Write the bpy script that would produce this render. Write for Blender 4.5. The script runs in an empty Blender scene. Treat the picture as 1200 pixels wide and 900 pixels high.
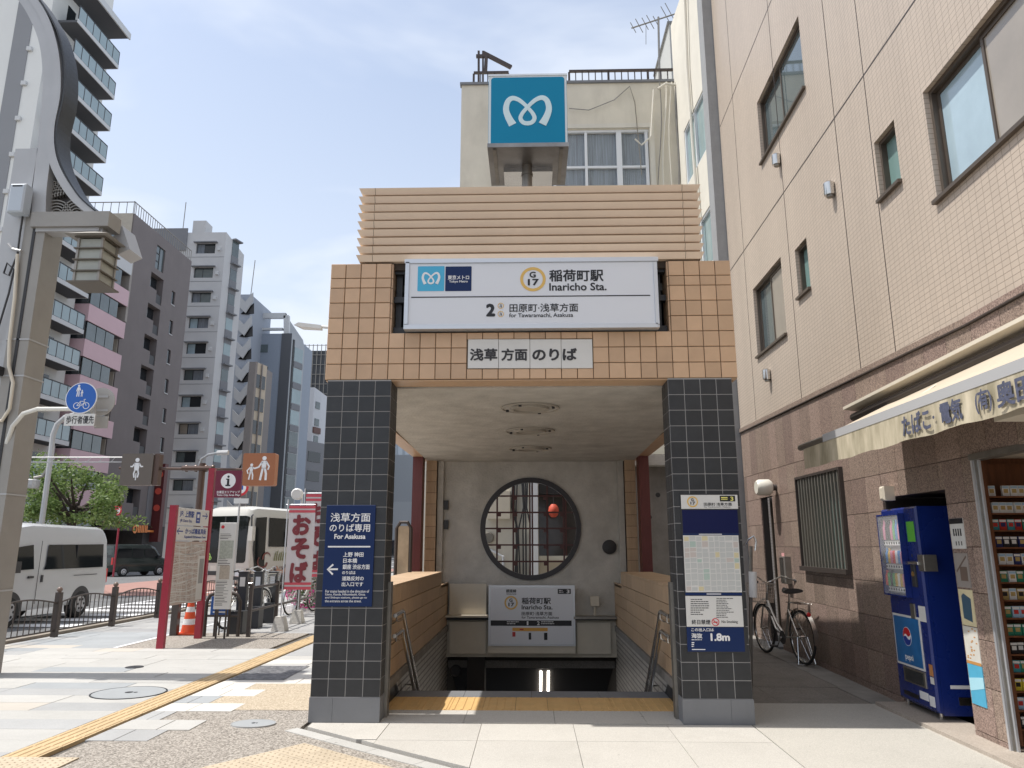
import bpy, math, random
from mathutils import Vector, Matrix
random.seed(7)
S = bpy.context.scene
COL = S.collection
PI = math.pi

# ------------------------------------------------------------------ camera
FOC = 860.0; EYE = 1.55
PITCH = math.atan(191 / FOC); YAW = math.atan(22 / FOC * math.cos(PITCH))
cam = bpy.data.cameras.new('camera'); camo = bpy.data.objects.new('camera', cam); COL.objects.link(camo)
camo.location = (0, 0, EYE); camo.rotation_euler = (PI / 2 + PITCH, 0, YAW)
cam.sensor_fit = 'HORIZONTAL'; cam.sensor_width = 36; cam.lens = 36 * FOC / 1200
cam.clip_start = 0.05; cam.clip_end = 3000
S.camera = camo
# ------------------------------------------------------------------ world, sun, exposure
SUN_EL = math.radians(64.0)
w = bpy.data.worlds.new('World'); S.world = w; w.use_nodes = True
nt = w.node_tree; nt.nodes.clear()
out = nt.nodes.new('ShaderNodeOutputWorld'); bg = nt.nodes.new('ShaderNodeBackground'); bg.inputs[1].default_value = 0.135
sky = nt.nodes.new('ShaderNodeTexSky'); sky.sky_type = 'NISHITA'; sky.sun_disc = False
sky.sun_elevation = SUN_EL; sky.sun_rotation = math.radians(-90); sky.air_density = 1.2; sky.dust_density = 2.5; sky.ozone_density = 1.0
tc = nt.nodes.new('ShaderNodeTexCoord')
sep = nt.nodes.new('ShaderNodeSeparateXYZ'); nt.links.new(tc.outputs['Generated'], sep.inputs[0])
mp = nt.nodes.new('ShaderNodeMapping'); mp.inputs['Scale'].default_value = (1.0, 1.0, 2.2); mp.inputs['Rotation'].default_value = (0.3, 0.5, 0.4)
n1 = nt.nodes.new('ShaderNodeTexNoise'); n1.inputs['Scale'].default_value = 1.9; n1.inputs['Detail'].default_value = 5; n1.inputs['Roughness'].default_value = 0.52
n1.inputs['Distortion'].default_value = 0.5
nt.links.new(tc.outputs['Generated'], mp.inputs[0]); nt.links.new(mp.outputs[0], n1.inputs[0])
cr = nt.nodes.new('ShaderNodeMapRange'); cr.inputs[1].default_value = 0.36; cr.inputs[2].default_value = 0.64; cr.inputs[3].default_value = 0.30; cr.inputs[4].default_value = 0.92
cr.interpolation_type = 'SMOOTHSTEP'
nt.links.new(n1.outputs[0], cr.inputs[0])
hz = nt.nodes.new('ShaderNodeMapRange'); hz.inputs[1].default_value = 0.0; hz.inputs[2].default_value = 0.85; hz.inputs[3].default_value = 0.95; hz.inputs[4].default_value = 0.0
nt.links.new(sep.outputs[2], hz.inputs[0])
mx = nt.nodes.new('ShaderNodeMath'); mx.operation = 'MAXIMUM'
nt.links.new(cr.outputs[0], mx.inputs[0]); nt.links.new(hz.outputs[0], mx.inputs[1])
mix = nt.nodes.new('ShaderNodeMix'); mix.data_type = 'RGBA'
nt.links.new(mx.outputs[0], mix.inputs[0]); nt.links.new(sky.outputs[0], mix.inputs[6])
mix.inputs[7].default_value = (5.0, 5.35, 5.95, 1)
nt.links.new(mix.outputs[2], bg.inputs[0]); nt.links.new(bg.outputs[0], out.inputs[0])
sl = bpy.data.lights.new('sun', 'SUN'); sl.energy = 3.6; sl.angle = math.radians(0.6); sl.color = (1.0, 0.965, 0.915)
so = bpy.data.objects.new('sun', sl); COL.objects.link(so)
so.rotation_euler = Vector((-math.cos(SUN_EL), -0.004, math.sin(SUN_EL))).to_track_quat('Z', 'Y').to_euler()
S.view_settings.view_transform = 'Standard'; S.view_settings.look = 'None'; S.view_settings.exposure = 0.47; S.view_settings.gamma = 1.0
S.view_settings.use_curve_mapping = False

# ------------------------------------------------------------------ survey helpers: where a sight line from the camera meets a real plane
_f = Vector((-math.sin(YAW) * math.cos(PITCH), math.cos(YAW) * math.cos(PITCH), math.sin(PITCH)))
_r = Vector((math.cos(YAW), math.sin(YAW), 0)); _u = _r.cross(_f); EYEP = Vector((0, 0, EYE))
def at(px, py, X=None, Y=None, Z=None):
    d = _f + _r * ((px - 600) / FOC) + _u * ((450 - py) / FOC)
    if X is not None: t = X / d.x
    elif Y is not None: t = Y / d.y
    else: t = (Z - EYE) / d.z
    return EYEP + d * t
class Frame:
    """a plane with origin o, right r, up u and outward normal n"""
    def __init__(s, o, r, u=(0, 0, 1)):
        s.o = Vector(o); s.r = Vector(r).normalized(); s.u = Vector(u).normalized(); s.n = s.r.cross(s.u)
    def p(s, a, b, d=0): return s.o + s.r * a + s.u * b + s.n * d
    def px(s, x, y, d=0):
        dd = _f + _r * ((x - 600) / FOC) + _u * ((450 - y) / FOC)
        o = s.o + s.n * d
        t = s.n.dot(o - EYEP) / s.n.dot(dd); q = EYEP + dd * t - o
        return q.dot(s.r), q.dot(s.u)
    def off(s, d): return Frame(s.o + s.n * d, s.r, s.u)
def FY(Y): return Frame((0, Y, 0), (1, 0, 0))

# ------------------------------------------------------------------ materials
MATS = {}
def M(name, col, rough=0.7, metal=0.0, var=0.0, scale=4.0, bump=0.0, bscale=None, rnd=0.0, col2=None, spec=0.5, emit=None, stain=0.0, alpha=None, trans=0.0, stretch=(1, 1, 1), speck=None, hue=0.0, dots=0.0):
    if name in MATS: return MATS[name]
    m = bpy.data.materials.new(name); m.use_nodes = True; t = m.node_tree; b = t.nodes['Principled BSDF']
    b.inputs['Roughness'].default_value = rough; b.inputs['Metallic'].default_value = metal
    b.inputs['Specular IOR Level'].default_value = spec
    if trans: b.inputs['Transmission Weight'].default_value = trans
    if emit is not None:
        b.inputs['Emission Color'].default_value = (*col, 1); b.inputs['Emission Strength'].default_value = emit
    def nd(k): return t.nodes.new(k)
    L = t.links.new
    base = nd('ShaderNodeRGB'); base.outputs[0].default_value = (*col, 1); cur = base.outputs[0]
    tcn = nd('ShaderNodeTexCoord'); mpn = nd('ShaderNodeMapping'); mpn.inputs['Scale'].default_value = stretch
    geo = nd('ShaderNodeNewGeometry'); L(geo.outputs['Position'] if MOVE_OK.get(name, True) else tcn.outputs['Object'], mpn.inputs[0])
    if var or col2:
        n = nd('ShaderNodeTexNoise'); n.inputs['Scale'].default_value = scale; n.inputs['Detail'].default_value = 6; n.inputs['Roughness'].default_value = 0.6
        L(mpn.outputs[0], n.inputs[0])
        r = nd('ShaderNodeMapRange'); r.inputs[1].default_value = 0.3; r.inputs[2].default_value = 0.7
        L(n.outputs[0], r.inputs[0])
        k = nd('ShaderNodeMix'); k.data_type = 'RGBA'; L(r.outputs[0], k.inputs[0]); L(cur, k.inputs[6])
        c2 = col2 if col2 else tuple(c * (1 - var) for c in col)
        k.inputs[7].default_value = (*c2, 1); cur = k.outputs[2]
    if speck:
        amount, sc, cdark, clight = speck
        v = nd('ShaderNodeTexVoronoi'); v.inputs['Scale'].default_value = sc; L(mpn.outputs[0], v.inputs[0])
        vs = nd('ShaderNodeSeparateColor'); L(v.outputs['Color'], vs.inputs[0])
        r = nd('ShaderNodeMix'); r.data_type = 'RGBA'; L(vs.outputs[0], r.inputs[0]); r.inputs[6].default_value = (*cdark, 1); r.inputs[7].default_value = (*clight, 1)
        k = nd('ShaderNodeMix'); k.data_type = 'RGBA'; k.inputs[0].default_value = amount; L(cur, k.inputs[6]); L(r.outputs[2], k.inputs[7]); cur = k.outputs[2]
    if stain:
        n = nd('ShaderNodeTexNoise'); n.inputs['Scale'].default_value = 1.3; n.inputs['Detail'].default_value = 8; n.inputs['Roughness'].default_value = 0.7
        mp2 = nd('ShaderNodeMapping'); mp2.inputs['Scale'].default_value = (1, 1, 0.35); L(geo.outputs['Position'], mp2.inputs[0]); L(mp2.outputs[0], n.inputs[0])
        r = nd('ShaderNodeMapRange'); r.inputs[1].default_value = 0.5; r.inputs[2].default_value = 0.75; r.inputs[4].default_value = stain
        L(n.outputs[0], r.inputs[0])
        k = nd('ShaderNodeMix'); k.data_type = 'RGBA'; L(r.outputs[0], k.inputs[0]); L(cur, k.inputs[6]); k.inputs[7].default_value = (col[0] * .35, col[1] * .33, col[2] * .3, 1); cur = k.outputs[2]
    if dots:   # trodden-in gum and small spots
        v = nd('ShaderNodeTexVoronoi'); v.inputs['Scale'].default_value = 3.2; v.inputs['Randomness'].default_value = 1.0; L(geo.outputs['Position'], v.inputs[0])
        vs = nd('ShaderNodeSeparateColor'); L(v.outputs['Color'], vs.inputs[0])
        th = nd('ShaderNodeMath'); th.operation = 'MULTIPLY'; L(vs.outputs[1], th.inputs[0]); th.inputs[1].default_value = .075
        ls = nd('ShaderNodeMath'); ls.operation = 'LESS_THAN'; L(v.outputs['Distance'], ls.inputs[0]); L(th.outputs[0], ls.inputs[1])
        ml = nd('ShaderNodeMath'); ml.operation = 'MULTIPLY'; L(ls.outputs[0], ml.inputs[0]); ml.inputs[1].default_value = dots
        k = nd('ShaderNodeMix'); k.data_type = 'RGBA'; L(ml.outputs[0], k.inputs[0]); L(cur, k.inputs[6]); k.inputs[7].default_value = (.13, .12, .11, 1); cur = k.outputs[2]
    if rnd:
        oi = nd('ShaderNodeObjectInfo'); r = nd('ShaderNodeMapRange'); r.inputs[3].default_value = 1 - rnd; r.inputs[4].default_value = 1 + rnd
        L(oi.outputs['Random'], r.inputs[0])
        hs = nd('ShaderNodeHueSaturation'); L(r.outputs[0], hs.inputs['Value']); L(cur, hs.inputs['Color']); cur = hs.outputs[0]
        if hue:
            wn = nd('ShaderNodeTexWhiteNoise'); wn.noise_dimensions = '1D'; L(oi.outputs['Random'], wn.inputs['W'])
            r2 = nd('ShaderNodeMapRange'); r2.inputs[3].default_value = .5 - hue; r2.inputs[4].default_value = .5 + hue
            L(wn.outputs[0], r2.inputs[0]); L(r2.outputs[0], hs.inputs['Hue'])
    L(cur, b.inputs['Base Color'])
    if bump:
        n = nd('ShaderNodeTexNoise'); n.inputs['Scale'].default_value = bscale or scale * 5; n.inputs['Detail'].default_value = 5
        L(mpn.outputs[0], n.inputs[0])
        bp = nd('ShaderNodeBump'); bp.inputs['Strength'].default_value = bump; bp.inputs['Distance'].default_value = 0.02
        L(n.outputs[0], bp.inputs['Height']); L(bp.outputs[0], b.inputs['Normal'])
        # uneven gloss
        r = nd('ShaderNodeMapRange'); r.inputs[3].default_value = max(0, rough - .12); r.inputs[4].default_value = min(1, rough + .12)
        L(n.outputs[0], r.inputs[0]); L(r.outputs[0], b.inputs['Roughness'])
    if alpha is not None: b.inputs['Alpha'].default_value = alpha
    MATS[name] = m; return m
MOVE_OK = {}
# tiled wall material: brick node laid on (along, up)
def brickmat(name, c1, c2, cm, bw, rh, mort, along='Y', rough=.5, bump=.25, sq=0.5, var=.12):
    m = bpy.data.materials.new(name); m.use_nodes = True; t = m.node_tree; b = t.nodes['Principled BSDF']; L = t.links.new
    g = t.nodes.new('ShaderNodeNewGeometry'); s = t.nodes.new('ShaderNodeSeparateXYZ'); L(g.outputs['Position'], s.inputs[0])
    cb = t.nodes.new('ShaderNodeCombineXYZ'); L(s.outputs[{'X': 0, 'Y': 1}[along]], cb.inputs[0]); L(s.outputs[2], cb.inputs[1])
    k = t.nodes.new('ShaderNodeTexBrick'); k.offset = sq; k.inputs['Scale'].default_value = 1.0
    k.inputs['Brick Width'].default_value = bw; k.inputs['Row Height'].default_value = rh; k.inputs['Mortar Size'].default_value = mort; k.inputs['Mortar Smooth'].default_value = 0.2
    k.inputs['Color1'].default_value = (*c1, 1); k.inputs['Color2'].default_value = (*c2, 1); k.inputs['Mortar'].default_value = (*cm, 1)
    L(cb.outputs[0], k.inputs[0])
    n = t.nodes.new('ShaderNodeTexNoise'); n.inputs['Scale'].default_value = .8; n.inputs['Detail'].default_value = 8; L(g.outputs['Position'], n.inputs[0])
    r = t.nodes.new('ShaderNodeMapRange'); r.inputs[1].default_value = .3; r.inputs[2].default_value = .7; r.inputs[3].default_value = 1 - var; r.inputs[4].default_value = 1.0; L(n.outputs[0], r.inputs[0])
    mpz = t.nodes.new('ShaderNodeMapping'); mpz.inputs['Scale'].default_value = (1.6, 1.6, .12); L(g.outputs['Position'], mpz.inputs[0]); L(mpz.outputs[0], n.inputs[0]); n.inputs['Scale'].default_value = 1.2
    h = t.nodes.new('ShaderNodeHueSaturation'); L(k.outputs[0], h.inputs['Color']); L(r.outputs[0], h.inputs['Value'])
    L(h.outputs[0], b.inputs['Base Color']); b.inputs['Roughness'].default_value = rough
    bp = t.nodes.new('ShaderNodeBump'); bp.invert = True; bp.inputs['Strength'].default_value = bump; bp.inputs['Distance'].default_value = .01
    L(k.outputs['Fac'], bp.inputs['Height']); L(bp.outputs[0], b.inputs['Normal'])
    MATS[name] = m; return m

# ------------------------------------------------------------------ mesh helpers
ORG = {}
def tag(o, label=None, cat=None, group=None, kind=None):
    if label: o['label'] = label
    if cat: o['category'] = cat
    if group: o['group'] = group
    if kind: o['kind'] = kind
    return o
def thing(name, label, cat, loc=(0, 0, 0), group=None):
    o = bpy.data.objects.new(name, None); o.empty_display_size = .1; COL.objects.link(o); o.location = loc
    ORG[o.name] = Vector(loc); tag(o, label, cat, group); return o
class MB:
    def __init__(s): s.v = []; s.f = []; s.mi = []; s.cm = 0
    def add(s, vs, fs):
        n = len(s.v); s.v += [tuple(q) for q in vs]; s.f += [tuple(i + n for i in f) for f in fs]; return s
    def hexa(s, c):   # 8 corners: bottom 4 ccw, top 4 ccw
        return s.add(c, [(0, 3, 2, 1), (4, 5, 6, 7), (0, 1, 5, 4), (1, 2, 6, 5), (2, 3, 7, 6), (3, 0, 4, 7)])
    def box(s, x0, x1, y0, y1, z0, z1):
        return s.hexa([(x0, y0, z0), (x1, y0, z0), (x1, y1, z0), (x0, y1, z0), (x0, y0, z1), (x1, y0, z1), (x1, y1, z1), (x0, y1, z1)])
    def plate(s, F, a0, a1, b0, b1, d0=0, d1=.01, ch=0):
        """box on a frame from depth d0 to d1, front edges chamfered by ch"""
        if not ch:
            c = [F.p(a0, b0, d0), F.p(a1, b0, d0), F.p(a1, b0, d1), F.p(a0, b0, d1), F.p(a0, b1, d0), F.p(a1, b1, d0), F.p(a1, b1, d1), F.p(a0, b1, d1)]
            return s.add(c, [(0, 1, 2, 3), (7, 6, 5, 4), (3, 2, 6, 7), (0, 4, 5, 1), (0, 3, 7, 4), (1, 5, 6, 2)])
        dm = d1 - ch
        vs = [F.p(a, b, d) for d, e in ((d0, 0), (dm, 0), (d1, ch)) for a, b in ((a0 + e, b0 + e), (a1 - e, b0 + e), (a1 - e, b1 - e), (a0 + e, b1 - e))]
        fs = []
        for k in (0, 4):
            for i in range(4): j = (i + 1) % 4; fs.append((k + i, k + j, k + 4 + j, k + 4 + i))
        fs.append((8, 9, 10, 11)); fs.append((3, 2, 1, 0)); return s.add(vs, fs)
    def poly(s, F, pts, d0=0, d1=.002):
        n = len(pts); vs = [F.p(a, b, d1) for a, b in pts] + [F.p(a, b, d0) for a, b in pts]
        fs = [tuple(range(n)), tuple(range(2 * n - 1, n - 1, -1))] + [(i, n + i, n + (i + 1) % n, (i + 1) % n) for i in range(n)]
        return s.add(vs, fs)
    def disc(s, F, a, b, r, d0=0, d1=.002, n=28, ri=0, sx=1):
        cs = [(math.cos(2 * PI * i / n), math.sin(2 * PI * i / n)) for i in range(n)]
        if not ri: return s.poly(F, [(a + r * c * sx, b + r * q) for c, q in cs], d0, d1)
        vs = []
        for R, d in ((r, d0), (r, d1), (ri, d1), (ri, d0)): vs += [F.p(a + R * c * sx, b + R * q, d) for c, q in cs]
        fs = []
        for k in range(4):
            for i in range(n):
                j = (i + 1) % n; k2 = (k + 1) % 4; fs.append((k * n + i, k * n + j, k2 * n + j, k2 * n + i))
        return s.add(vs, fs)
    def ribbon(s, F, pts, wd, d0=0, d1=.002, rise=0):
        n = len(pts); L_ = []; R_ = []
        for i, (x, y) in enumerate(pts):
            x0, y0 = pts[max(0, i - 1)]; x1, y1 = pts[min(n - 1, i + 1)]; dx, dy = x1 - x0, y1 - y0; l = math.hypot(dx, dy) or 1
            h = (wd[i] if isinstance(wd, (list, tuple)) else wd) / 2
            L_.append((x - dy / l * h, y + dx / l * h)); R_.append((x + dy / l * h, y - dx / l * h))
        e = [rise * i for i in range(n)] * 2
        vs = [F.p(a, b, d1 + e[k]) for k, (a, b) in enumerate(L_ + R_)] + [F.p(a, b, d0) for a, b in L_ + R_]; fs = []
        for i in range(n - 1):
            fs.append((i, n + i, n + i + 1, i + 1)); fs.append((2 * n + i, 2 * n + i + 1, 3 * n + i + 1, 3 * n + i))
            fs.append((i, i + 1, 2 * n + i + 1, 2 * n + i)); fs.append((n + i, 3 * n + i, 3 * n + i + 1, n + i + 1))
        return s.add(vs, fs)
    def tube(s, pts, r, n=8, cap=True):
        pts = [Vector(p) for p in pts]; m = len(pts); rings = []; up = None
        for i, p in enumerate(pts):
            d = (pts[min(m - 1, i + 1)] - pts[max(0, i - 1)]).normalized()
            if up is None: up = d.orthogonal().normalized()
            up = (up - d * up.dot(d)).normalized(); q = d.cross(up); R = r[i] if isinstance(r, (list, tuple)) else r
            rings.append([p + (up * math.cos(2 * PI * k / n) + q * math.sin(2 * PI * k / n)) * R for k in range(n)])
        vs = [v for g in rings for v in g]; fs = []
        for i in range(m - 1):
            for k in range(n): j = (k + 1) % n; fs.append((i * n + k, i * n + j, (i + 1) * n + j, (i + 1) * n + k))
        if cap: fs += [tuple(range(n - 1, -1, -1)), tuple(range((m - 1) * n, m * n))]
        return s.add(vs, fs)
    def bar(s, p, q, wx, wz=None):
        """square section bar between two points"""
        p = Vector(p); q = Vector(q); d = (q - p).normalized(); a = d.cross(Vector((0, 0, 1)))
        if a.length < .01: a = Vector((1, 0, 0))
        a.normalize(); b = a.cross(d); wz = wz or wx; a = a * wx / 2; b = b * wz / 2
        return s.hexa([p - a - b, p + a - b, p + a + b, p - a + b, q - a - b, q + a - b, q + a + b, q - a + b])
    def lathe(s, c, prof, n=16, axis='z'):
        c = Vector(c); vs = []; fs = []; m = len(prof)
        for r, h in prof:
            for k in range(n):
                x, y = r * math.cos(2 * PI * k / n), r * math.sin(2 * PI * k / n)
                vs.append(c + (Vector((x, y, h)) if axis == 'z' else Vector((h, x, y)) if axis == 'x' else Vector((y, h, x))))
        for i in range(m - 1):
            for k in range(n): j = (k + 1) % n; fs.append((i * n + k, i * n + j, (i + 1) * n + j, (i + 1) * n + k))
        fs += [tuple(range(n - 1, -1, -1)), tuple(range((m - 1) * n, m * n))]
        return s.add(vs, fs)
    def text(s, F, txt, a0, a1, b0, b1, d=.0015, bold=.0, fill=True):
        # bold lettering is struck several times, each strike a hair's breadth aside and above the last
        vs, fs, bb = glyphs(txt, 0); x0, x1, y0, y1 = bb; q = bold * 1.1
        x0 -= q; x1 += q; y0 -= q; y1 += q; sx = (a1 - a0) / (x1 - x0); sy = (b1 - b0) / (y1 - y0)
        offs = [(0, 0)] if not bold else [(0, 0), (q, 0), (-q, 0), (0, q), (0, -q)] + ([(q * .7, q * .7), (-q * .7, q * .7), (q * .7, -q * .7), (-q * .7, -q * .7)] if bold > .015 else [])
        for k, (ox, oy) in enumerate(offs): s.add([F.p(a0 + (x + ox - x0) * sx, b0 + (y + oy - y0) * sy, d + k * 1.2e-4) for x, y in vs], fs)
        return s
    def pxtext(s, F, txt, x0, y0, x1, y1, d=.0015, bold=0.):
        xm = (x0 + x1) / 2; ym = (y0 + y1) / 2
        a0 = F.px(x0, ym)[0]; a1 = F.px(x1, ym)[0]; b1 = F.px(xm, y0)[1]; b0 = F.px(xm, y1)[1]
        return s.text(F, txt, a0, a1, b0, b1, d, bold)
    def pxplate(s, F, x0, y0, x1, y1, d0=0, d1=.01, ch=0):
        xm = (x0 + x1) / 2; ym = (y0 + y1) / 2
        return s.plate(F, F.px(x0, ym)[0], F.px(x1, ym)[0], F.px(xm, y1)[1], F.px(xm, y0)[1], d0, d1, ch)
    def build(s, name, m, parent=None, smooth=False, org=None):
        me = bpy.data.meshes.new(name); o_ = org if org is not None else (ORG.get(parent.name, Vector()) if parent else Vector())
        me.from_pydata([tuple(Vector(v) - o_) for v in s.v], [], s.f)
        me.materials.append(m)
        if smooth:
            me.shade_smooth()
            try: me.set_sharp_from_angle(angle=math.radians(40))
            except Exception: pass
        me.update()
        o = bpy.data.objects.new(name, me); COL.objects.link(o)
        if parent: o.parent = parent; ORG[o.name] = o_
        elif org is not None: o.location = org; ORG[o.name] = Vector(org)
        return o
GC = {}
def glyphs(txt, bold):
    k = (txt, bold)
    if k in GC: return GC[k]
    cu = bpy.data.curves.new('t', 'FONT'); cu.body = txt; cu.size = 1; cu.offset = bold; cu.resolution_u = 3; cu.fill_mode = 'FRONT'; cu.space_line = 1.0
    o = bpy.data.objects.new('t', cu); COL.objects.link(o)
    me = bpy.data.meshes.new_from_object(o.evaluated_get(bpy.context.evaluated_depsgraph_get()))
    vs = [(v.co.x, v.co.y) for v in me.vertices]; fs = [tuple(p.vertices) for p in me.polygons]
    bpy.data.objects.remove(o); bpy.data.curves.remove(cu); bpy.data.meshes.remove(me)
    xs = [v[0] for v in vs] or [0, 1]; ys = [v[1] for v in vs] or [0, 1]
    GC[k] = (vs, fs, (min(xs), max(xs), min(ys), max(ys))); return GC[k]
def dup(o, loc=None, rotz=None, label=None):
    r = o.copy(); COL.objects.link(r)
    if loc is not None: r.location = loc
    if rotz is not None: r.rotation_euler = (0, 0, rotz)
    if label: r['label'] = label
    for ch in list(o.children):
        c = ch.copy(); COL.objects.link(c); c.parent = r
        for g in list(ch.children):
            d = g.copy(); COL.objects.link(d); d.parent = c
    return r
def subtract(rect, holes):
    rs = [rect]
    for (h0, h1, g0, g1) in holes:
        nr = []
        for (a0, a1, b0, b1) in rs:
            if h0 >= a1 or h1 <= a0 or g0 >= b1 or g1 <= b0: nr.append((a0, a1, b0, b1)); continue
            if h0 > a0: nr.append((a0, h0, b0, b1))
            if h1 < a1: nr.append((h1, a1, b0, b1))
            c0, c1 = max(a0, h0), min(a1, h1)
            if g0 > b0: nr.append((c0, c1, b0, g0))
            if g1 < b1: nr.append((c0, c1, g1, b1))
        rs = nr
    return [r for r in rs if r[1] - r[0] > .012 and r[3] - r[2] > .012]
def wall_holes(mb, F, a0, a1, b0, b1, holes, thick=.25, brk=()):
    A = sorted({a0, a1, *[h[0] for h in holes], *[h[1] for h in holes]}); B = sorted({b0, b1, *[h[2] for h in holes], *[h[3] for h in holes]})
    A = [x for x in sorted(set(A) | set(brk)) if a0 <= x <= a1]; B = [x for x in B if b0 <= x <= b1]
    for i in range(len(A) - 1):
        run = None
        for j in range(len(B) - 1):
            ca, cb = (A[i] + A[i + 1]) / 2, (B[j] + B[j + 1]) / 2
            if any(h[0] < ca < h[1] and h[2] < cb < h[3] for h in holes): continue
            mb.add([F.p(A[i], B[j]), F.p(A[i + 1], B[j]), F.p(A[i + 1], B[j + 1]), F.p(A[i], B[j + 1])], [(0, 1, 2, 3)])
    for (h0, h1, g0, g1) in holes:
        c = [(h0, g0), (h1, g0), (h1, g1), (h0, g1)]
        vs = [F.p(a, b, 0) for a, b in c] + [F.p(a, b, -thick) for a, b in c]
        mb.add(vs, [(i, (i + 1) % 4, 4 + (i + 1) % 4, 4 + i) for i in range(4)])
    return mb
# ------------------------------------------------------------------ palette
m_tile = M('glazed_tan_tile', (0.60, 0.40, 0.25),   .42, rnd=.10, var=.10, scale=6, bump=.06, bscale=25)
m_grout = M('dark_grout', (0.13, 0.09, 0.06), .9)
m_btile = M('black_stone_tile', (0.030, 0.032, 0.035), .45, rnd=.16, var=.3, scale=9, bump=.07, bscale=40)
m_bgrout = M('pale_grout', (0.34, 0.33, 0.32), .9)
m_greybase = M('grey_base_stone', (0.20, 0.205, 0.215), .6, var=.12, scale=3, bump=.08, stain=.2)
m_conc = M('worn_concrete', (0.60, 0.575, 0.525), .85, var=.26, scale=3.2, bump=.5, bscale=30, stain=.36)
m_concd = M('dark_cast_concrete', (0.30, 0.285, 0.26), .85, var=.35, scale=2.5, bump=.3, bscale=15, stain=.6)
m_slat = M('pinkish_beige_louver', (0.77, 0.615, 0.47), .5, var=.06, scale=3, bump=.03, stain=.05)
m_brick = M('brown_beige_block', (0.56, 0.395, 0.25), .6, rnd=.08, var=.2, scale=8, bump=.15, bscale=25, stretch=(6, 6, .6))
m_red = M('dark_red_steel', (0.145, 0.03, 0.028), .45, var=.25, scale=12, bump=.1, stretch=(4, 4, .5))
m_frame = M('black_frame', (0.022, 0.018, 0.02), .4)
m_grille = M('brown_red_grille', (0.075, 0.02, 0.018), .5)
m_steel = M('stainless_steel', (0.66, 0.65, 0.63), .22, metal=1.0, var=.12, scale=5)
m_steeld = M('tarnished_steel', (0.30, 0.28, 0.25), .42, metal=.8, var=.25, scale=7)
m_alu = M('silver_aluminium', (0.62, 0.64, 0.67), .38, metal=.6)
m_signw = M('sign_white', (0.72, 0.74, 0.78), .35)
m_signw2 = M('sign_warm_white', (0.70, 0.69, 0.66), .4, var=.05, scale=5)
m_black = M('ink_black', (0.012, 0.012, 0.016), .45)
m_navy = M('navy_print', (0.008, 0.025, 0.10), .45, spec=.25)
m_navy2 = M('deep_navy_print', (0.006, 0.010, 0.065), .4, spec=.25)
m_cyan = M('cyan_print', (0.06, 0.42, 0.66), .35)
m_teal = M('teal_panel', (0.004, 0.225, 0.40), .35, spec=.2)
m_palec = M('pale_emblem', (0.62, 0.78, 0.82), .35)
m_white = M('white_print', (0.82, 0.82, 0.82), .45)
m_gold = M('gold_ring_print', (0.72, 0.46, 0.12), .4)
m_dark = M('near_black_metal', (0.03, 0.03, 0.032), .5, bump=.1)
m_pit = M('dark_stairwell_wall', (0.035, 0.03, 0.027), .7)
m_granite = M('pale_granite', (0.50, 0.475, 0.43), .7, rnd=.04, var=.08, scale=2, speck=(.35, 260, (.25, .23, .2), (.7, .68, .62)), bump=.08, bscale=200, stain=.16, dots=.5)
m_tact = M('yellow_tactile', (0.66, 0.42, 0.17), .65, rnd=.05, var=.15, scale=8, bump=.1, stain=.12)
m_whitet = brickmat('white_strip_tile', (.48, .46, .42), (.43, .41, .38), (.12, .11, .10), .6, .075, .012, 'Y', .4, .4)
m_cream = M('cream_panel', (0.66, 0.60, 0.49), .5, var=.08, scale=3, stain=.15)
m_lamp = M('fluorescent_tube', (1.0, 0.92, 0.82), .4, emit=5.0)

def logo(mb, F, a0, a1, b0, b1, d=.002):
    P = lambda x, y: (a0 + (a1 - a0) * x, b0 + (b1 - b0) * y); W_ = (a1 - a0); pts = []; wd = []
    key = [(.215, .04, .155), (.13, .30, .13), (.085, .56, .115), (.12, .82, .105), (.21, .93, .10), (.33, .87, .085), (.44, .72, .075), (.53, .56, .072), (.605, .40, .075), (.635, .25, .08), (.59, .12, .085), (.50, .08, .09)]
    full = key + [(1 - x, y, w_) for x, y, w_ in key[-2::-1]]
    # smooth
    n = len(full)
    for i in range(n - 1):
        p = [full[max(0, i - 1)], full[i], full[i + 1], full[min(n - 1, i + 2)]]
        for k in range(4):
            t = k / 4
            q = [0.5 * ((2 * p[1][c]) + (-p[0][c] + p[2][c]) * t + (2 * p[0][c] - 5 * p[1][c] + 4 * p[2][c] - p[3][c]) * t * t + (-p[0][c] + 3 * p[1][c] - 3 * p[2][c] + p[3][c]) * t ** 3) for c in range(3)]
            pts.append(P(q[0], q[1])); wd.append(q[2] * W_)
    q = full[-1]; pts.append(P(q[0], q[1])); wd.append(q[2] * W_)
    mb.ribbon(F, pts, wd, 0, d, 4e-5)
def rrect(a0, a1, b0, b1, r, n=5):
    o = []
    for cx, cy, s in ((a1 - r, b0 + r, -90), (a1 - r, b1 - r, 0), (a0 + r, b1 - r, 90), (a0 + r, b0 + r, 180)):
        for k in range(n + 1): t = math.radians(s + 90 * k / n); o.append((cx + r * math.cos(t), cy + r * math.sin(t)))
    return o

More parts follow.
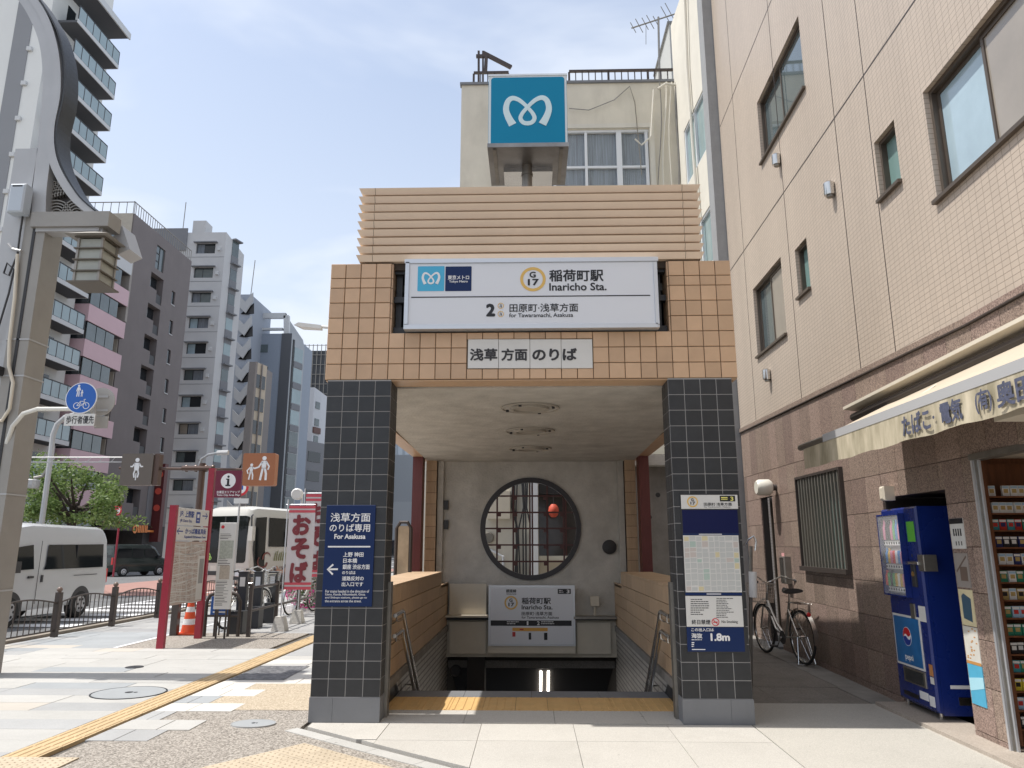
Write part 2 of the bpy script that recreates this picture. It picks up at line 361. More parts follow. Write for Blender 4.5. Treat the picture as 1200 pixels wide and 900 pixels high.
# =========================================================== STATION ENTRANCE
ent = thing('subway_entrance', 'subway entrance with tan tiled lintel on two black tiled pillars above a stairway down', 'station entrance', (0, 7.1, 0))
F0 = FY(7.115); TB = 3.18
TX, RH = 4.10 / 26, .161
rows = [TB + RH * k for k in range(7)] + [TB + RH * 6 + .105, TB + RH * 7 + .105]
NB = rows[3]; NT = rows[-1]
mb = MB(); mb.box(-2.045, 2.045, 7.115, 7.40, TB, NB); mb.box(-2.045, -1.418, 7.115, 7.40, NB, NT - .004); mb.box(1.418, 2.045, 7.115, 7.40, NB, NT - .004)
mb.box(-2.045, -1.86, 7.40, 13.4, 3.10, 4.30); mb.box(1.86, 2.045, 7.40, 13.4, 3.10, 4.30); mb.box(-1.86, 1.86, 13.2, 13.4, 3.10, 4.30)
lint = mb.build('lintel', m_grout, ent)
HN = []
pxn = [(548.3, 694.3)]
na0, na1 = F0.px(547.5, 415)[0], F0.px(695, 415)[0]; nb0, nb1 = F0.px(620, 432.6)[1], F0.px(620, 397.5)[1]
HN = [(na0, na1, nb0, nb1)]
g = .0035
for i in range(26):
    for j in range(8):
        if j >= 3 and 4 <= i < 22: continue
        for (a0, a1, b0, b1) in subtract((-2.05 + TX * i + g, -2.05 + TX * (i + 1) - g, rows[j] + g, rows[j + 1] - g), HN):
            MB().plate(F0, a0, a1, b0, b1, 0, .016, .004).build('tile', m_tile, lint)
# inner cheeks of the notch and undersides
for sgn in (-1, 1):
    Fc = Frame((sgn * 1.418, 7.115, 0), (0, -sgn * -1, 0) if sgn < 0 else (0, 1, 0)) if False else None
    mb = MB()
    for j in range(3, 8):
        x0, x1 = (-1.418, -1.404) if sgn < 0 else (1.404, 1.418)
        MB().box(x0, x1, 7.118, 7.39, rows[j] + g, rows[j + 1] - g).build('tile', m_tile, lint)
mb = MB()
for sgn in (-1, 1):
    x0, x1 = (-2.05, -1.85) if sgn < 0 else (1.85, 2.05)
    for k in range(20): mb.box(x0, x1, 7.45 + .3 * k + .002, 7.45 + .3 * (k + 1) - .002, 3.086, 3.10)
mb.box(-2.04, 2.04, 7.12, 7.395, TB - .012, TB - .002)
mb.build('soffit_tile', m_tile, ent)
MB().box(-2.0, 2.0, 7.4, 13.3, 4.2, 4.28).build('roof', m_concd, ent)
# ceiling, back wall
mb = MB(); c = [(-1.85, 7.40), (1.85, 7.40), (1.85, 13.3), (-1.85, 13.3)]; zz = [3.15, 3.15, 3.06, 3.06]
mb.hexa([(x, y, z) for (x, y), z in zip(c, zz)] + [(x, y, z + .12) for (x, y), z in zip(c, zz)])
ceil = mb.build('ceiling', m_conc, ent)
m_disc = M('ceiling_fitting_cover', (0.46, 0.42, 0.36), .7, var=.15, scale=8)
def ceilz(y): return 3.15 - .09 * (y - 7.4) / 5.9
for yc in (8.42, 10.0, 11.65):
    Fd = Frame((0.0, yc, ceilz(yc)), (1, 0, 0), (0, -1, -.0153))
    mb = MB(); mb.disc(Fd, 0, 0, .34, 0, .016, 40, .322); mb.disc(Fd, 0, 0, .22, 0, .03, 36, .195); mb.disc(Fd, 0, 0, .18, 0, .012, 36)
    o_ = mb.build('downlight', m_disc, ceil)
    mb = MB()
    for t in range(4): mb.disc(Fd, .29 * math.cos(t * PI / 2 + .4), .29 * math.sin(t * PI / 2 + .4), .018, 0, .03, 8)
    mb.build('screw', m_dark, o_)
# back wall with round opening
BY = 13.3; CZ, RO, RI = 1.876, .895, .845
def wall_round(y, x0, x1, z0, z1, cx, cz, R, n=72):
    vs = []; fs = []
    ang = sorted([2 * PI * i / n for i in range(n)] + [math.atan2(z - cz, x - cx) % (2 * PI) for x in (x0, x1) for z in (z0, z1)]); n = len(ang)
    for t in ang:
        c, s_ = math.cos(t), math.sin(t)
        k = min((x1 - cx) / c if c > 1e-9 else 1e9, (x0 - cx) / c if c < -1e-9 else 1e9, (z1 - cz) / s_ if s_ > 1e-9 else 1e9, (z0 - cz) / s_ if s_ < -1e-9 else 1e9)
        vs += [(cx + R * c, y, cz + R * s_), (cx + k * c, y, cz + k * s_), (cx + R * c, y + .14, cz + R * s_), (cx + k * c, y + .14, cz + k * s_)]
    for i in range(n):
        j = (i + 1) % n; fs += [(4 * i, 4 * i + 1, 4 * j + 1, 4 * j), (4 * i + 2, 4 * j + 2, 4 * j + 3, 4 * i + 3), (4 * i, 4 * j, 4 * j + 2, 4 * i + 2)]
    return vs, fs
mb = MB(); mb.add(*wall_round(BY, -1.0, 1.0, .93, 2.90, 0, CZ, RI)); mb.box(-1.62, -1.0, BY, BY + .14, .0, 3.07); mb.box(1.0, 1.62, BY, BY + .14, .0, 3.07)
mb.box(-1.0, 1.0, BY, BY + .14, 2.90, 3.07); mb.box(-1.0, 1.0, BY, BY + .14, .0, .93)
# the corners left between circle fan and square are filled by the fan itself
bw = mb.build('back_wall', m_conc, ent)
for u0, u1 in ((-1.66, -1.56), (1.56, 1.66)): MB().box(u0, u1, BY - .10, BY + .02, .93, 3.065).build('edge_post', m_conc, bw)
win = MB(); win.disc(FY(BY), 0, CZ, RO, -.10, .035, 80, RI - .035); win = win.build('round_window', m_frame, ent)
mb = MB()
def chord(d): return math.sqrt(max(0, (RI - .03) ** 2 - d * d))
vx = [-.60, -.31, -.012, .03, .30, .59]; FG = FY(BY + .05)
hz_ = [FG.px(620, y)[1] for y in (581.3, 600.5, 619.3, 638.6, 658)]
for x in vx: h = chord(x); mb.box(x - .015, x + .015, BY + .035, BY + .06, CZ - h, CZ + h)
mb.build('bar', m_grille, win); mb = MB()
for z in hz_: h = chord(z - CZ); mb.box(-h, h, BY + .03, BY + .055, z - .014, z + .014)
mb.build('bar', m_grille, win); mb = MB()
for x in vx[:2] + vx[4:]:
    for z in hz_:
        if math.hypot(x, z - CZ) < .72: mb.box(x + (.0 if x < 0 else -.07), x + (.07 if x < 0 else 0), BY + .02, BY + .07, z - .07, z + .0)
mb.build('lattice_block', m_grille, win)
# side columns
for sgn in (-1, 1):
    X = lambda a, b: (min(sgn * a, sgn * b), max(sgn * a, sgn * b))
    x0, x1 = X(1.87, 2.04); mb = MB().box(x0, x1, 12.7, 13.0, .9, 3.09); o_ = mb.build('red_column', m_red, ent)
    x0, x1 = X(1.67, 1.86)
    col = MB().box(x0 + .004, x1 - .004, 13.11, 13.4, .9, 3.09).build('tiled_column', m_grout, ent)
    for k in range(11): MB().plate(FY(13.11), x0, x1, .93 + .195 * k + .003, .93 + .195 * (k + 1) - .003, 0, .012, .003).build('tile', m_brick, col)
# pillars
NRW = 19; BZ = .215; RHB = (TB - .012 - BZ) / NRW
for x0, x1, nm in ((-2.02, -1.38, 'l'), (1.36, 1.99, 'r')):
    p = MB().box(x0 + .002, x1 - .002, 7.104, 7.44, .0, TB - .002).build('pillar', m_bgrout, ent)
    wv = (x1 - x0) / 4
    holes = []
    for j in range(NRW):
        for i in range(4): MB().plate(F0, x0 + wv * i + .0035, x0 + wv * (i + 1) - .0035, BZ + RHB * j + .0035, BZ + RHB * (j + 1) - .0035, 0, .014, .0015).build('tile', m_btile, p)
    Fi = Frame((x1 - .010, 7.115, 0), (0, 1, 0)) if nm == 'l' else Frame((x0 + .010, 7.115, 0), (0, -1, 0))
    for j in range(NRW):
        for i in range(2):
            a0 = .0 + .163 * i; a1 = a0 + .160
            if nm == 'r': a0, a1 = -a1, -a0
            MB().plate(Fi, a0, a1, BZ + RHB * j + .003, BZ + RHB * (j + 1) - .003, 0, .012, .003).build('tile', m_btile, p)
    xm = x0 + (x1 - x0) * (.68 if nm == 'r' else .33)
    MB().box(x0 - .004, xm - .001, 7.094, 7.45, 0, BZ - .002).build('base_panel', m_greybase, p)
    MB().box(xm + .001, x1 + .004, 7.094, 7.45, 0, BZ - .002).build('base_panel', m_greybase, p)
    # shutter guide behind the pillar
    xi = x1 + .002 if nm == 'l' else x0 - .002; s_ = 1 if nm == 'l' else -1
    mb = MB(); mb.box(min(xi, xi + s_ * .03), max(xi, xi + s_ * .03), 7.30, 7.335, 0, 1.22); mb.box(min(xi, xi + s_ * .03), max(xi, xi + s_ * .03), 7.37, 7.405, 0, 1.22)
    mb.build('guide_rail', m_steeld, p)
# side parapets of blocks
for sgn in (-1, 1):
    X = lambda a, b: (min(sgn * a, sgn * b), max(sgn * a, sgn * b))
    x0, x1 = X(1.463, 1.94); mb = MB(); mb.box(x0, x1, 7.46, 12.28, 0, 1.13); mb.box(x0, x1, 12.28, 13.28, 0, .90)
    par = mb.build('parapet', m_grout, ent)
    Fp = Frame((sgn * 1.463, 0, 0), (0, -sgn, 0))      # inner face, normal towards the stair
    if Fp.n.x * sgn > 0: Fp = Frame((sgn * 1.463, 0, 0), (0, sgn, 0))
    rs = Fp.r.y
    for j in range(5):
        z0, z1 = .24 + .1785 * j, .24 + .1785 * (j + 1)
        nn = 8 if j < 4 else 7
        y = 7.46 - (.0 if j % 2 else .3)
        while y < (13.28 if j < 4 else 12.28) - .05:
            ya = max(7.46, y) + .0022; yb = min(13.28 if j < 4 else 12.28, y + .64) - .0022; y += .64
            if yb - ya < .05: continue
            a0, a1 = sorted((ya * rs, yb * rs))
            MB().plate(Fp, a0, a1, z0 + .0035, z1 - .0035, 0, .013, .003).build('block', m_brick, par)
    for (ya, yb, zt) in ((7.46, 12.28, 1.13), (12.28, 13.28, .90)):
        y = ya
        while y < yb - .02:
            y2 = min(yb, y + .31); xx0, xx1 = X(1.45, 1.945)
            MB().box(xx0, (xx0 + xx1) / 2 - .0015, y + .0015, y2 - .0015, zt, zt + .028).build('coping_block', m_brick, par)
            MB().box((xx0 + xx1) / 2 + .0015, xx1, y + .0015, y2 - .0015, zt, zt + .028).build('coping_block', m_brick, par); y = y2
    xx0, xx1 = X(1.425, 1.465)
    MB().box(xx0, xx1, 7.46, 13.2, .15, .238).build('cap_ledge', m_concd, par)
    # facing below the ledge: dark stone at the mouth, strip tiles down the stair
    xa = sgn * 1.452
    MB().add([(xa, 7.30, -.1), (xa, 8.75, -.1), (xa, 8.32, .15), (xa, 7.30, .15)], [(0, 1, 2, 3)]).build('dark_skirting', m_btile, ent)
    MB().add([(xa, 8.75, -.1), (xa, 13.4, -3.2), (xa, 13.4, .15), (xa, 8.32, .15)], [(0, 1, 2, 3)]).build('tiled_side_wall', m_whitet, ent)
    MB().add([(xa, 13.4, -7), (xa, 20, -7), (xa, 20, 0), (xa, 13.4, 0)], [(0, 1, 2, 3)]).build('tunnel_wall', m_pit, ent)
# stairs and tunnel
mb = MB(); y, z = 8.62, 0.0
m_step = M('stair_granite', (0.22, 0.21, 0.2), .7, var=.2, scale=5)
for k in range(30):
    MB().box(-1.45, 1.45, y, y + .31, z - .17 - .2, z - .17).build('step', m_step, ent); y += .30; z -= .17
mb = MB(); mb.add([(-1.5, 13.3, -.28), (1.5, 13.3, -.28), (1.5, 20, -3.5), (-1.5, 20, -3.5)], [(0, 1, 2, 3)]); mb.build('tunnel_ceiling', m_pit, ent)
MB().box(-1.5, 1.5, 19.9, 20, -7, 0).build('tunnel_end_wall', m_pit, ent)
# header over the stair
mb = MB()
FH = FY(13.18)
MB().box(-1.45, 1.45, 13.2, 13.29, -.28, .40).build('header', m_cream, ent)
MB().pxplate(FH, 527, 684, 570, 721.5, 0, .05).build('header_panel', m_cream, ent)
MB().pxplate(FH, 527, 728, 569.5, 766, 0, .05).build('header_panel', m_cream, ent)
MB().pxplate(FH, 676, 729, 715.5, 766, 0, .05).build('header_panel', m_cream, ent)
MB().box(-1.45, -.74, 12.96, 13.2, .385, .415).build('header_ledge', m_cream, ent); MB().box(.72, 1.45, 12.98, 13.2, .36, .40).build('header_ledge', m_steeld, ent)
MB().box(-1.45, 1.45, 13.10, 13.21, .33, .375).build('header_joint', m_dark, ent)
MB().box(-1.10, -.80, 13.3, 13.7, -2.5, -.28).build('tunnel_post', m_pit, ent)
# floor of the mouth
flo = MB().box(-1.46, 1.46, 7.09, 8.6, -.3, -.012).build('mouth_floor', m_grout, ent)
e = [-1.45, -.95, -.27, .57, 1.1, 1.45]
e = [-1.45, -.62, .21, 1.04, 1.45]
for i in range(4): MB().box(e[i] + .002, e[i + 1] - .002, 7.11, 7.63, -.012, .002).build('paving_slab', m_granite, flo)
n = 9
for i in range(n):
    a0 = -1.45 + 2.9 / n * i; mb = MB(); mb.box(a0 + .002, a0 + 2.9 / n - .002, 7.635, 8.27, -.012, .002)
    for k in range(4): xx = a0 + 2.9 / n * (k + .5) / 4; mb.box(xx - .012, xx + .012, 7.65, 8.25, .002, .007)
    mb.build('tactile_tile', m_tact, flo)
for i in range(4): MB().box(-1.45 + .725 * i + .002, -1.45 + .725 * (i + 1) - .002, 8.275, 8.615, -.012, .002).build('nosing_slab', m_greybase, flo)
# louvre crown
lv = thing('louver_crown', 'beige box of nine horizontal louver slats standing on top of the station entrance', 'louver screen', (0, 7.1, 4.4))
NS = 9; z0 = 4.432; hh = (5.275 - z0) / NS
m_lvshade = M('louver_gap_shade', (.06, .045, .035), .9)  # near-black colour puts the shade into the gaps between slats
for k in range(NS):
    a = z0 + hh * k; b = a + hh - .030; t = .030
    def ring(e, z): return [(-1.79 + e, 7.07 + e, z), (1.79 - e, 7.07 + e, z), (1.79 - e, 8.95, z), (-1.79 + e, 8.95, z)]
    bt = ring(t, a); tp = ring(0, b)
    mb = MB(); mb.add(bt + tp, [(0, 1, 5, 4), (1, 2, 6, 5), (3, 0, 4, 7), (4, 5, 6, 7), (3, 2, 1, 0), (2, 3, 7, 6)])
    s_ = mb.build('louver_slat', m_slat, lv)
    mb = MB()
    for sx in (-1.62, 1.60): mb.add([(sx - .0022, 7.07 + t - .001, a), (sx + .0022, 7.07 + t - .001, a), (sx + .0022, 7.069, b), (sx - .0022, 7.069, b)], [(0, 1, 2, 3)])
    mb.build('slat_joint', m_grout, s_)
MB().box(-1.70, 1.70, 7.16, 8.85, 4.36, 5.26).build('louver_shade_box', m_lvshade, lv)  # dark box set inside so the slots read as shadow lines
# steel frame behind the sign
fr = thing('sign_rack', 'dark steel rack behind the white station sign', 'sign frame', (0, 7.3, 3.7))
mb = MB()
for x in (-1.36, -1.0, -.3, .4, 1.0, 1.33): mb.box(x - .03, x + .03, 7.26, 7.34, NB, 4.40)
mb.build('upright', m_dark, fr); mb = MB()
for z in (3.72, 4.05, 4.36): mb.box(-1.40, 1.40, 7.2, 7.28, z - .03, z + .03)
mb.build('crossbar', m_dark, fr)
MB().box(-1.40, 1.40, 7.5, 7.52, NB, 4.36).build('back_sheet', M('rack_back', (.06, .065, .07), .6), fr)
mb = MB()
for x in (-.85, .15, .95): mb.box(x - .03, x + .03, 7.08, 7.26, 3.69, 3.73)
mb.build('bracket', m_steel, fr)
mb = MB(); mb.tube([(-.95, 7.17, 3.71), (-.1, 7.17, 3.715)], .012); mb.tube([(.2, 7.17, 3.715), (.85, 7.17, 3.71)], .012); mb.build('conduit', m_alu, fr)

def ring_mark(rm, tm, F, x, y, r, bold=.03, two=True):
    a, b = F.px(x, y); R = abs(F.px(x + r, y)[0] - a); rm.disc(F, a, b, R, 0, .002, 32, R * .77)
    if two: tm.text(F, 'G', a - R * .27, a + R * .23, b + R * .12, b + R * .62, .0022, bold); tm.text(F, '17', a - R * .40, a + R * .46, b - R * .52, b + R * .02, .0022, bold)
# main sign
sg = thing('station_sign', 'wide white station name sign in an aluminium frame above the entrance', 'sign', at(622, 384, Y=7.0))
FS = FY(7.02)
MB().pxplate(FS, 474.5, 303, 771, 385, -.12, .02).build('frame', m_alu, sg)
FS = FY(6.998); fcx = FS
MB().pxplate(FS, 479.5, 308.5, 766.5, 379.5, -.002, .001).build('face', m_signw, sg)
mb = MB(); mb.pxplate(FS, 474.5, 303, 771, 307.5, -.002, .014); mb.pxplate(FS, 474.5, 380, 771, 385, -.002, .014)
for xx in (474.5, 766.8): mb.pxplate(FS, xx, 307.5, xx + 4.4, 380, -.002, .014)
mb.build('rim', m_alu, sg)
FT = FY(6.996)
mb = MB(); a0, b1 = FT.px(489.9, 312.2); a1, b0 = FT.px(520.4, 341); mb.poly(FT, rrect(a0, a1, b0, b1, .008)); mb.build('logo_panel', m_cyan, sg)
mb = MB(); logo(mb, FT.off(.002), a0 + .035, a1 - .035, b0 + .07, b1 - .065); mb.build('emblem', m_white, sg)
mb = MB(); a0, b1 = FT.px(522.2, 312.4); a1, b0 = FT.px(552.4, 341); mb.poly(FT, rrect(a0, a1, b0, b1, .008)); mb.build('logo_panel', m_navy, sg)
mb = MB(); mb.pxtext(FT, '東京メトロ', 524.8, 322.6, 549.8, 327.9, .0035, .02); mb.pxtext(FT, 'Tokyo Metro', 526.3, 328.6, 548.3, 332, .0035, .02); mb.build('lettering', m_white, sg)
rm = MB(); tm = MB(); ring_mark(rm, tm, FT, 624.5, 327.2, 15)
for y, s_ in ((358.4, 'G'), (368, 'G')):
    a, b = FT.px(586.8, y); rm.disc(FT, a, b, .031, 0, .002, 20, .025); tm.text(FT, s_, a - .009, a + .009, b - .002, b + .016, .0022, .02); tm.text(FT, '18' if y < 360 else '19', a - .012, a + .012, b - .017, b - .004, .0022, .02)
rm.build('ring', m_gold, sg)
tm.pxtext(FT, '稲荷町駅', 643.6, 315.8, 707.2, 329.9, .0015, .022); tm.pxtext(FT, 'Inaricho Sta.', 643.6, 331.4, 710.8, 340.6, .0015, .02)
tm.pxtext(FT, '2', 569.5, 355.9, 580.3, 371, .0015, .045); tm.pxtext(FT, '田原町·浅草方面', 597, 355.6, 677.5, 365.6, .0015, .014); tm.pxtext(FT, 'for Tawaramachi, Asakusa', 596.6, 366.9, 671.6, 372.4, .0015, .015)
tm.pxplate(FT, 482, 346.7, 762, 347.9, 0, .0015); tm.build('lettering', m_black, sg)
# lintel notice of four plates
sg = thing('boarding_notice', 'white four-plate notice with large black characters fixed on the tan lintel tiles', 'sign', at(621, 432, Y=7.1))
FN = FY(7.112); xs = [548.3, 584.4, 621, 657.6, 694.3]
for i in range(4): MB().pxplate(FN, xs[i] + .25, 398.2, xs[i + 1] - .25, 432, 0, .02, .001).build('plate', m_signw2, sg)
FT = FY(7.09); mb = MB(); mb.pxtext(FT, '浅草', 550.6, 408.4, 582.9, 422.8, .0015, .03); mb.pxtext(FT, '方面', 587.4, 408.3, 618, 422.8, .0015, .03); mb.pxtext(FT, 'のりば', 623.7, 408.0, 676.2, 422.6, .0015, .035)
mb.build('lettering', M('sign_charcoal', (.03, .028, .03), .5), sg)
# blue direction sign on left pillar
sg = thing('direction_sign', 'tall dark blue direction sign with a white arrow on the left black pillar', 'sign', at(409, 711, Y=7.1))
FB = FY(7.101); MB().pxplate(FB, 380.4, 592, 438.4, 710.7, 0, .016, .002).build('board', m_navy, sg)
FT = FY(7.085); mb = MB()
for s_, a, b, c, d, bo in (('浅草方面', 387.4, 601, 434.1, 611.6, .012), ('のりば専用', 386.3, 613.8, 433.8, 623.3, .014), ('For Asakusa', 391.8, 625.7, 428.4, 631.6, .03), ('上野 神田', 402.2, 647, 426, 652.7, .02), ('日本橋', 402.2, 654.2, 418.6, 659.8, .02), ('銀座 渋谷方面', 401.6, 661.3, 433.3, 667.2, .02),
        ('のりばは', 401, 669, 416.7, 673, .02), ('道路反対の', 400.8, 675.2, 426.3, 680.5, .02), ('出入口です', 400.4, 682, 425.6, 687.2, .02),
        ('For trains headed in the direction of', 381.4, 691.2, 432.6, 694.5, .01), ('Ueno, Kanda, Nihombashi, Ginza', 381.2, 695.2, 428, 698.2, .01), ('and Shibuya stations, please go to', 381, 699, 430, 702, .01), ('the entrance across the street.', 380.8, 702.8, 423.5, 705.8, .01)):
    mb.pxtext(FT, s_, a, b, c, d, .0015, bo)
mb.pxplate(FT, 384.3, 639.8, 434.1, 641.5, 0, .0015)
q = lambda x, y: FT.px(x, y)
mb.ribbon(FT, [q(385, 667.2), q(396, 667)], .016, 0, .0015); mb.ribbon(FT, [q(390.6, 661.4), q(384, 667.2), q(390, 673.2)], .017, 0, .0015)
mb.build('lettering', m_white, sg)
# map board on right pillar
sg = thing('map_board', 'tall area map and notice board on the right black pillar', 'sign', at(840, 764, Y=7.1))
xl = lambda y: 797.7 + (y - 579.3) * .0419
xr = lambda y: 864 + (y - 579) * .0497
def band(y0, y1, m, nm, d1=.012, i0=0, i1=0, fr=FB):
    ym = (y0 + y1) / 2; return MB().pxplate(fr, xl(ym) + i0, y0, xr(ym) - i1, y1, 0, d1).build(nm, m, sg)
MB().pxplate(FB, xl(671) - .6, 578.6, xr(671) + .6, 764.6, 0, .010).build('backing', m_dark, sg)
m_map = M('map_grey', (.53, .54, .52), .45)
FB2 = FB.off(.010)
band(580, 596.3, m_signw2, 'header_strip', .003, 0, 0, FB2); band(597.6, 624.6, m_navy2, 'blue_panel', .003, .8, .8, FB2); band(625, 627, m_navy, 'title_strip', .003, .5, .5, FB2)
band(627.4, 694, m_signw2, 'map_sheet', .003, .8, .8, FB2); band(694.4, 697.8, m_navy, 'divider', .003, .5, .5, FB2); band(698.4, 734.4, m_signw2, 'notice_sheet', .003, .5, .5, FB2); band(735, 763.6, m_navy, 'elevation_panel', .003, .3, .3, FB2)
FT = FB2.off(.003); rng = random.Random(3)
a0, b1 = FT.px(xl(628) + 1.5, 628.5); a1, b0 = FT.px(xr(693) - 1.5, 693); a0 = FT.px(xl(660) + 1.4, 660)[0]; a1 = FT.px(xr(660) - 1.4, 660)[0]
mbs = {k: MB() for k in ('g', 'p', 'y', 'b')}
nx, ny = 9, 10; gx = [a0 + (a1 - a0) * (i + (rng.uniform(-.18, .18) if 0 < i < nx else 0)) / nx for i in range(nx + 1)]; gy = [b0 + (b1 - b0) * (i + (rng.uniform(-.2, .2) if 0 < i < ny else 0)) / ny for i in range(ny + 1)]
for i in range(nx):
    for j in range(ny):
        wg = .004 if i != 4 else .007; k = rng.random(); key = 'g' if k < .82 else 'p' if k < .93 else 'y' if k < .97 else 'b'; sk = .004
        mbs[key].poly(FT, [(gx[i] + wg, gy[j] + .003 + sk * (i % 2)), (gx[i + 1] - .003, gy[j] + .003 + sk * (i % 2) + .003), (gx[i + 1] - .003, gy[j + 1] - .003 + sk * (i % 2)), (gx[i] + wg, gy[j + 1] - .003 + sk * (i % 2))] if rng.random() > .15 else [(gx[i] + wg, gy[j] + .004), (gx[i + 1] - .01, gy[j] + .004), (gx[i + 1] - .006, gy[j + 1] - .01), (gx[i] + wg, gy[j + 1] - .008)], 0, .001)
for k, m_ in (('g', m_map), ('p', M('map_pink', (.56, .50, .46), .45)), ('y', M('map_yellow', (.66, .58, .36), .45)), ('b', M('map_green', (.42, .52, .46), .45))): mbs[k].build('map_print', m_, sg)
rm = MB(); tm = MB(); ring_mark(rm, tm, FT, 811.5, 588, 6.4); rm.build('ring', m_gold, sg)
tm.pxtext(FT, '田原町·浅草方面', 824.8, 589, 857.5, 592.8, .0015, .012); tm.pxtext(FT, 'for Tawaramachi, Asakusa', 825.3, 593.4, 856, 595, .0015, .005); tm.pxtext(FT, '終日禁煙', 810.6, 726.2, 832.4, 731.8, .0015, .014); tm.pxtext(FT, 'No Smoking', 845.6, 727, 864.5, 731, .0015, .012)
def lines(mb, F, x0, x1, y0, y1, step, h, seed=1, fill=.85):
    r = random.Random(seed); y = y0
    while y < y1:
        x = x0; end = x0 + (x1 - x0) * r.uniform(.45, 1)
        while x < end:
            w_ = r.uniform(1.0, 4.0); mb.pxplate(F, x, y, min(end, x + w_), y + h, 0, .001); x += w_ + .5
        y += step
lines(tm, FT, 809.4, 832.5, 702, 722, 2.5, .9, 4); lines(tm, FT, 839.5, 864, 701, 724, 2.0, .7, 5)
tm.pxplate(FT, 843.5, 580.9, 861.4, 587.6, 0, .001); tm.build('lettering', m_black, sg)
mb = MB(); mb.pxtext(FT.off(.001), '3', 855.8, 582, 859.4, 587, .001, .03); mb.pxplate(FT.off(.001), 845, 582.5, 852.5, 584, 0, .001); mb.pxplate(FT.off(.001), 845, 585, 852.5, 585.8, 0, .001); mb.build('lettering', M('print_yellow', (.8, .75, .2), .5), sg)
mb = MB(); a, b = FT.px(838.4, 729); mb.disc(FT, a, b, .035, 0, .0015, 24, .028); mb.ribbon(FT, [(a - .022, b + .022), (a + .022, b - .022)], .006, 0, .0018); mb.pxplate(FT, 835.7, 728.4, 841, 729.8, 0, .0012); mb.build('no_smoking_mark', M('print_red', (.6, .03, .04), .5), sg)
mb = MB(); mb.pxtext(FT, 'この出入口は', 810, 735.9, 836.4, 740, .0015, .02); mb.pxtext(FT, '海抜', 810.2, 741.9, 823, 748, .0015, .02); mb.pxtext(FT, '1.8m', 832.6, 742, 855.2, 751.2, .0015, .04)
lines(mb, FT, 810.4, 824, 749.3, 750.8, 3, .8, 6); lines(mb, FT, 810.5, 816, 752.5, 758, 2.2, 1.2, 8); mb.pxplate(FT, 810.8, 760.6, 826.6, 761.6, 0, .001)
a, b = FT.px(819, 626); mb.pxplate(FT, 819, 625.6, 846, 626.5, 0, .001); mb.pxplate(FT, 828, 695.6, 845, 696.6, 0, .001); mb.build('lettering', m_white, sg)
# interior sign
sg = thing('platform_guide_sign', 'lit-box style white station guide board hanging below the round window', 'sign', at(623, 757, Y=13.0))
FI = FY(13.02); MB().pxplate(FI, 572.4, 686, 674, 757, -.14, .0).build('box', m_alu, sg); MB().pxplate(FI, 575, 688.3, 671.6, 754.6, -.005, .002).build('face', m_signw, sg)
MB().pxplate(FI, 572, 756.5, 674.3, 766, -.12, -.02).build('lower_trim', m_cream, sg)
FT = FI.off(.003); rm = MB(); tm = MB(); ring_mark(rm, tm, FT, 598.9, 706.4, 7.8); rm.build('ring', m_gold, sg)
for s_, a, b, c, d, bo in (('稲荷町駅', 611.3, 700.3, 645.5, 708, .02), ('Inaricho Sta.', 611.3, 709, 647.4, 714.2, .02), ('田原町·浅草方面', 611.3, 716.8, 647.1, 721.3, .015), ('for Tawaramachi, Asakusa', 611.3, 722, 654.9, 725.4, .012), ('銀座線', 593, 690.5, 605, 694.5, .02), ('Ginza Line', 593.3, 695, 605, 696.8, .01)):
    tm.pxtext(FT, s_, a, b, c, d, .0015, bo)
tm.pxplate(FT, 575, 727.1, 669.8, 733.4, 0, .0015); tm.pxplate(FT, 653.6, 690.1, 668.9, 696, 0, .0015); tm.pxplate(FT, 619.5, 741.5, 622.5, 749.5, 0, .0015); tm.pxplate(FT, 637.5, 741.5, 641.5, 750, 0, .0015); tm.build('lettering', m_black, sg)
mb = MB(); FU = FT.off(.0015); mb.pxtext(FU, '3', 664, 690.9, 667.4, 695.3, .001, .03); mb.pxtext(FU, '1', 617.3, 728, 619.2, 732.6, .001, .02); mb.pxtext(FU, '2', 629.3, 728, 632.5, 732.6, .001, .02); lines(mb, FU, 594, 614, 728.3, 732, 2.2, .8, 9); lines(mb, FU, 634, 653, 728.3, 732, 2.2, .8, 10); lines(mb, FU, 655, 662, 691.5, 695, 2, .8, 3); mb.build('lettering', m_white, sg)
MB().pxplate(FT, 600.4, 735.6, 641.8, 739.6, 0, .0015).build('line_diagram', M('line_orange', (.75, .40, .08), .5), sg)
mb = MB(); mb.pxplate(FT, 600.4, 740.5, 604, 746, 0, .0015); mb.ribbon(FT.off(.002), [FT.px(609, 737.5), FT.px(613.5, 737.5)], .02, 0, .001); mb.build('station_tab', M('print_red2', (.5, .05, .05), .5), sg)
# cube sign
cb = thing('cube_sign', 'blue and white illuminated cube sign with a pale looped emblem on a post', 'sign', (-.01, 8.0, 5.27))
CY0, CY1 = 7.62, 8.52; cx0, cz1 = FY(CY0).px(573, 88.5); cx1, cz0 = FY(CY0).px(665.2, 172)
MB().box(cx0, cx1, CY0, CY1, cz0 + .04, cz1).build('body', M('cube_white', (.66, .72, .74), .4), cb)
MB().box(cx0 - .008, cx1 + .008, CY0 - .008, CY1 + .008, cz1 - .012, cz1 + .01).build('top_cap', m_steel, cb); mb = MB(); mb.box(cx0 - .012, cx1 + .012, CY0 - .012, CY1 + .012, cz0, cz0 + .05)
for s_ in (0, 1):
    xx = cx0 + .05 if s_ == 0 else cx1 - .09; MB().box(xx, xx + .04, CY0 + .03, CY1 - .03, cz0 - .012, cz0 - .001).build('base_rib', m_steeld, cb)
mb.build('metal_base', M('brushed_base_metal', (.34, .33, .32), .42, metal=.9, var=.35, scale=3), cb)
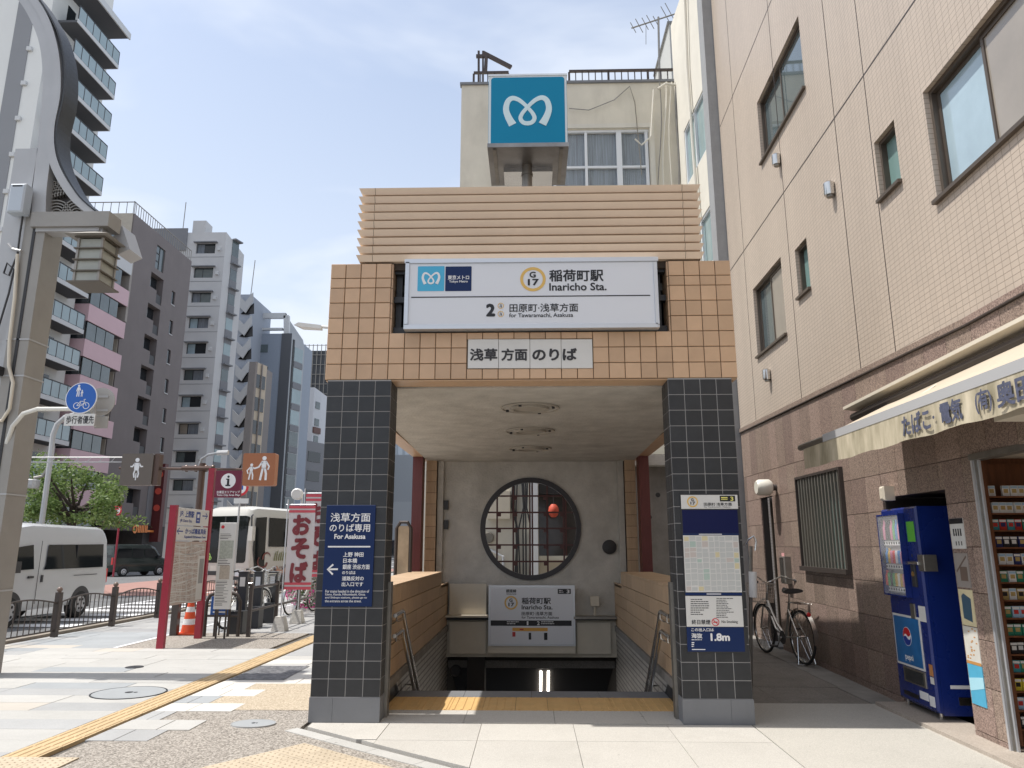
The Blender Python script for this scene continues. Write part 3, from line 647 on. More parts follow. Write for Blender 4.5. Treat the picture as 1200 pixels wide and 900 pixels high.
mb = MB(); mb.add([(cx0 + .02, CY0, cz0 - .001), (cx1 - .02, CY0, cz0 - .001), (cx1 - .12, CY0 + .5, cz0 - .10), (cx0 + .12, CY0 + .5, cz0 - .10)], [(0, 1, 2, 3)])
mb2 = MB(); mb2.box(cx0 + .16, cx1 - .16, CY0 + .45, CY1 - .06, cz0 - .06, cz0 - .001); mb2.build('lower_box', m_steel, cb)
FC = FY(CY0); a0, b1 = FC.px(575.6, 91.4); a1, b0 = FC.px(662.6, 169.8); s4 = [(Frame((0, CY0, 0), (1, 0, 0)), a0, a1), (Frame((cx0, CY0, 0), (0, -1, 0)), -.88, -.02), (Frame((cx1, CY0, 0), (0, 1, 0)), .02, .88)]
for Fq, u0, u1 in s4:
    MB().poly(Fq, rrect(u0, u1, b0, b1, .035), 0, .004).build('teal_panel', m_teal, cb)
    mb = MB(); wv = u1 - u0; logo(mb, Fq.off(.004), u0 + wv * .145, u1 - wv * .155, b0 + (b1 - b0) * .28, b0 + (b1 - b0) * .72, .003); mb.build('emblem', m_palec, cb)
mb = MB(); mb.tube([(-.02, 8.05, 5.2), (-.02, 8.05, cz0)], .062, 16); mb.tube([(-.02, 8.05, cz0 - .13), (-.02, 8.05, cz0 - .10)], .07, 16); mb.build('post', m_steeld, cb, smooth=True)
# handrails
for sgn, lab in ((-1, 'left'), (1, 'right')):
    hr = thing('handrail', f'double stainless steel handrail on the {lab} wall of the stairway', 'handrail', (sgn * 1.3, 7.9, 0), 'stair handrails')
    X = sgn * 1.33; sl = -.80
    for dz in (0, -.19):
        zt = .905 + dz; ya = 7.92
        MB().tube([(X, 7.45, zt - .01), (X, ya - .05, zt), (X, ya + .03, zt - .02), (X, ya + .1, zt - .10), (X, 9.7, zt - .10 + sl * (9.7 - ya - .1)), (X, 13.0, zt - .10 + sl * (13.0 - ya - .1))], .021, 10).build('rail', m_steel, hr, smooth=True)
        mb = MB()
        for yy, z_ in ((7.55, zt - .01), (7.95, zt - .02), (8.9, zt - .10 + sl * .88), (9.9, zt - .10 + sl * 1.88)):
            mb.tube([(X, yy, z_), (X, yy, z_ - .06), (X + sgn * .04, yy, z_ - .085), (X + sgn * .12, yy, z_ - .085)], .009, 6)
        mb.build('bracket', m_steel, hr, smooth=True)
    MB().tube([(X, 7.47, .895), (X, 7.47, .705)], .0).build('end_link', m_steel, hr) if False else None
# stairwell lamps
for i, x in enumerate((633.8, 642.6)):
    p0 = at(x, 787, Y=14.0); p1 = at(x - .2, 815, Y=15.3)
    mb = MB(); mb.tube([p0, p1], .022, 8)
    tb = mb.build('tube_lamp', m_lamp, None, org=p0); tag(tb, ['left of two', 'right of two'][i] + ' lit fluorescent tubes side by side in the dark stairwell', 'lamp', 'fluorescent tubes in the stairwell')
# small wall fittings
o = MB().lathe((1.385, BY - .05, 1.55), [(.10, .0), (.125, .01), (.125, .05)], 24, 'y').build('wall_speaker', m_dark, None, True, org=Vector((1.385, BY, 1.55))); tag(o, 'round black fitting on the concrete wall right of the round window', 'wall fitting')
p = at(697.5, 712, Y=13.1)
o = thing('switch_box', 'small pale switch box with a conduit on the back wall above the right ledge', 'switch box', p)
MB().box(p.x - .075, p.x + .075, 13.15, 13.25, p.z + .02, p.z + .18).build('box', m_cream, o); MB().tube([(p.x, 13.2, p.z + .03), (p.x, 13.2, .38)], .02).build('conduit', m_cream, o)
for zy, lb in ((592, 'upper of two small black boxes on the concrete wall left of the round window'), (615, 'lower of two small black boxes on the concrete wall left of the round window')):
    p = at(523, zy, Y=BY); o = MB().box(p.x - .04, p.x + .04, BY - .07, BY, p.z - .08, p.z + .08).build('cable_box', m_dark, None, org=p); tag(o, lb, 'wall box')
p = at(535, 785, Y=13.2)
o = thing('siren', 'black round siren on a bracket at the left side of the stairwell', 'siren', p)
MB().lathe(p + Vector((0, -.1, 0)), [(.03, .16), (.06, .1), (.10, .02), (.10, 0), (.07, .03)], 20, 'y').build('horn', m_dark, o, True); MB().tube([p + Vector((0, .03, -.02)), p + Vector((-.12, .08, -.10))], .02).build('bracket', m_steeld, o)
# =========================================================== RIGHT-HAND BUILDING
class WFrame(Frame):
    """right wall; its upper courses rise slightly towards the back of the alley"""
    def p(s, a, b, d=0):
        sh = .04 * max(0, -a) * min(1, max(0, (b - 1.92) / 1.5))
        return s.o + s.r * a + s.u * (b + sh) + s.n * d
WA = Vector((3.66, 6.0, 0)); WB = Vector((4.0, 13.9, 0)); wr = (WA - WB).normalized()
FW = WFrame(WA, wr)
def A_(Y): return -(Y - 6.0) / -wr.y
def wx(Y, d=0): q = FW.p(A_(Y), 0, d); return q
m_tilew = brickmat('beige_strip_tile', (.52, .435, .355), (.49, .41, .335), (.30, .245, .195), .10, .052, .0035, 'Y', .45, .30, 0.0, .10)
m_pan = M('brown_granite', (.235, .172, .14), .5, rnd=.16, hue=.008, var=.15, scale=2, spec=.3, speck=(.6, 110, (.08, .055, .045), (.46, .35, .29)), bump=.05, bscale=90)
m_trim = M('dark_trim', (.05, .04, .035), .5)
m_winf = M('bronze_window_frame', (.13, .105, .085), .4, metal=.5)
m_glass = M('window_glass', (.10, .13, .135), .04, spec=1.0, var=.3, scale=1)
m_glassd = M('dark_glass', (.02, .025, .03), .03, spec=.8)
m_glassg = M('green_frosted_glass', (.17, .27, .25), .25)
m_glassb = M('glass_with_blind', (.34, .30, .25), .18, var=.2, scale=1.5, spec=.8)
m_glassl = M('pale_reflecting_glass', (.40, .52, .58), .08, spec=1.0, var=.25, scale=1.2)
bld = thing('tiled_building', 'beige tiled building with brown granite ground floor along the right side', 'building', (3.66, 6, 0))
wins = {'w1': (9.03, 11.25, 7.59, 8.71), 'w2': (4.1, 6.17, 4.58, 5.67), 'w3': (6.76, 7.24, 5.08, 5.74), 'w4': (10.69, 12.36, 4.50, 5.72), 'w5': (9.52, 10.03, 4.85, 5.57)}
BND = 3.37
hs = [(A_(y1), A_(y0), b0, b1) for (y0, y1, b0, b1) in wins.values()]
mb = MB(); wall_holes(mb, FW, A_(13.93), 14, BND + .05, 16, hs, .16, (0,))
mb.add([FW.p(A_(13.93), 0, 0), FW.p(A_(13.93), 16, 0), FW.p(A_(13.93), 16, -6), FW.p(A_(13.93), 0, -6)], [(0, 1, 2, 3)])
mb.build('wall', m_tilew, bld)
lowd = [(A_(10.76), A_(9.02), 1.26, 2.46), (A_(12.86), A_(12.15), .0, 2.30), (A_(7.98), A_(6.68), -.1, 2.05), (A_(6.2), A_(1.6), -.1, 2.28)]
lowh = lowd; lowd2 = lowd[:3] + [(A_(6.42), A_(1.6), -.1, 2.28)]
mb = MB(); wall_holes(mb, FW.__class__(FW.o - FW.n * .02, wr), A_(13.93), 14, -.3, BND, lowd2, .10, (0,))
base = mb.build('ground_floor_wall', m_trim, bld)
for u0, u1 in ((A_(13.93), 0), (0, 14)): MB().plate(FW, u0, u1, BND + .0, BND + .055, -.02, .022).build('band_course', m_pan, bld); MB().plate(FW, u0, u1, BND - .014, BND - .002, -.02, .026).build('drip_edge', m_trim, bld)
a = A_(13.93); js = [A_(6.352 + .41 * k) for k in range(19, -18, -1)]
js = [A_(13.93)] + [j for j in js if j > A_(13.93) + .08]
rws = [-.05, .07] + [.07 + .37 * k for k in range(1, 9)] ; rws[-1] = BND - .015
for i in range(len(js) - 1):
    for j in range(len(rws) - 1):
        for (a0, a1, b0, b1) in subtract((js[i] + .0028, js[i + 1] - .0028, rws[j] + .0028, rws[j + 1] - .0028), [(h[0] - .0, h[1] + .0, h[2], h[3]) for h in lowh]):
            MB().plate(FW, a0, a1, b0, b1, -.02, 0.0, .0015).build('panel', m_pan, base)
# joints of the tile wall
mb = MB()
for b in (6.6, 9.8, 13.0): mb.plate(FW, A_(13.9), 0, b - .010, b + .010, -.005, .002); mb.plate(FW, 0, 13, b - .010, b + .010, -.005, .002)
mb.build('horizontal_joint', m_trim, bld)
mb = MB()
for x in (995, 1036.7, 925, 872):
    a = FW.px(x, 300)[0]; MB().plate(FW, a - .007, a + .007, BND + .06, 15.9, -.005, .0025).build('vertical_joint', m_trim, bld)
for a in (1.9, 4.3): MB().plate(FW, a - .007, a + .007, BND + .06, 15.9, -.005, .0025).build('vertical_joint', m_trim, bld)
def sliding(key, panes, split=.5, deep=.11):
    y0, y1, b0, b1 = wins[key]; a0, a1 = A_(y1), A_(y0)
    mb = MB(); t = .04
    mb.plate(FW, a0, a1, b0, b0 + t, -.15, -.05); mb.plate(FW, a0, a1, b1 - t, b1, -.15, -.05); mb.plate(FW, a0, a0 + t, b0 + t, b1 - t, -.15, -.05); mb.plate(FW, a1 - t, a1, b0 + t, b1 - t, -.15, -.05)
    w_ = mb.build('window', m_winf, bld)
    MB().plate(FW, a0 - .02, a1 + .02, b0 - .035, b0 + .0, -.14, .045).build('sill', m_winf, w_)
    if len(panes) == 1: MB().plate(FW, a0 + t, a1 - t, b0 + t, b1 - t, -.13, -deep).build('pane', panes[0], w_); return
    am = a0 + (a1 - a0) * split
    for k, (u0, u1, d) in enumerate(((a0 + t, am + .02, -.125), (am - .02, a1 - t, -.095))):
        mb = MB(); q = .035
        mb.plate(FW, u0, u1, b0 + t, b0 + t + q, d, d + .025); mb.plate(FW, u0, u1, b1 - t - q, b1 - t, d, d + .025); mb.plate(FW, u0, u0 + q, b0 + t + q, b1 - t - q, d, d + .025); mb.plate(FW, u1 - q, u1, b0 + t + q, b1 - t - q, d, d + .025)
        mb.build('sash', m_winf, w_); MB().plate(FW, u0 + q, u1 - q, b0 + t + q, b1 - t - q, d + .002, d + .012).build('pane', panes[k], w_)
sliding('w1', [m_glass, m_glass], .48); sliding('w2', [m_glassl, m_glassb], .40); sliding('w3', [m_glassg]); sliding('w4', [m_glass, m_glassb], .5); sliding('w5', [m_glassg])
# roof slab so the block is closed
MB().box(3.3, 11, -8, 14, 16, 16.2).build('roof', m_trim, bld)
# vents
vl = ['small steel vent hood below the topmost window on the tiled wall', 'small steel vent hood left of the small upper window on the tiled wall', 'lowest small steel vent hood just above the granite floor']
for (px_, py_), lb in zip(((914, 186), (977, 220), (902.5, 438)), vl):
    a, b = FW.px(px_, py_); q = FW.p(a, 0, 0) + Vector((0, 0, b))
    o = thing('vent_hood', lb, 'vent', q, 'vent hoods on the tiled wall'); MB().lathe(q + FW.n * .055, [(.062, -.10), (.066, -.08), (.066, .06), (.05, .075), (.02, .08)], 18).build('cover', m_steel, o, True)
    MB().lathe(q + FW.n * .05, [(.045, -.125), (.045, -.10)], 12).build('outlet', m_steeld, o)
# barred window
gw = thing('barred_window', 'ground floor window behind vertical dark metal bars on the granite wall', 'window', FW.p(A_(9.9), 1.26, 0))
a0, a1, b0, b1 = lowh[0]; mb = MB()
mb.plate(FW, a0, a1, b0 - .03, b0 + .03, -.15, .08); mb.plate(FW, a0, a1, b1 - .03, b1, -.1, .05); mb.plate(FW, a0, a0 + .03, b0 + .03, b1 - .03, -.1, .05); mb.plate(FW, a1 - .03, a1, b0 + .03, b1 - .03, -.1, .05); mb.build('frame', m_trim, gw)
nb = 14
m_bar = M('olive_metal_bar', (.20, .19, .165), .4, metal=.4)
for k in range(nb): aa = a0 + .05 + (a1 - a0 - .1) * (k + .5) / nb; MB().plate(FW, aa - .018, aa + .018, b0 + .03, b1 - .03, .01, .035).build('bar', m_bar, gw)
for bb in (b0 + .12, b1 - .14): MB().plate(FW, a0 + .03, a1 - .03, bb - .01, bb + .01, -.0, .01).build('crossbar', m_bar, gw)
MB().plate(FW, a0 + .03, a1 - .03, b0 + .03, b1 - .03, -.13, -.12).build('pane', m_glassb, gw)
MB().plate(FW, a0 + .95, a1 - .15, b0 + .03, b1 - .03, -.115, -.10).build('blind', m_glassg, gw)
# side door
dr = thing('side_door', 'narrow dark glazed side door in the granite wall behind the parked bicycle', 'door', FW.p(A_(12.5), 0, 0)); a0, a1, b0, b1 = lowh[1]
MB().plate(FW, a0, a1, .03, b1, -.25, -.22).build('panel', m_glassd, dr); mb = MB()
for aa in (a0, a0 + .32, a1 - .05): MB().plate(FW, aa, aa + .05, .03, b1, -.22, -.15).build('stile', m_winf, dr)
MB().plate(FW, a0, a1, -.02, .03, -.25, .06).build('threshold', m_greybase, dr)
# wall light, meter box, pink sticker, yellow plate
q = FW.p(A_(11.86), 2.40, 0); wl = thing('wall_light', 'round white outdoor wall light above the side door', 'wall light', q)
MB().lathe(q + FW.n * -.0, [(.05, .0), (.05, -.10)], 14, 'x').build('arm', m_trim, wl); MB().lathe(q, [(.10, -.32), (.125, -.28), (.13, -.12), (.10, -.08)], 24, 'x').build('shade', M('lamp_white', (.7, .68, .6), .4), wl, True)
a, b = FW.px(925, 668); 
q = FW.p(a, b, 0); mbx = thing('meter_box', 'small grey metal box on the granite wall beside the side door', 'meter box', q); MB().plate(FW, a - .12, a + .12, b - .2, b + .2, 0, .10, .01).build('case', m_steeld, mbx); MB().plate(FW, a - .1, a + .1, b - .18, b + .18, .10, .108).build('lid', m_steel, mbx)
a, b = FW.px(918, 655); o = MB().plate(FW, a - .07, a + .07, b - .09, b + .09, .0, .004).build('pink_notice', M('pink_paper', (.75, .38, .38), .6), None, org=FW.p(a, b, 0)); tag(o, 'small pink paper notice on the granite wall above the grey meter box', 'notice')
a, b = FW.px(1044.5, 653); o = thing('yellow_plate', 'small yellow plate on the granite wall left of the vending machine', 'plate', FW.p(a, b, 0)); MB().plate(FW, a - .075, a + .075, b - .035, b + .035, 0, .006).build('plate', M('plate_yellow', (.75, .55, .08), .5), o)
mb = MB()
for k in range(3): mb.plate(FW, a - .055 + .04 * k, a - .03 + .04 * k, b - .02, b + .02, .006, .008)
tag(mb.build('symbol_print', m_black, o), kind='stuff')
a, b = FW.px(1046, 578); q = FW.p(a, b, 0); o = thing('speaker', 'small beige box loudspeaker on the granite wall above the vending machine', 'loudspeaker', q); MB().plate(FW, a - .05, a + .05, b - .08, b + .06, 0, .12, .02).build('case', m_cream, o)
# pipe down the wall foot / white cylinder near right pillar
q = at(885, 685, X=2.75); o = thing('pipe_cover', 'short white pipe with a hooked steel arm standing out beside the right pillar', 'pipe', (2.55, 8.5, 1.1))
p1 = at(882, 670, Y=8.6); p2 = at(882.5, 700, Y=8.6); MB().tube([p2, p1], .045, 14).build('white_cylinder', m_white, o, True)
p3 = at(877, 632, Y=8.6); p4 = at(883, 628, Y=8.6); p5 = at(886, 634, Y=8.6); MB().tube([at(872, 640, Y=8.6), p3, p4, p5, at(885, 645, Y=8.6)], .012, 8).build('hook', m_steel, o, True); MB().tube([at(880, 640, Y=8.62), at(880, 845, Y=8.62)], .02, 8).build('stand', m_steeld, o)
# =========================================================== AWNING
aw = thing('awning', 'long cream awning with dark blue lettering on its stained valance above the shop', 'awning', (3.6, 5, 3))
m_canv = M('cream_canvas', (.50, .425, .325), .8, var=.08, scale=3, bump=.05)
m_val = M('stained_valance', (.56, .49, .36), .85, col2=(.27, .235, .155), scale=9, stretch=(1, 1, .25), bump=.1, bscale=6)
AX, AZ = 2.97, at(967, 513, X=2.97).z; AY0, AYC, AY1 = 8.1, 7.40, 1.2
mb = MB(); mb.box(3.50, 3.70, AY1, 8.4, 3.06, 3.17); mb.box(3.64, 3.76, AY1, 8.4, 2.96, 3.06)
for k in range(2): pass
case = MB(); case.hexa([FW.p(A_(8.4), 3.00, 0), FW.p(A_(AY1), 3.12, 0), FW.p(A_(AY1), 3.12, .16), FW.p(A_(8.4), 3.02, .16), FW.p(A_(8.4), 3.03, 0), FW.p(A_(AY1), 3.15, 0), FW.p(A_(AY1), 3.15, .16), FW.p(A_(8.4), 3.05, .16)]); case.build('case', m_cream, aw)
mb = MB(); mb.tube([FW.p(A_(8.35), 2.93, .07), FW.p(A_(AY1), 3.03, .07)], .045, 10); mb.build('roller', m_trim, aw)
mb = MB(); n = 40; vs = []
pa = FW.p(A_(AYC), 2.93, .08); pb = FW.p(A_(AY1), 3.02, .08)
vs = [pa, pb, Vector((AX, AY1, AZ + .02)), Vector((AX, AYC, AZ + .02))]
mb.hexa([v + Vector((0, 0, -.008)) for v in vs] + vs); mb.build('canopy', m_canv, aw)
mb = MB(); mb.box(AX - .03, AX + .03, AY1, AYC, AZ - .045, AZ + .03); mb.build('front_bar', M('bar_grey_white', (.40, .40, .40), .5), aw); MB().tube([(AX, AYC, AZ - .01), (AX, AY0, AZ - .01)], .035, 10).build('front_bar_end', m_steeld, aw)
vz1, vz0 = AZ - .045, AZ - .265
mb = MB(); n = 90; pts = []
for k in range(n + 1):
    y = AY0 - .15 + (AY1 - AY0 + .15) * k / n; pts.append((AX - .030 + .005 * math.sin(k * 1.7) + .004 * math.sin(k * .6), y))
vs = []; 
for (x, y) in pts: vs += [(AX - .026, y, vz1), (x, y, vz0 + .006 * math.sin(y * 9))]
mb.add(vs, [(2 * k, 2 * k + 1, 2 * k + 3, 2 * k + 2) for k in range(n)]); mb.build('valance', m_val, aw, True)
FV = Frame((AX - .046, 0, 0), (0, -1, 0)); mb = MB()
ink = M('faded_navy_ink', (.10, .11, .17), .7, var=.5, scale=30)
for s_, x0, x1 in (('たばこ', 1057.7, 1090.6), ('・', 1093.5, 1096), ('電気', 1102.5, 1128), ('(有)', 1143.7, 1163), ('奥田', 1168.6, 1212)):
    f = lambda x: FV.px(x, 641 - (641 - 492) * (x - 622) / 500)[0]
    if s_ == '・': mb.text(FV, s_, f(x0), f(x1), (vz0 + vz1) / 2 - .012, (vz0 + vz1) / 2 + .012)
    else: mb.text(FV, s_, f(x0), f(x1), vz0 + .035, vz1 - .025, 0, .03)
mb.v = [(x + .004, y, z) for x, y, z in mb.v]; mb.build('lettering', ink, aw)
for y in (6.4, 4.2, 2.2): MB().bar(FW.p(A_(y), 2.95, .05), (AX + .05, y - .3, AZ - .02), .03, .04).build('arm', m_cream, aw)
# shop lamp box under awning
o = thing('shop_ceiling_lamp', 'beige box lamp fixed under the awning at the right edge', 'lamp', (3.25, 4.8, 2.4)); MB().box(3.15, 3.5, 4.5, 5.0, 2.38, 2.48).build('case', m_cream, o); MB().tube([(3.4, 4.8, 2.48), (3.6, 4.8, 2.6)], .02).build('arm', m_steeld, o)
# =========================================================== SHOP
m_wood = M('brown_shop_wood', (.20, .075, .03), .45, var=.4, scale=6, stretch=(6, 6, .6), bump=.1)
shop = thing('tobacco_shop', 'tobacco shop opening with aluminium door rails in the granite wall', 'shop', (3.7, 6.2, 0))
MB().box(4.6, 4.62, 1.5, 6.6, 0, 2.35).build('back_wall', m_wood, shop); MB().box(3.72, 4.62, 6.46, 6.5, 0, 2.35).build('side_wall', m_wood, shop); MB().box(3.7, 4.62, 1.5, 6.5, 2.30, 2.36).build('ceiling', m_cream, shop); MB().box(3.93, 4.62, 1.5, 6.5, -.02, .026).build('floor', m_greybase, shop)
q = wx(6.2); 
for k, dy in enumerate((0, .035, .075)): MB().box(3.655 + .016 * k, 3.672 + .016 * k, 6.165 - dy*.5, 6.19 - dy*.5, .03, 2.27).build('door_rail', m_alu if k != 1 else m_steeld, shop)
MB().box(3.7, 4.62, 1.4, 1.5, 0, 2.36).build('end_wall', m_wood, shop); MB().box(3.64, 3.75, 1.6, 6.19, 2.25, 2.30).build('header_rail', m_steeld, shop)
MB().box(3.70, 3.76, 6.22, 6.40, .03, 2.28).build('jamb', m_wood, shop)
shf = thing('shelf_unit', 'dark wooden shelf unit full of cigarette packs inside the shop', 'shelf', (4.1, 6.35, .05))
SX0, SX1 = 3.79, 4.58; MB().box(SX0 - .03, SX0, 6.22, 6.45, .05, 2.25).build('side_board', m_wood, shf); MB().box(SX0, SX1, 6.43, 6.45, .05, 2.25).build('back_board', m_wood, shf)
pk = {'white': (.72, .7, .66), 'red': (.5, .04, .03), 'green': (.03, .22, .13), 'navy': (.02, .03, .12), 'black': (.02, .02, .022), 'yellow': (.7, .55, .05), 'pale blue': (.35, .5, .62), 'teal': (.05, .3, .32), 'gold': (.45, .32, .12)}
ordn = ['topmost', 'second', 'third', 'fourth', 'fifth', 'sixth', 'seventh', 'eighth', 'ninth', 'tenth', 'eleventh', 'twelfth', 'thirteenth', 'fourteenth']
pal = [['white'], ['white'], ['teal', 'red', 'green', 'red', 'teal', 'white'], ['black', 'black', 'navy', 'pale blue'], ['pale blue', 'white', 'navy'], ['green', 'teal', 'white'], ['black', 'white', 'gold'], ['white', 'pale blue', 'green'], ['yellow', 'green', 'teal'], ['navy', 'black'], ['green', 'gold', 'teal'], ['yellow', 'red'], ['white', 'pale blue'], ['black', 'yellow', 'gold']]
rg = random.Random(5); proto = {}
lab_m = {c: M('pack_' + c.replace(' ', '_'), pk[c], .35, var=.1, scale=30) for c in pk}
for r in range(14):
    z = 2.10 - .138 * (r + 1)
    MB().box(SX0, SX1, 6.24, 6.43, z - .012, z).build('shelf_board', m_wood, shf)
    x = SX0 + .02 + rg.uniform(0, .02); nth = -1
    while x < SX1 - .07:
        if r < 2 and rg.random() < .15: x += .05; continue
        c = rg.choice(pal[r]); key = c
        if key not in proto:
            p = thing('cigarette_pack', '', 'cigarette pack', (0, 0, 0)); MB().box(0, .056, 0, .022, 0, .088).build('box', lab_m[c], p); c2 = rg.choice(['white', 'red', 'black', 'gold'])
            MB().box(.010, .046, -.0008, 0, .028, .060).build('print', lab_m[c2 if c2 != c else 'navy'], p); MB().box(.002, .054, -.0006, 0, .066, .084).build('lid_band', lab_m['white' if c != 'white' else 'pale blue'], p); proto[key] = p; o = p
        else: o = dup(proto[key])
        o.location = (x, 6.26 + rg.uniform(0, .02), z); o.rotation_euler = (0, 0, rg.uniform(-.05, .05))
        art = ordn[r] + ' row of the shop shelf'
        nth += 1; o['label'] = f'{c} cigarette pack, {ordn[nth] if nth else "first"} from the left in the {art}'; o['group'] = 'cigarette packs on the shop shelf'
        x += .0625
# posters
pl = [('white_poster', 'white notice with black figures, topmost of the posters beside the vending machine', (1116.7, 606.5, 1134.3, 643.6), (.62, .62, .60)), ('grey_poster', 'grey photo poster, second of the posters beside the vending machine', (1120.5, 647.7, 1140.3, 689), (.30, .27, .25)), ('cream_poster', 'cream poster showing a dark blue device beside the vending machine', (1126.4, 690.8, 1146.3, 733.8), (.70, .62, .40)), ('printed_poster', 'white printed poster with an orange foot beside the vending machine', (1131.5, 734.8, 1151.5, 779.5), (.66, .64, .58)), ('blue_poster', 'light blue poster, lowest of the posters beside the vending machine', (1136, 777.5, 1157, 826.7), (.10, .42, .62))]
for i, (nm, lb, (x0, y0, x1, y1), c) in enumerate(pl):
    F = FW; xm = (x0 + x1) / 2; ym = (y0 + y1) / 2; a0, a1 = A_(6.66), A_(6.44)
    b1 = F.px(xm, y0)[1]; b0 = F.px(xm, y1)[1]; o = thing(nm, lb, 'poster', F.p(a0, b0, 0)); MB().plate(F, a0, a1, b0 + .004, b1 - .004, 0, .006).build('sheet', M('paper_' + nm, c, .35, var=.12, scale=14), o)
    mb = MB(); G = F.off(.0065) if False else WFrame(F.o + F.n * .0062, wr); w_ = a1 - a0; h_ = b1 - b0
    if i == 0: mb.plate(G, a0, a1, b1 - .05, b1 - .005, 0, .001); [mb.plate(G, a0 + w_ * (.2 + .17 * k), a0 + w_ * (.29 + .17 * k), b0 + h_ * .42, b0 + h_ * .65, 0, .001) for k in range(4)]; [mb.plate(G, a0 + w_ * (.3 + .2 * k), a0 + w_ * (.36 + .2 * k), b0 + h_ * .12, b0 + h_ * .25, 0, .001) for k in range(3)]; mm = m_black
    elif i == 1: mb.ribbon(G, [(a0 + .02, b0 + h_ * .45), (a1 - .02, b0 + h_ * .9)], .015, 0, .001); mb.plate(G, a0 + w_ * .35, a1 - .03, b0 + h_ * .2, b0 + h_ * .6, 0, .001); mm = M('poster_ink_brown', (.14, .10, .08), .5)
    elif i == 2: mb.poly(G, [(a0 + w_ * .2, b0 + h_ * .2), (a0 + w_ * .8, b0 + h_ * .12), (a0 + w_ * .85, b0 + h_ * .75), (a0 + w_ * .35, b0 + h_ * .88), (a0 + w_ * .2, b0 + h_ * .8)], 0, .001); mm = M('device_blue', (.05, .10, .15), .4)
    elif i == 3:
        rr = random.Random(2)
        for k in range(16): u = rr.random() * .8 + .1; v = rr.random() * .8 + .15; mb.plate(G, a0 + w_ * u - .012, a0 + w_ * u + .012, b0 + h_ * v - .006, b0 + h_ * v + .004, 0, .001)
        mb.plate(G, a0, a1, b0 + .006, b0 + .03, 0, .001); mm = M('poster_ink_orange', (.5, .25, .08), .5)
    else: mb.poly(G, [(a0, b0 + h_ * .3), (a1, b0 + h_ * .45), (a1, b0 + h_ * .7), (a0, b0 + h_ * .6)], 0, .001); mm = M('poster_pale_blue', (.4, .68, .78), .4)
    mb.build('print', mm, o)
# =========================================================== VENDING MACHINE
m_blue = M('vending_blue', (.008, .024, .17), .28, bump=.03, bscale=3, spec=.5, var=.15, scale=2)
vm = thing('vending_machine', 'dark blue drinks vending machine with a soft drink poster in a granite wall recess', 'vending machine', FW.p(A_(7.5), 0, 0))
mb = MB(); mb.plate(FW, A_(7.99), A_(6.67), 0, 2.06, -.9, -.85); mb.plate(FW, A_(7.985), A_(6.67), 2.051, 2.08, -.85, -.10); mb.plate(FW, A_(7.985), A_(7.97), 0, 2.05, -.85, -.02); mb.plate(FW, A_(6.69), A_(6.675), 0, 2.05, -.85, -.02); mb.build('recess_lining', m_trim, bld)
va0, va1 = A_(7.93), A_(7.16); VF = WFrame(FW.o + FW.n * .06, wr)
MB().plate(VF, va0, va1, .07, 1.93, -.70, -.05, .0).build('body', m_blue, vm); MB().plate(VF, va0, va1, .09, 1.93, -.048, .0, .018).build('door', m_blue, vm)
for aa in (va0 + .06, va1 - .06):
    q = VF.p(aa, 0, -.05); MB().lathe(q, [(.05, 0.002), (.05, .015), (.016, .02), (.016, .08)], 12).build('foot', m_steel, vm)
dw = va1 - va0; DX = lambda t: va0 + dw * t
disp = MB().plate(VF, DX(.06), DX(.66), 1.10, 1.84, -.04, .003).build('display_recess', M('display_back', (.30, .31, .32), .6), vm)
G1 = WFrame(VF.o + FW.n * .003, wr); rr = random.Random(11); dc = [(.6, .05, .04), (.7, .68, .6), (.05, .2, .45), (.1, .35, .12), (.55, .35, .05), (.2, .1, .05), (.6, .6, .62), (.03, .03, .03), (.55, .2, .3)]
dm = [M('drink_%s' % n_, c, .25) for n_, c in zip(('red', 'white', 'blue', 'green', 'amber', 'brown', 'silver', 'black', 'pink'), dc)]
proto_b = {}
for r, (zb, hgt) in enumerate(((1.62, .20), (1.39, .15), (1.17, .15))):
    MB().plate(G1, DX(.07), DX(.65), zb - .055, zb - .010, 0, .018, .003).build('button_strip', m_white, vm)
    for k in range(8):
        aa = DX(.10 + .072 * k); q = G1.p(aa, zb, .022)
        m_ = rr.choice(dm)
        MB().lathe(q, [(.022, 0), (.024, .01), (.024, hgt * .62), (.012, hgt * .82), (.012, hgt)] if r == 0 or rr.random() < .4 else [(.022, 0), (.024, .01), (.024, .11), (.018, .125)], 10).build('display_bottle', m_, vm, True)
        MB().disc(G1, aa, zb - .032, .012, .018, .022, 10).build('button', m_black, vm)
MB().plate(G1, DX(.05), DX(.67), 1.09, 1.86, .05, .054).build('display_window', M('clear_pane', (1, 1, 1), .02, alpha=.13), vm)
mb = MB()
for u0, u1, v0, v1 in ((.05, .67, 1.86, 1.875), (.05, .67, 1.075, 1.09), (.035, .05, 1.075, 1.875), (.67, .685, 1.075, 1.875)): MB().plate(G1, DX(u0), DX(u1), v0, v1, 0, .056).build('window_rim', m_blue, vm)
MB().plate(VF, DX(.73), DX(.93), 1.60, 1.79, 0, .003).build('green_sticker', M('sticker_green', (.12, .45, .05), .5), vm)
mb = MB(); mb.lathe(VF.p(DX(.80), 1.47, .0), [(.02, 0), (.02, .01)], 10, 'x'); mb.plate(VF, DX(.76), DX(.86), 1.18, 1.42, 0, .02, .004); mb.build('coin_panel', m_dark, vm)
MB().disc(VF, DX(.82), 1.30, .022, .02, .028, 14).build('coin_return_knob', M('brass', (.5, .3, .1), .4, metal=.7), vm)
MB().plate(VF, DX(.60), DX(.72), .88, 1.02, 0, .012, .004).build('bill_slot', m_steeld, vm); MB().plate(VF, DX(.80), DX(.97), .87, 1.01, 0, .003).build('white_sticker', m_signw2, vm)
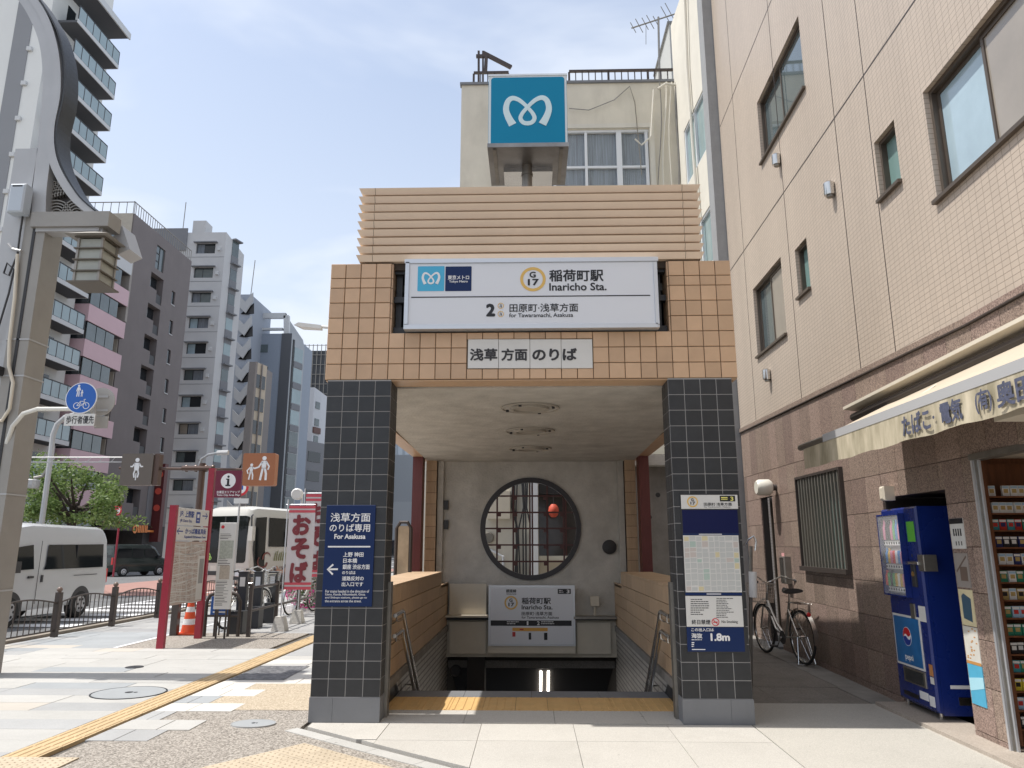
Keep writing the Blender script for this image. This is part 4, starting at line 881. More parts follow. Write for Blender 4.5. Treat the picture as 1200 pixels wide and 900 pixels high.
P = (DX(.06), DX(.80), .42, .90); MB().plate(VF, *P, 0, .008).build('poster_frame', m_signw2, vm); MB().plate(VF, P[0] + .02, P[1] - .02, P[2] + .02, P[3] - .02, .008, .010).build('poster', M('cola_blue', (.02, .16, .42), .3, var=.3, scale=4), vm)
G2 = WFrame(VF.o + FW.n * .010, wr); cx, cy, R = (P[0] + P[1]) / 2, .70, .088
def cap(mb, y0, y1, bow=0):
    pts = []; n = 14
    for k in range(n + 1): t = y0 + (y1 - y0) * k / n; pts.append((cx + math.sqrt(max(0, 1 - t * t)) * R, cy + t * R))
    for k in range(n, -1, -1): t = y0 + (y1 - y0) * k / n; pts.append((cx - math.sqrt(max(0, 1 - t * t)) * R, cy + t * R))
    mb.poly(G2, pts, 0, .001)
mb = MB(); mb.disc(G2, cx, cy, R, 0, .0015, 36); mb.build('emblem_disc', m_white, vm)
def half(up):
    pts = []; n = 20
    for k in range(n + 1):
        t = PI * k / n if up else -PI * k / n; pts.append((cx + R * .95 * math.cos(t + (.25 if up else .1)), cy + R * .95 * math.sin(t + (.25 if up else .1))))
    e0, e1 = pts[-1], pts[0]
    for k in range(1, 10): t = k / 10; pts.append((e0[0] + (e1[0] - e0[0]) * t, e0[1] + (e1[1] - e0[1]) * t + math.sin(t * 2 * PI) * R * .22 + (.012 if up else -.012)))
    return pts
MB().poly(G2, half(True), .0015, .0025).build('emblem_red', M('emblem_red', (.55, .01, .02), .3), vm); MB().poly(G2, half(False), .0015, .0025).build('emblem_blue', M('emblem_blue', (.01, .04, .30), .3), vm)
mb = MB(); mb.text(G2, 'pepsi', cx - .085, cx + .085, P[2] + .045, P[2] + .115, .001, .02); mb.build('lettering', m_white, vm)
MB().plate(VF, DX(.22), DX(.80), .27, .42 - .01, 0, .012, .004).build('outlet_flap', m_steeld, vm); MB().plate(VF, DX(.27), DX(.75), .285, .395, .012, .014).build('flap_window', m_glassd, vm)
MB().plate(VF, DX(.90), DX(1.0) - .01, .40, .50, 0, .003).build('orange_sticker', M('sticker_orange', (.5, .22, .08), .5), vm); MB().plate(VF, DX(.90), DX(1.0) - .01, .33, .39, 0, .003).build('white_sticker', m_signw2, vm)
MB().plate(VF, DX(.58), DX(.80), .16, .23, 0, .003).build('white_sticker', m_white, vm); MB().plate(VF, DX(.82), DX(.95), .13, .22, 0, .003).build('white_sticker', m_white, vm); MB().plate(VF, DX(.15), DX(.55), .14, .18, 0, .004).build('vent_slot', m_black, vm)
# lock bar across near side
mb = MB(); mb.plate(VF, DX(.66), va1 + .01, 1.385, 1.415, .012, .035, .004); mb.build('lock_bar', m_steel, vm); MB().plate(VF, va1 - .02, va1 + .10, 1.33, 1.48, -.10, .02, .006).build('lock_case', m_steeld, vm)
FSd = Frame(VF.p(va1, 0, -.05), FW.n * -1); FSd2 = FSd
MB().plate(FSd, .08, .30, .30, .33, 0, .003).build('white_sticker', m_white, vm); MB().plate(FSd, .14, .34, .16, .23, 0, .003).build('rating_plate', m_steel, vm)
# =========================================================== BICYCLE
def make_bike(label, group, fcol, basket=True):
    o = thing('bicycle', label, 'bicycle', (0, 0, 0), group); m_fr = fcol; R = .33
    for wx_, nm in ((-.53, 'r'), (.57, 'f')):
        c = Vector((wx_, 0, R)); n = 40
        t = MB().tube([c + Vector((math.cos(2 * PI * k / n), 0, math.sin(2 * PI * k / n))) * (R - .016) for k in range(n + 1)], .017, 8).build('wheel', M('tyre_rubber', (.02, .02, .02), .8), o, True)
        MB().tube([c + Vector((math.cos(2 * PI * k / n), 0, math.sin(2 * PI * k / n))) * (R - .037) for k in range(n + 1)], .010, 6).build('rim', m_steel, t, True)
        mb = MB()
        for k in range(24): aa = 2 * PI * k / 24; mb.tube([c + Vector((0, .03 * (-1) ** k, 0)) + Vector((math.cos(aa + .5 * (-1) ** (k // 2)), 0, math.sin(aa + .5 * (-1) ** (k // 2)))) * .02, c + Vector((math.cos(aa), 0, math.sin(aa))) * (R - .04)], .0016, 3, False)
        tag(mb.build('spokes', m_steel, t), kind='stuff'); MB().lathe(c, [(.02, -.045), (.02, .045)], 10, 'y').build('hub', m_steel, t)
        lo, hi = (100, 200) if nm == 'r' else (20, 130)
        mb = MB(); vs = []; k_ = 14
        for i in range(k_ + 1):
            aa = math.radians((40 if nm == 'r' else 20) + (150 if nm == 'r' else 120) * i / k_)
            for y in (-.026, .026): vs.append(c + Vector((math.cos(aa), 0, math.sin(aa))) * (R + .022) + Vector((0, y, 0)))
        mb.add(vs, [(2 * i, 2 * i + 1, 2 * i + 3, 2 * i + 2) for i in range(k_)]); mb.build('mudguard', m_steel, o, True)
    bb = Vector((-.08, 0, .28)); hd = Vector((.40, 0, .78)); hb = Vector((.43, 0, .66)); st = Vector((-.24, 0, .72)); ra = Vector((-.53, 0, R)); fa = Vector((.57, 0, R))
    mb = MB(); mb.tube([hb + (hd - hb) * .4, Vector((.15, 0, .42)), bb], .02); mb.tube([hb, Vector((.2, 0, .36)), bb + Vector((.02, 0, 0))], .018); mb.tube([bb, st], .017); mb.tube([hd + (hd - hb) * .3, hb - (hd - hb) * .4], .02)
    for y in (-.05, .05): mb.tube([bb + Vector((0, y * .5, 0)), ra + Vector((0, y, 0))], .010); mb.tube([st + Vector((0, y * .4, -.08)), ra + Vector((0, y, 0))], .009)
    mb.build('frame', m_fr, o, True)
    mb = MB()
    for y in (-.05, .05): mb.tube([hb + Vector((.02, y, -.03)), Vector((.50, y, .5)), fa + Vector((0, y, 0))], .011)
    mb.build('fork', m_fr, o, True)
    mb = MB(); mb.tube([(.05, -.29, .98), (.18, -.27, 1.0), (.30, -.18, 1.04), (.37, -.06, .97), (.38, 0, .95), (.37, .06, .97), (.30, .18, 1.04), (.18, .27, 1.0), (.05, .29, .98)], .011); mb.tube([hd, (.38, 0, .95)], .012); mb.build('handlebar', m_steel, o, True)
    for y in (-1, 1): MB().tube([(.14, y * .28, .993), (.03, y * .292, .978)], .017).build('grip', m_dark, o, True)
    mb = MB(); mb.tube([st, (-.27, 0, .86)], .012); mb.build('seat_post', m_steel, o)
    mb = MB(); mb.lathe((0, 0, 0), [(0.01, 0), (.01, .01)], 4); mb = MB(); vs = []; N = 12
    for i in range(9):
        t = i / 8; x = -.40 + .28 * t; w_ = .105 * (1 - t) ** .7 + .025; h = .035
        for k in range(N): aa = 2 * PI * k / N; vs.append((x, w_ * math.cos(aa), .88 + h * math.sin(aa) * (1 if math.sin(aa) > 0 else .8) - .015 * math.sin(PI * t)))
    fs = [(i * N + k, i * N + (k + 1) % N, (i + 1) * N + (k + 1) % N, (i + 1) * N + k) for i in range(8) for k in range(N)] + [tuple(range(N)), tuple(range(8 * N, 9 * N))[::-1]]
    mb.add(vs, fs); mb.build('saddle', m_dark, o, True)
    mb = MB(); z = .74
    for y in (-.07, .07): mb.tube([(-.30, y, z), (-.72, y, z)], .006, 6); mb.tube([(-.62, y, z), (-.53, y * .8, R)], .005, 6)
    for k in range(5): x = -.34 - .09 * k; mb.tube([(x, -.07, z), (x, .07, z)], .005, 6)
    mb.build('rear_rack', m_steel, o); MB().lathe((-.74, 0, .62), [(.02, -.02), (.028, 0), (.02, .015)], 12, 'x').build('reflector', M('reflector_red', (.6, .02, .02), .3), o)
    mb = MB(); 
    for y in (-.11, .11): mb.tube([(-.53, y * .6, R), (-.60, y, .02)], .008)
    mb.tube([(-.60, -.13, .015), (-.60, .13, .015)], .008); mb.build('stand', m_steel, o)
    MB().lathe(bb, [(.085, .045), (.085, .05)], 24, 'y').build('chainring', m_dark, o)
    mb = MB(); mb.tube([bb + Vector((0, .07, 0)), bb + Vector((.12, .07, -.12))], .008); mb.tube([bb + Vector((0, -.07, 0)), bb + Vector((-.12, -.07, .12))], .008); mb.tube([bb + Vector((0, -.07, 0)), bb + Vector((0, .07, 0))], .012); mb.build('crank', m_steel, o)
    MB().box(.00, .08, .08, .16, .15, .17).build('pedal', m_dark, o); MB().box(-.24, -.16, -.16, -.08, .39, .41).build('pedal', m_dark, o)
    if basket:
        x0, x1, y0, y1, z0, z1 = .46, .74, -.17, .17, .68, .93; mb = MB()
        def loop(z, e): return [(x0 + e, y0 + e, z), (x1 - e, y0 + e, z), (x1 - e, y1 - e, z), (x0 + e, y1 - e, z), (x0 + e, y0 + e, z)]
        for k in range(6): t = k / 5; l = loop(z0 + (z1 - z0) * t, .035 * (1 - t)); [mb.tube([l[i], l[i + 1]], .0045 if k in (0, 5) else .0022, 4, False) for i in range(4)]
        for s_ in range(4):
            a, b = loop(z1, 0)[s_], loop(z1, 0)[s_ + 1]; c, d = loop(z0, .035)[s_], loop(z0, .035)[s_ + 1]
            for k in range(12): t = k / 11; mb.tube([tuple(a[i] + (b[i] - a[i]) * t for i in range(3)), tuple(c[i] + (d[i] - c[i]) * t for i in range(3))], .0022, 4, False)
        for k in range(8): y = y0 + .05 + (y1 - y0 - .1) * k / 7; mb.tube([(x0 + .03, y, z0), (x1 - .03, y, z0)], .0022, 4, False)
        mb.build('basket', m_steel, o); MB().tube([(.40, 0, .74), (.62, 0, .70)], .008).build('basket_bracket', m_steel, o)
    return o
m_frs = M('bike_silver', (.42, .42, .40), .3, metal=.8)
bike = make_bike('silver city bicycle with a wire front basket parked by the granite wall', None, m_frs)
b0_, b1_ = at(943, 779, Z=0), at(915, 766, Z=0); bike.location = ((b0_.x + b1_.x) / 2 - .10, (b0_.y + b1_.y) / 2, 0); bike.scale = (1.08, 1.08, 1.08); bike.rotation_euler = (.0, 0, math.atan2(b1_.y - b0_.y, b1_.x - b0_.x - .16))
# =========================================================== GROUND
def st(mb, name, m): return tag(mb.build(name, m), kind='structure')
m_agg = M('exposed_aggregate', (.26, .232, .20), .85, speck=(.8, 85, (.09, .075, .06), (.50, .455, .395)), var=.1, scale=1.5, bump=.25, bscale=120)
m_aggt = M('tan_aggregate', (.44, .36, .255), .85, speck=(.65, 85, (.25, .195, .13), (.64, .55, .42)), var=.1, scale=1.5, bump=.25, bscale=120)
m_asph = M('asphalt', (.16, .16, .16), .85, var=.2, scale=1.2, speck=(.4, 60, (.05, .05, .05), (.22, .22, .22)), bump=.2, bscale=80)
m_alley = M('old_alley_concrete', (.235, .215, .19), .8, var=.35, scale=1.4, speck=(.3, 90, (.09, .08, .07), (.36, .33, .29)), bump=.15, bscale=60, stain=.5, rnd=.06)
m_pavfar = brickmat('far_paving', (.40, .395, .38), (.30, .30, .30), (.2, .19, .18), .9, .37, .008, 'X', .8, .1)
def farpave():
    m = MATS['far_paving']; t = m.node_tree
    cb = [n for n in t.nodes if n.type == 'COMBXYZ'][0]; s = [n for n in t.nodes if n.type == 'SEPXYZ'][0]
    t.links.new(s.outputs[1], cb.inputs[1])
farpave()
m_pv = [M('paver_light', (.455, .445, .415), .75, rnd=.05, var=.10, scale=3, speck=(.15, 150, (.3, .29, .27), (.62, .6, .56)), stain=.16, dots=.5), M('paver_grey', (.385, .385, .375), .75, rnd=.07, var=.10, scale=3, speck=(.15, 150, (.2, .2, .2), (.5, .5, .5)), stain=.12), M('paver_white', (.60, .575, .525), .75, rnd=.03, var=.08, scale=3, stain=.08), M('paver_blue_grey', (.33, .345, .35), .75, rnd=.06, var=.10, scale=3, stain=.1), M('paver_cream', (.49, .45, .39), .75, rnd=.04, var=.1, scale=3)]
m_joint = M('paving_joint', (.12, .11, .095), .95)
st(MB().box(-1500, -40, -1500, 2500, -.9, -.55), 'ground', m_agg); 
st(MB().box(-40, -8.75, -40, 900, -.9, -.16), 'road', m_asph)
st(MB().box(-8.56, -1.47, -6, 500, -.5, -.030), 'pavement_bed', m_joint)
st(MB().box(-40, 500, 20, 1200, -1.2, -.2), 'far_ground', m_asph) if False else None
st(MB().add([(-1.47, -6, -.03), (12, -6, -.03), (12, 7.09, -.03), (-1.47, 7.09, -.03)], [(0, 1, 2, 3)]), 'plaza_bed', m_joint)
st(MB().add([(1.46, 7.09, -.025), (4.6, 7.09, -.025), (4.6, 16, -.025), (1.46, 16, -.025)], [(0, 1, 2, 3)]), 'alley_bed', m_joint)
st(MB().box(-1.95, 60, 13.5, 500, -.5, -.03), 'rear_ground', m_alley)
for x0, x1, nm in ((-40, -27.6, 'far_pavement'),): st(MB().box(x0, x1, -40, 900, -.3, -.03), nm, M('far_pavement_grey', (.36, .35, .33), .8, var=.15))
st(MB().box(-40, -27.4, 200, 1200, -.4, -.2), 'far_street', m_asph) if False else None
# aggregate ground
def gpoly(pts, z0, z1): mb = MB(); n = len(pts); mb.add([(x, y, z1) for x, y in pts] + [(x, y, z0) for x, y in pts], [tuple(range(n)), tuple(range(2 * n - 1, n - 1, -1))] + [(i, n + i, n + (i + 1) % n, (i + 1) % n) for i in range(n)]); return mb
st(gpoly([(-3.6, 4.0), (-.0, 4.0), (-.0, 5.2), (-2.04, 6.86), (-2.04, 9.12), (-3.66, 9.12)], -.03, -.006), 'aggregate_paving', m_agg)
st(gpoly([(-3.3, 7.62), (-2.05, 7.62), (-2.05, 9.10), (-3.3, 9.10)], -.006, -.002), 'tan_aggregate_paving', m_aggt)
st(MB().box(-1.96, -1.46, 7.45, 13.5, -.3, -.01), 'entrance_footing', m_concd)
pav = st(MB().box(-8.56, -2.05, 14.1, 500, -.05, -.004), 'pavement', m_pavfar)
pv = tag(thing('paved_walkway', None, None), kind='structure'); 
rg = random.Random(21); PIT = .37; ny0 = 3.1
right = {}
def slab(x0, x1, y0, y1, m, par): 
    if x1 - x0 < .06: return
    dz = rg.uniform(-.0015, .0015)
    MB().plate(Frame((0, 0, 0), (1, 0, 0), (0, 1, 0)), x0 + .004, x1 - .004, y0 + .003, y1 - .003, -.03, dz, .002).build('paving_slab', m, par)
k = 0; y = 4.58; cnt = 0
rlim = {6.43: (-3.15, 1), 6.80: (-2.97, 0), 7.17: (-3.42, 1), 7.54: (-2.90, 2), 7.91: (-3.28, 3), 8.28: (-2.95, 2), 8.65: (-3.2, 2)}
while y < 14.05:
    yb = y + PIT; xt = -4.02 + .012 * (y - 6)
    x = xt
    while x > -8.5:
        w_ = rg.choice([.62, .9, 1.2, 1.2]); x2 = max(-8.55, x - w_)
        if -8.55 - x2 > -.15 and x2 > -8.55: x2 = -8.55 if x2 < -8.40 else x2
        r = rg.random(); m = m_pv[0] if r < .72 else m_pv[1] if r < .90 else m_pv[4] if r < .96 else m_pv[3]
        if y > 12 and x < -6.5: m = m_pv[3] if r < .75 else m_pv[1]
        if y < 11.95 or x < -6.5: slab(x2, x, y, yb, m, pv); cnt += 1
        else:
            xx = max(x2, -6.5); 
            if x2 < -6.5: slab(x2, -6.5, y, yb, m_pv[3], pv)
        x = x2
    # right of the tactile line
    xr0 = -3.68 + .012 * (y - 6); key = round(y, 2); hit = None
    for q_, v in rlim.items():
        if abs(q_ - y) < .1: hit = v
    if hit:
        mid = xr0 + (hit[0] - xr0) * rg.uniform(.4, .6); slab(xr0, mid, y, yb, m_pv[hit[1]], pv); slab(mid, hit[0], y, yb, m_pv[hit[1]], pv)
    elif y > 8.95:
        x = xr0
        while x < -2.06:
            x2 = min(-2.05, x + rg.choice([.62, .9])); m = m_pv[rg.choice([0, 0, 1, 2, 4])]
            slab(x, x2, y, yb, m, pv); x = x2
    y = yb
print('slabs', cnt)
st(MB().box(-6.5, -4.1, 11.97, 14.1, -.03, -.002), 'aggregate_patch', m_agg)
st(MB().box(-6.58, -6.50, 12.0, 60, -.02, .006), 'cycle_lane_line', m_white)
st(MB().add([(-4.1, 9.23, .0035), (-3.27, 9.23, .0035), (-3.24, 10.32, .0035), (-4.05, 10.32, .0035)][:0] or [(-3.62, 9.23, .0045), (-2.95, 9.23, .0045), (-2.95, 10.28, .0045), (-3.61, 10.28, .0045)], [(0, 1, 2, 3)]), 'dark_stone_panel', M('dark_speckled_stone', (.10, .10, .105), .6, speck=(.6, 28, (.03, .03, .035), (.26, .26, .26)))) 
# guide tiles
tl = tag(thing('tactile_line', None, None), kind='structure')
proto_t = None
for k in range(28):
    y = 5.93 + .302 * k; x = -3.86 + .012 * (y - 6); x -= .0
    if proto_t is None:
        mb = MB(); mb.box(-.142, .142, 0, .298, -.03, .001)
        for i in range(4): xx = -.106 + .0707 * i; mb.hexa([(xx - .016, .01, .002), (xx + .016, .01, .002), (xx + .016, .288, .002), (xx - .016, .288, .002), (xx - .010, .016, .007), (xx + .010, .016, .007), (xx + .010, .282, .007), (xx - .010, .282, .007)])
        proto_t = mb.build('tactile_tile', M('street_tactile', (.58, .42, .23), .7, rnd=.06, var=.15, scale=5, stain=.15), tl); o = proto_t
    else: o = proto_t.copy(); COL.objects.link(o)
    o.location = (x - .01, y, .0)
mb = MB(); mb.box(0, .298, 0, .298, -.03, .004)
for i in range(5):
    for j in range(5): c = (.035 + .057 * i, .035 + .057 * j); mb.lathe((c[0], c[1], .004), [(.013, 0), (.008, .005)], 6)
pd = mb.build('dotted_tile', M('dotted_tactile', (.50, .415, .30), .75, rnd=.05, var=.15, scale=5, stain=.15), tl)
spots = [(-4.61 + .302 * i, 5.62 - .302 * j, 0) for i in range(4) for j in range(2)]
ux, uy = .788, -.615
for i in range(5):
    for j in range(3): spots.append((-2.02 + ux * .302 * i + uy * .302 * j * 1, 6.02 - .0 + uy * .302 * i - ux * .302 * j + .12, math.atan2(uy, ux)))
for i, (x, y, r) in enumerate(spots):
    o = pd if i == 0 else pd.copy()
    if i: COL.objects.link(o)
    o.location = (x, y, .0); o.rotation_euler = (0, 0, r)
# plaza slabs and their edging
pz = tag(thing('entrance_plaza', None, None), kind='structure')
def gslab(pts, m, nm='paving_slab', z=0.0, par=pz): gpoly(pts, -.03, z).build(nm, m, par)
e = .0022; ys = [7.09, 6.50, 5.15, 3.8]; xs = [-1.28, -.45, .37, 1.20, 1.96]
gslab([(-1.98, 7.088), (-1.98, 6.94), (-1.45, 6.52), (-1.285, 6.52), (-1.285, 7.088)][::1][::-1], m_granite)
gslab([(-1.28 + .0, 6.5), (-1.40, 6.5), (-1.28, 6.40)], m_granite)
for i in range(4):
    gslab([(xs[i] + e, 6.50 + e), (xs[i + 1] - e, 6.50 + e), (xs[i + 1] - e, 7.088), (xs[i] + e, 7.088)], m_granite)
    if i == 0: gslab([(xs[0] + e, 6.50 - e), (xs[0] + e, 6.39), (-.45 - e, 5.75), (-.45 - e, 6.50 - e)], m_granite)
    elif i == 1: gslab([(-.45 + e, 6.50 - e), (-.45 + e, 5.74), (.37 - e, 5.10), (.37 - e, 6.50 - e)], m_granite)
    else: gslab([(xs[i] + e, 5.15 + e), (xs[i + 1] - e, 5.15 + e), (xs[i + 1] - e, 6.5 - e), (xs[i] + e, 6.5 - e)], m_granite)
for i in (2, 3): gslab([(xs[i] + e, 3.8), (xs[i + 1] - e, 3.8), (xs[i + 1] - e, 5.15 - e), (xs[i] + e, 5.15 - e)], m_granite)
P0 = Vector((-2.06, 6.90)); P1 = Vector((.9, 4.58)); n = 7; dv = (P1 - P0) / n; nv = Vector((-dv.y, dv.x)).normalized() * .125
if nv.y > 0: nv = -nv
for k in range(n): a = P0 + dv * k + dv.normalized() * .002; b = P0 + dv * (k + 1) - dv.normalized() * .002; gslab([tuple(a + nv), tuple(b + nv), tuple(b), tuple(a)], m_pv[0], 'edging_stone')
# alley: light slabs then old concrete
al = tag(thing('alley_paving', None, None), kind='structure')
m_gr2 = M('pale_plaza_concrete', (.47, .45, .40), .8, var=.08, scale=1.5, speck=(.35, 200, (.25, .23, .2), (.64, .6, .54)), stain=.16, bump=.1, bscale=150, dots=.5)  # lighter concrete by its own colour
gslab([(1.96 + e, 3.0), (3.60, 3.0), (3.62, 8.05), (1.97 + e, 8.05)], m_gr2, 'ground_slab', -.001, al)
yy = 8.05
while yy < 15.5:
    h_ = .9; x = 1.97
    for x2 in (2.55, 3.15, 3.45 + (yy - 8) * .03): gslab([(x + e, yy + e), (x2 - e, yy + e), (x2 - e, yy + h_ - e), (x + e, yy + h_ - e)], m_alley, 'ground_slab', rg.uniform(-.006, .0), al); x = x2
    gslab([(x + e, yy + e), (3.66 + .043 * (yy - 6), yy + e), (3.66 + .043 * (yy + h_ - 6), yy + h_ - e), (x + e, yy + h_ - e)], m_concd, 'gutter_slab', rg.uniform(-.004, .001), al); yy += h_
st(MB().hexa([(3.44, 1.0, -.03), (3.75, 1.0, -.03), (3.9, 8.0, -.03), (3.46, 8.0, -.03), (3.44, 1.0, .03), (3.75, 1.0, .03), (3.9, 8.0, .03), (3.46, 8.0, .03)]), 'shop_threshold', M('threshold_stone', (.42, .36, .30), .8, var=.15, scale=3, stain=.2, speck=(.3, 120, (.2, .17, .14), (.55, .5, .44))))
def cover(name, label, x, y, rx, ry, m, rim=None):
    o = thing(name, label, 'manhole cover', (x, y, 0)); Fg = Frame((x, y, 0), (1, 0, 0), (0, 1, 0))
    MB().disc(Fg, 0, 0, ry, -.01, .006, 40, ry * .965, rx / ry).build('rim', rim or m_btile, o); mb = MB(); mb.disc(Fg, 0, 0, ry * .95, -.01, .0055, 40, 0, rx / ry); c = mb.build('plate', m, o)
    mb = MB(); mb.disc(Fg, 0, 0, ry * .12, .005, .008, 10); mb.disc(Fg, ry * .2, 0, ry * .06, .005, .008, 8); mb.build('lifting_hole', m_dark, o)
cover('manhole_cover', 'large round grey manhole cover beside the yellow tactile line', -4.38, 8.42, .39, .36, m_pv[3])
cover('manhole_cover', 'small dark round cover in the pale paving beyond the large manhole', -5.24, 10.14, .11, .12, m_dark)
cover('manhole_cover', 'small grey oval cover in the brown aggregate near the left pillar', -2.50, 7.04, .20, .15, m_pv[3], m_pv[1])
# road furniture of the carriageway
st(MB().box(-19.5, -9.5, 27, 60, -.17, -.150), 'red_lane', M('red_lane_paint', (.36, .20, .165), .8, var=.15, scale=2, stain=.2))
mb = MB()
for y in range(14, 200, 10): mb.box(-15.6, -15.45, y, y + 6, -.17, -.150)
mb.box(-12.45, -12.3, -20, 600, -.17, -.149); mb.box(-9.3, -9.15, 14, 600, -.149, -.146)
for k in range(7): mb.box(-12.2, -9.4, 16.5 + k * 1.3, 17.1 + k * 1.3, -.149, -.147)
st(mb, 'lane_markings', m_white)
kb = tag(thing('kerb', None, None), kind='structure'); y = 2
m_kerb = M('kerb_stone', (.30, .26, .21), .85, var=.3, scale=3, stain=.4, bump=.2, rnd=.06)
while y < 40: MB().box(-8.76, -8.565, y + .004, y + .996, -.3, .05).build('kerb_stone', m_kerb, kb); y += 1
st(MB().box(-8.76, -8.565, 40, 500, -.3, .05), 'far_kerb', m_kerb)
# =========================================================== FENCE
m_fen = M('brown_fence_paint', (.075, .06, .052), .45, var=.2, scale=20, metal=.3)
fx, fy0, fs = -8.42, 13.4, 1.82
fe = thing('railing_fence', 'long dark brown kerbside railing with wavy top rails and ball-topped posts', 'fence', (fx, fy0, 0))
for k in range(-4, 9):
    y = fy0 + fs * k; o = MB().box(fx - .045, fx + .045, y - .045, y + .045, 0, .76).build('post', m_fen, fe); MB().lathe((fx, y, .76), [(.035, 0), (.03, .01), (.048, .035), (.048, .055), (.03, .085), (.005, .095)], 12).build('post_cap', M('cap_brown', (.16, .11, .085), .4), o, True)
    if k == 8: break
    top = lambda t: .60 + .07 * math.sin(PI * t) ** 2 * 1.0 + .0
    MB().tube([(fx, y + .045 + (fs - .09) * t / 14, .58 + .10 * math.sin(PI * t / 14)) for t in range(15)], .014, 6).build('top_rail', m_fen, fe, True)
    MB().box(fx - .012, fx + .012, y + .045, y + fs - .045, .10, .125).build('bottom_rail', m_fen, fe)
    for i in range(12): t = (i + .5) / 12; MB().tube([(fx, y + .045 + (fs - .09) * t, .12), (fx, y + .045 + (fs - .09) * t, .58 + .10 * math.sin(PI * t))], .009, 5, False).build('bar', m_fen, fe)
# =========================================================== VEHICLES (built along +x, then turned)
m_rub = M('tyre_rubber', (.02, .02, .02), .8); m_carglass = M('car_glass', (.010, .012, .013), .05, spec=.35)
def loft(sts, m, name, par):
    """stations (x, zbottom, zbelt, zroof, half width at belt, half width at roof)"""
    mb = MB(); rings = []
    for (x, zb, zl, zr, wb, wr_) in sts:
        half = [(wb * .93, zb), (wb * .99, zb + (zl - zb) * .22), (wb, zb + (zl - zb) * .6), (wb * .985, zl), (wr_ + .015, zr - (zr - zl) * .22), (wr_ * .93, zr - (zr - zl) * .06), (wr_ * .70, zr)]
        rings.append([(x, -a, b) for a, b in half] + [(x, a, b) for a, b in half[::-1]])
    n = 14; vs = [p for r in rings for p in r]; fs = []
    for i in range(len(rings) - 1):
        for k in range(n): j = (k + 1) % n; fs.append((i * n + k, i * n + j, (i + 1) * n + j, (i + 1) * n + k))
    fs += [tuple(range(n))[::-1], tuple(range((len(rings) - 1) * n, len(rings) * n))]
    mb.add(vs, fs); return mb.build(name, m, par, True)
def wheel(par, x, y, r, m_rim, wdt=.2):
    s = 1 if y > 0 else -1; c = (x, y, r)
    o = MB().lathe(c, [(r * .62, s * -wdt * .0), (r * .62, 0), (r * .93, s * .0), (r, s * -.03), (r, s * -wdt), (r * .9, s * -wdt)], 28, 'y').build('wheel', m_rub, par, True)
    h = MB().lathe(c, [(r * .60, s * -.03), (r * .60, s * .004), (r * .45, s * .02), (r * .15, s * .028), (.02, s * .03)], 28, 'y').build('hubcap', m_rim, o, True)
    mb = MB()
    for k in range(6): a = 2 * PI * k / 6; mb.disc(Frame((x, y + s * .022, r), (-s, 0, 0)), .36 * r * math.cos(a), .36 * r * math.sin(a), r * .10, 0, .004, 10)
    tag(mb.build('vent_holes', m_rub, o), kind='stuff')
def arch(par, x, y, r, zc):
    s = 1 if y > 0 else -1; F = Frame((x, y, zc), (-s, 0, 0)); MB().poly(F, [(r * math.cos(t * PI / 14), r * math.sin(t * PI / 14)) for t in range(15)] + [(-r, -.12), (r, -.12)], -.02, .008).build('wheel_arch', m_dark, par)
def sidepoly(par, name, m, pts, wfun, off=.012, sides=(-1, 1)):
    for s in sides:
        vs = [(x, s * (wfun(z) + off), z) for x, z in pts]; MB().add(vs, [tuple(range(len(vs)))] if s > 0 else [tuple(range(len(vs)))[::-1]]).build(name, m, par)
# --- white high-roof van
m_vw = M('van_white_paint', (.50, .51, .515), .22, var=.03, scale=2, spec=.6)
van = thing('van', 'white high-roof van with dark tinted side windows parked beyond the railing', 'van')
loft([(-2.42, .45, 1.10, 1.95, .78, .66), (-2.38, .36, 1.14, 2.10, .83, .72), (-2.2, .34, 1.15, 2.22, .85, .74), (.6, .32, 1.15, 2.25, .85, .74), (1.0, .32, 1.15, 2.20, .85, .73), (1.35, .32, 1.13, 2.0, .85, .70), (1.75, .32, 1.10, 1.62, .84, .70), (2.1, .33, 1.02, 1.18, .83, .74), (2.32, .36, .80, .96, .80, .76), (2.42, .42, .62, .72, .74, .70)], m_vw, 'body', van)
wv = lambda z: .85 - max(0, z - 1.15) / 1.0 * .10
sidepoly(van, 'side_window', m_carglass, [(-2.12, 1.20), (.28, 1.20), (.20, 1.30), (.12, 1.76), (-2.14, 1.78)], wv, .014)
sidepoly(van, 'door_window', m_carglass, [(.62, 1.22), (1.50, 1.20), (1.55, 1.28), (1.22, 1.70), (.66, 1.76)], wv, .014)
mb = MB()
for s in (-1, 1):
    for x in (-.98,): mb.box(x - .01, x + .01, s * .80, s * .84, 1.2, 1.76)
    mb.box(.45, .46, s * .856, s * .862, .45, 1.85); mb.box(-1.9, -.9, s * .857, s * .862, 1.02, 1.035)
mb.build('door_seam', m_dark, van)
for s in (-1, 1):
    MB().box(.28, .34, s * .855, s * .875, .92, 1.08).build('door_handle', m_dark, van); MB().box(.62, .80, s * .855, s * .88, 1.02, 1.07).build('door_handle', m_dark, van)
    MB().box(1.38, 1.56, s * .88, s * 1.08, 1.16, 1.40).build('mirror', m_dark, van); MB().box(-2.44, -2.36, s * .70, s * .82, .8, 1.15).build('tail_light', M('tail_red', (.5, .02, .02), .3), van)
    MB().box(2.28, 2.36, s * .52, s * .74, .74, .9).build('headlight', m_alu, van)
MB().add([(2.08, -.70, 1.20), (2.08, .70, 1.20), (1.42, .62, 1.92), (1.42, -.62, 1.92)], [(0, 1, 2, 3)]).build('windscreen', m_carglass, van)
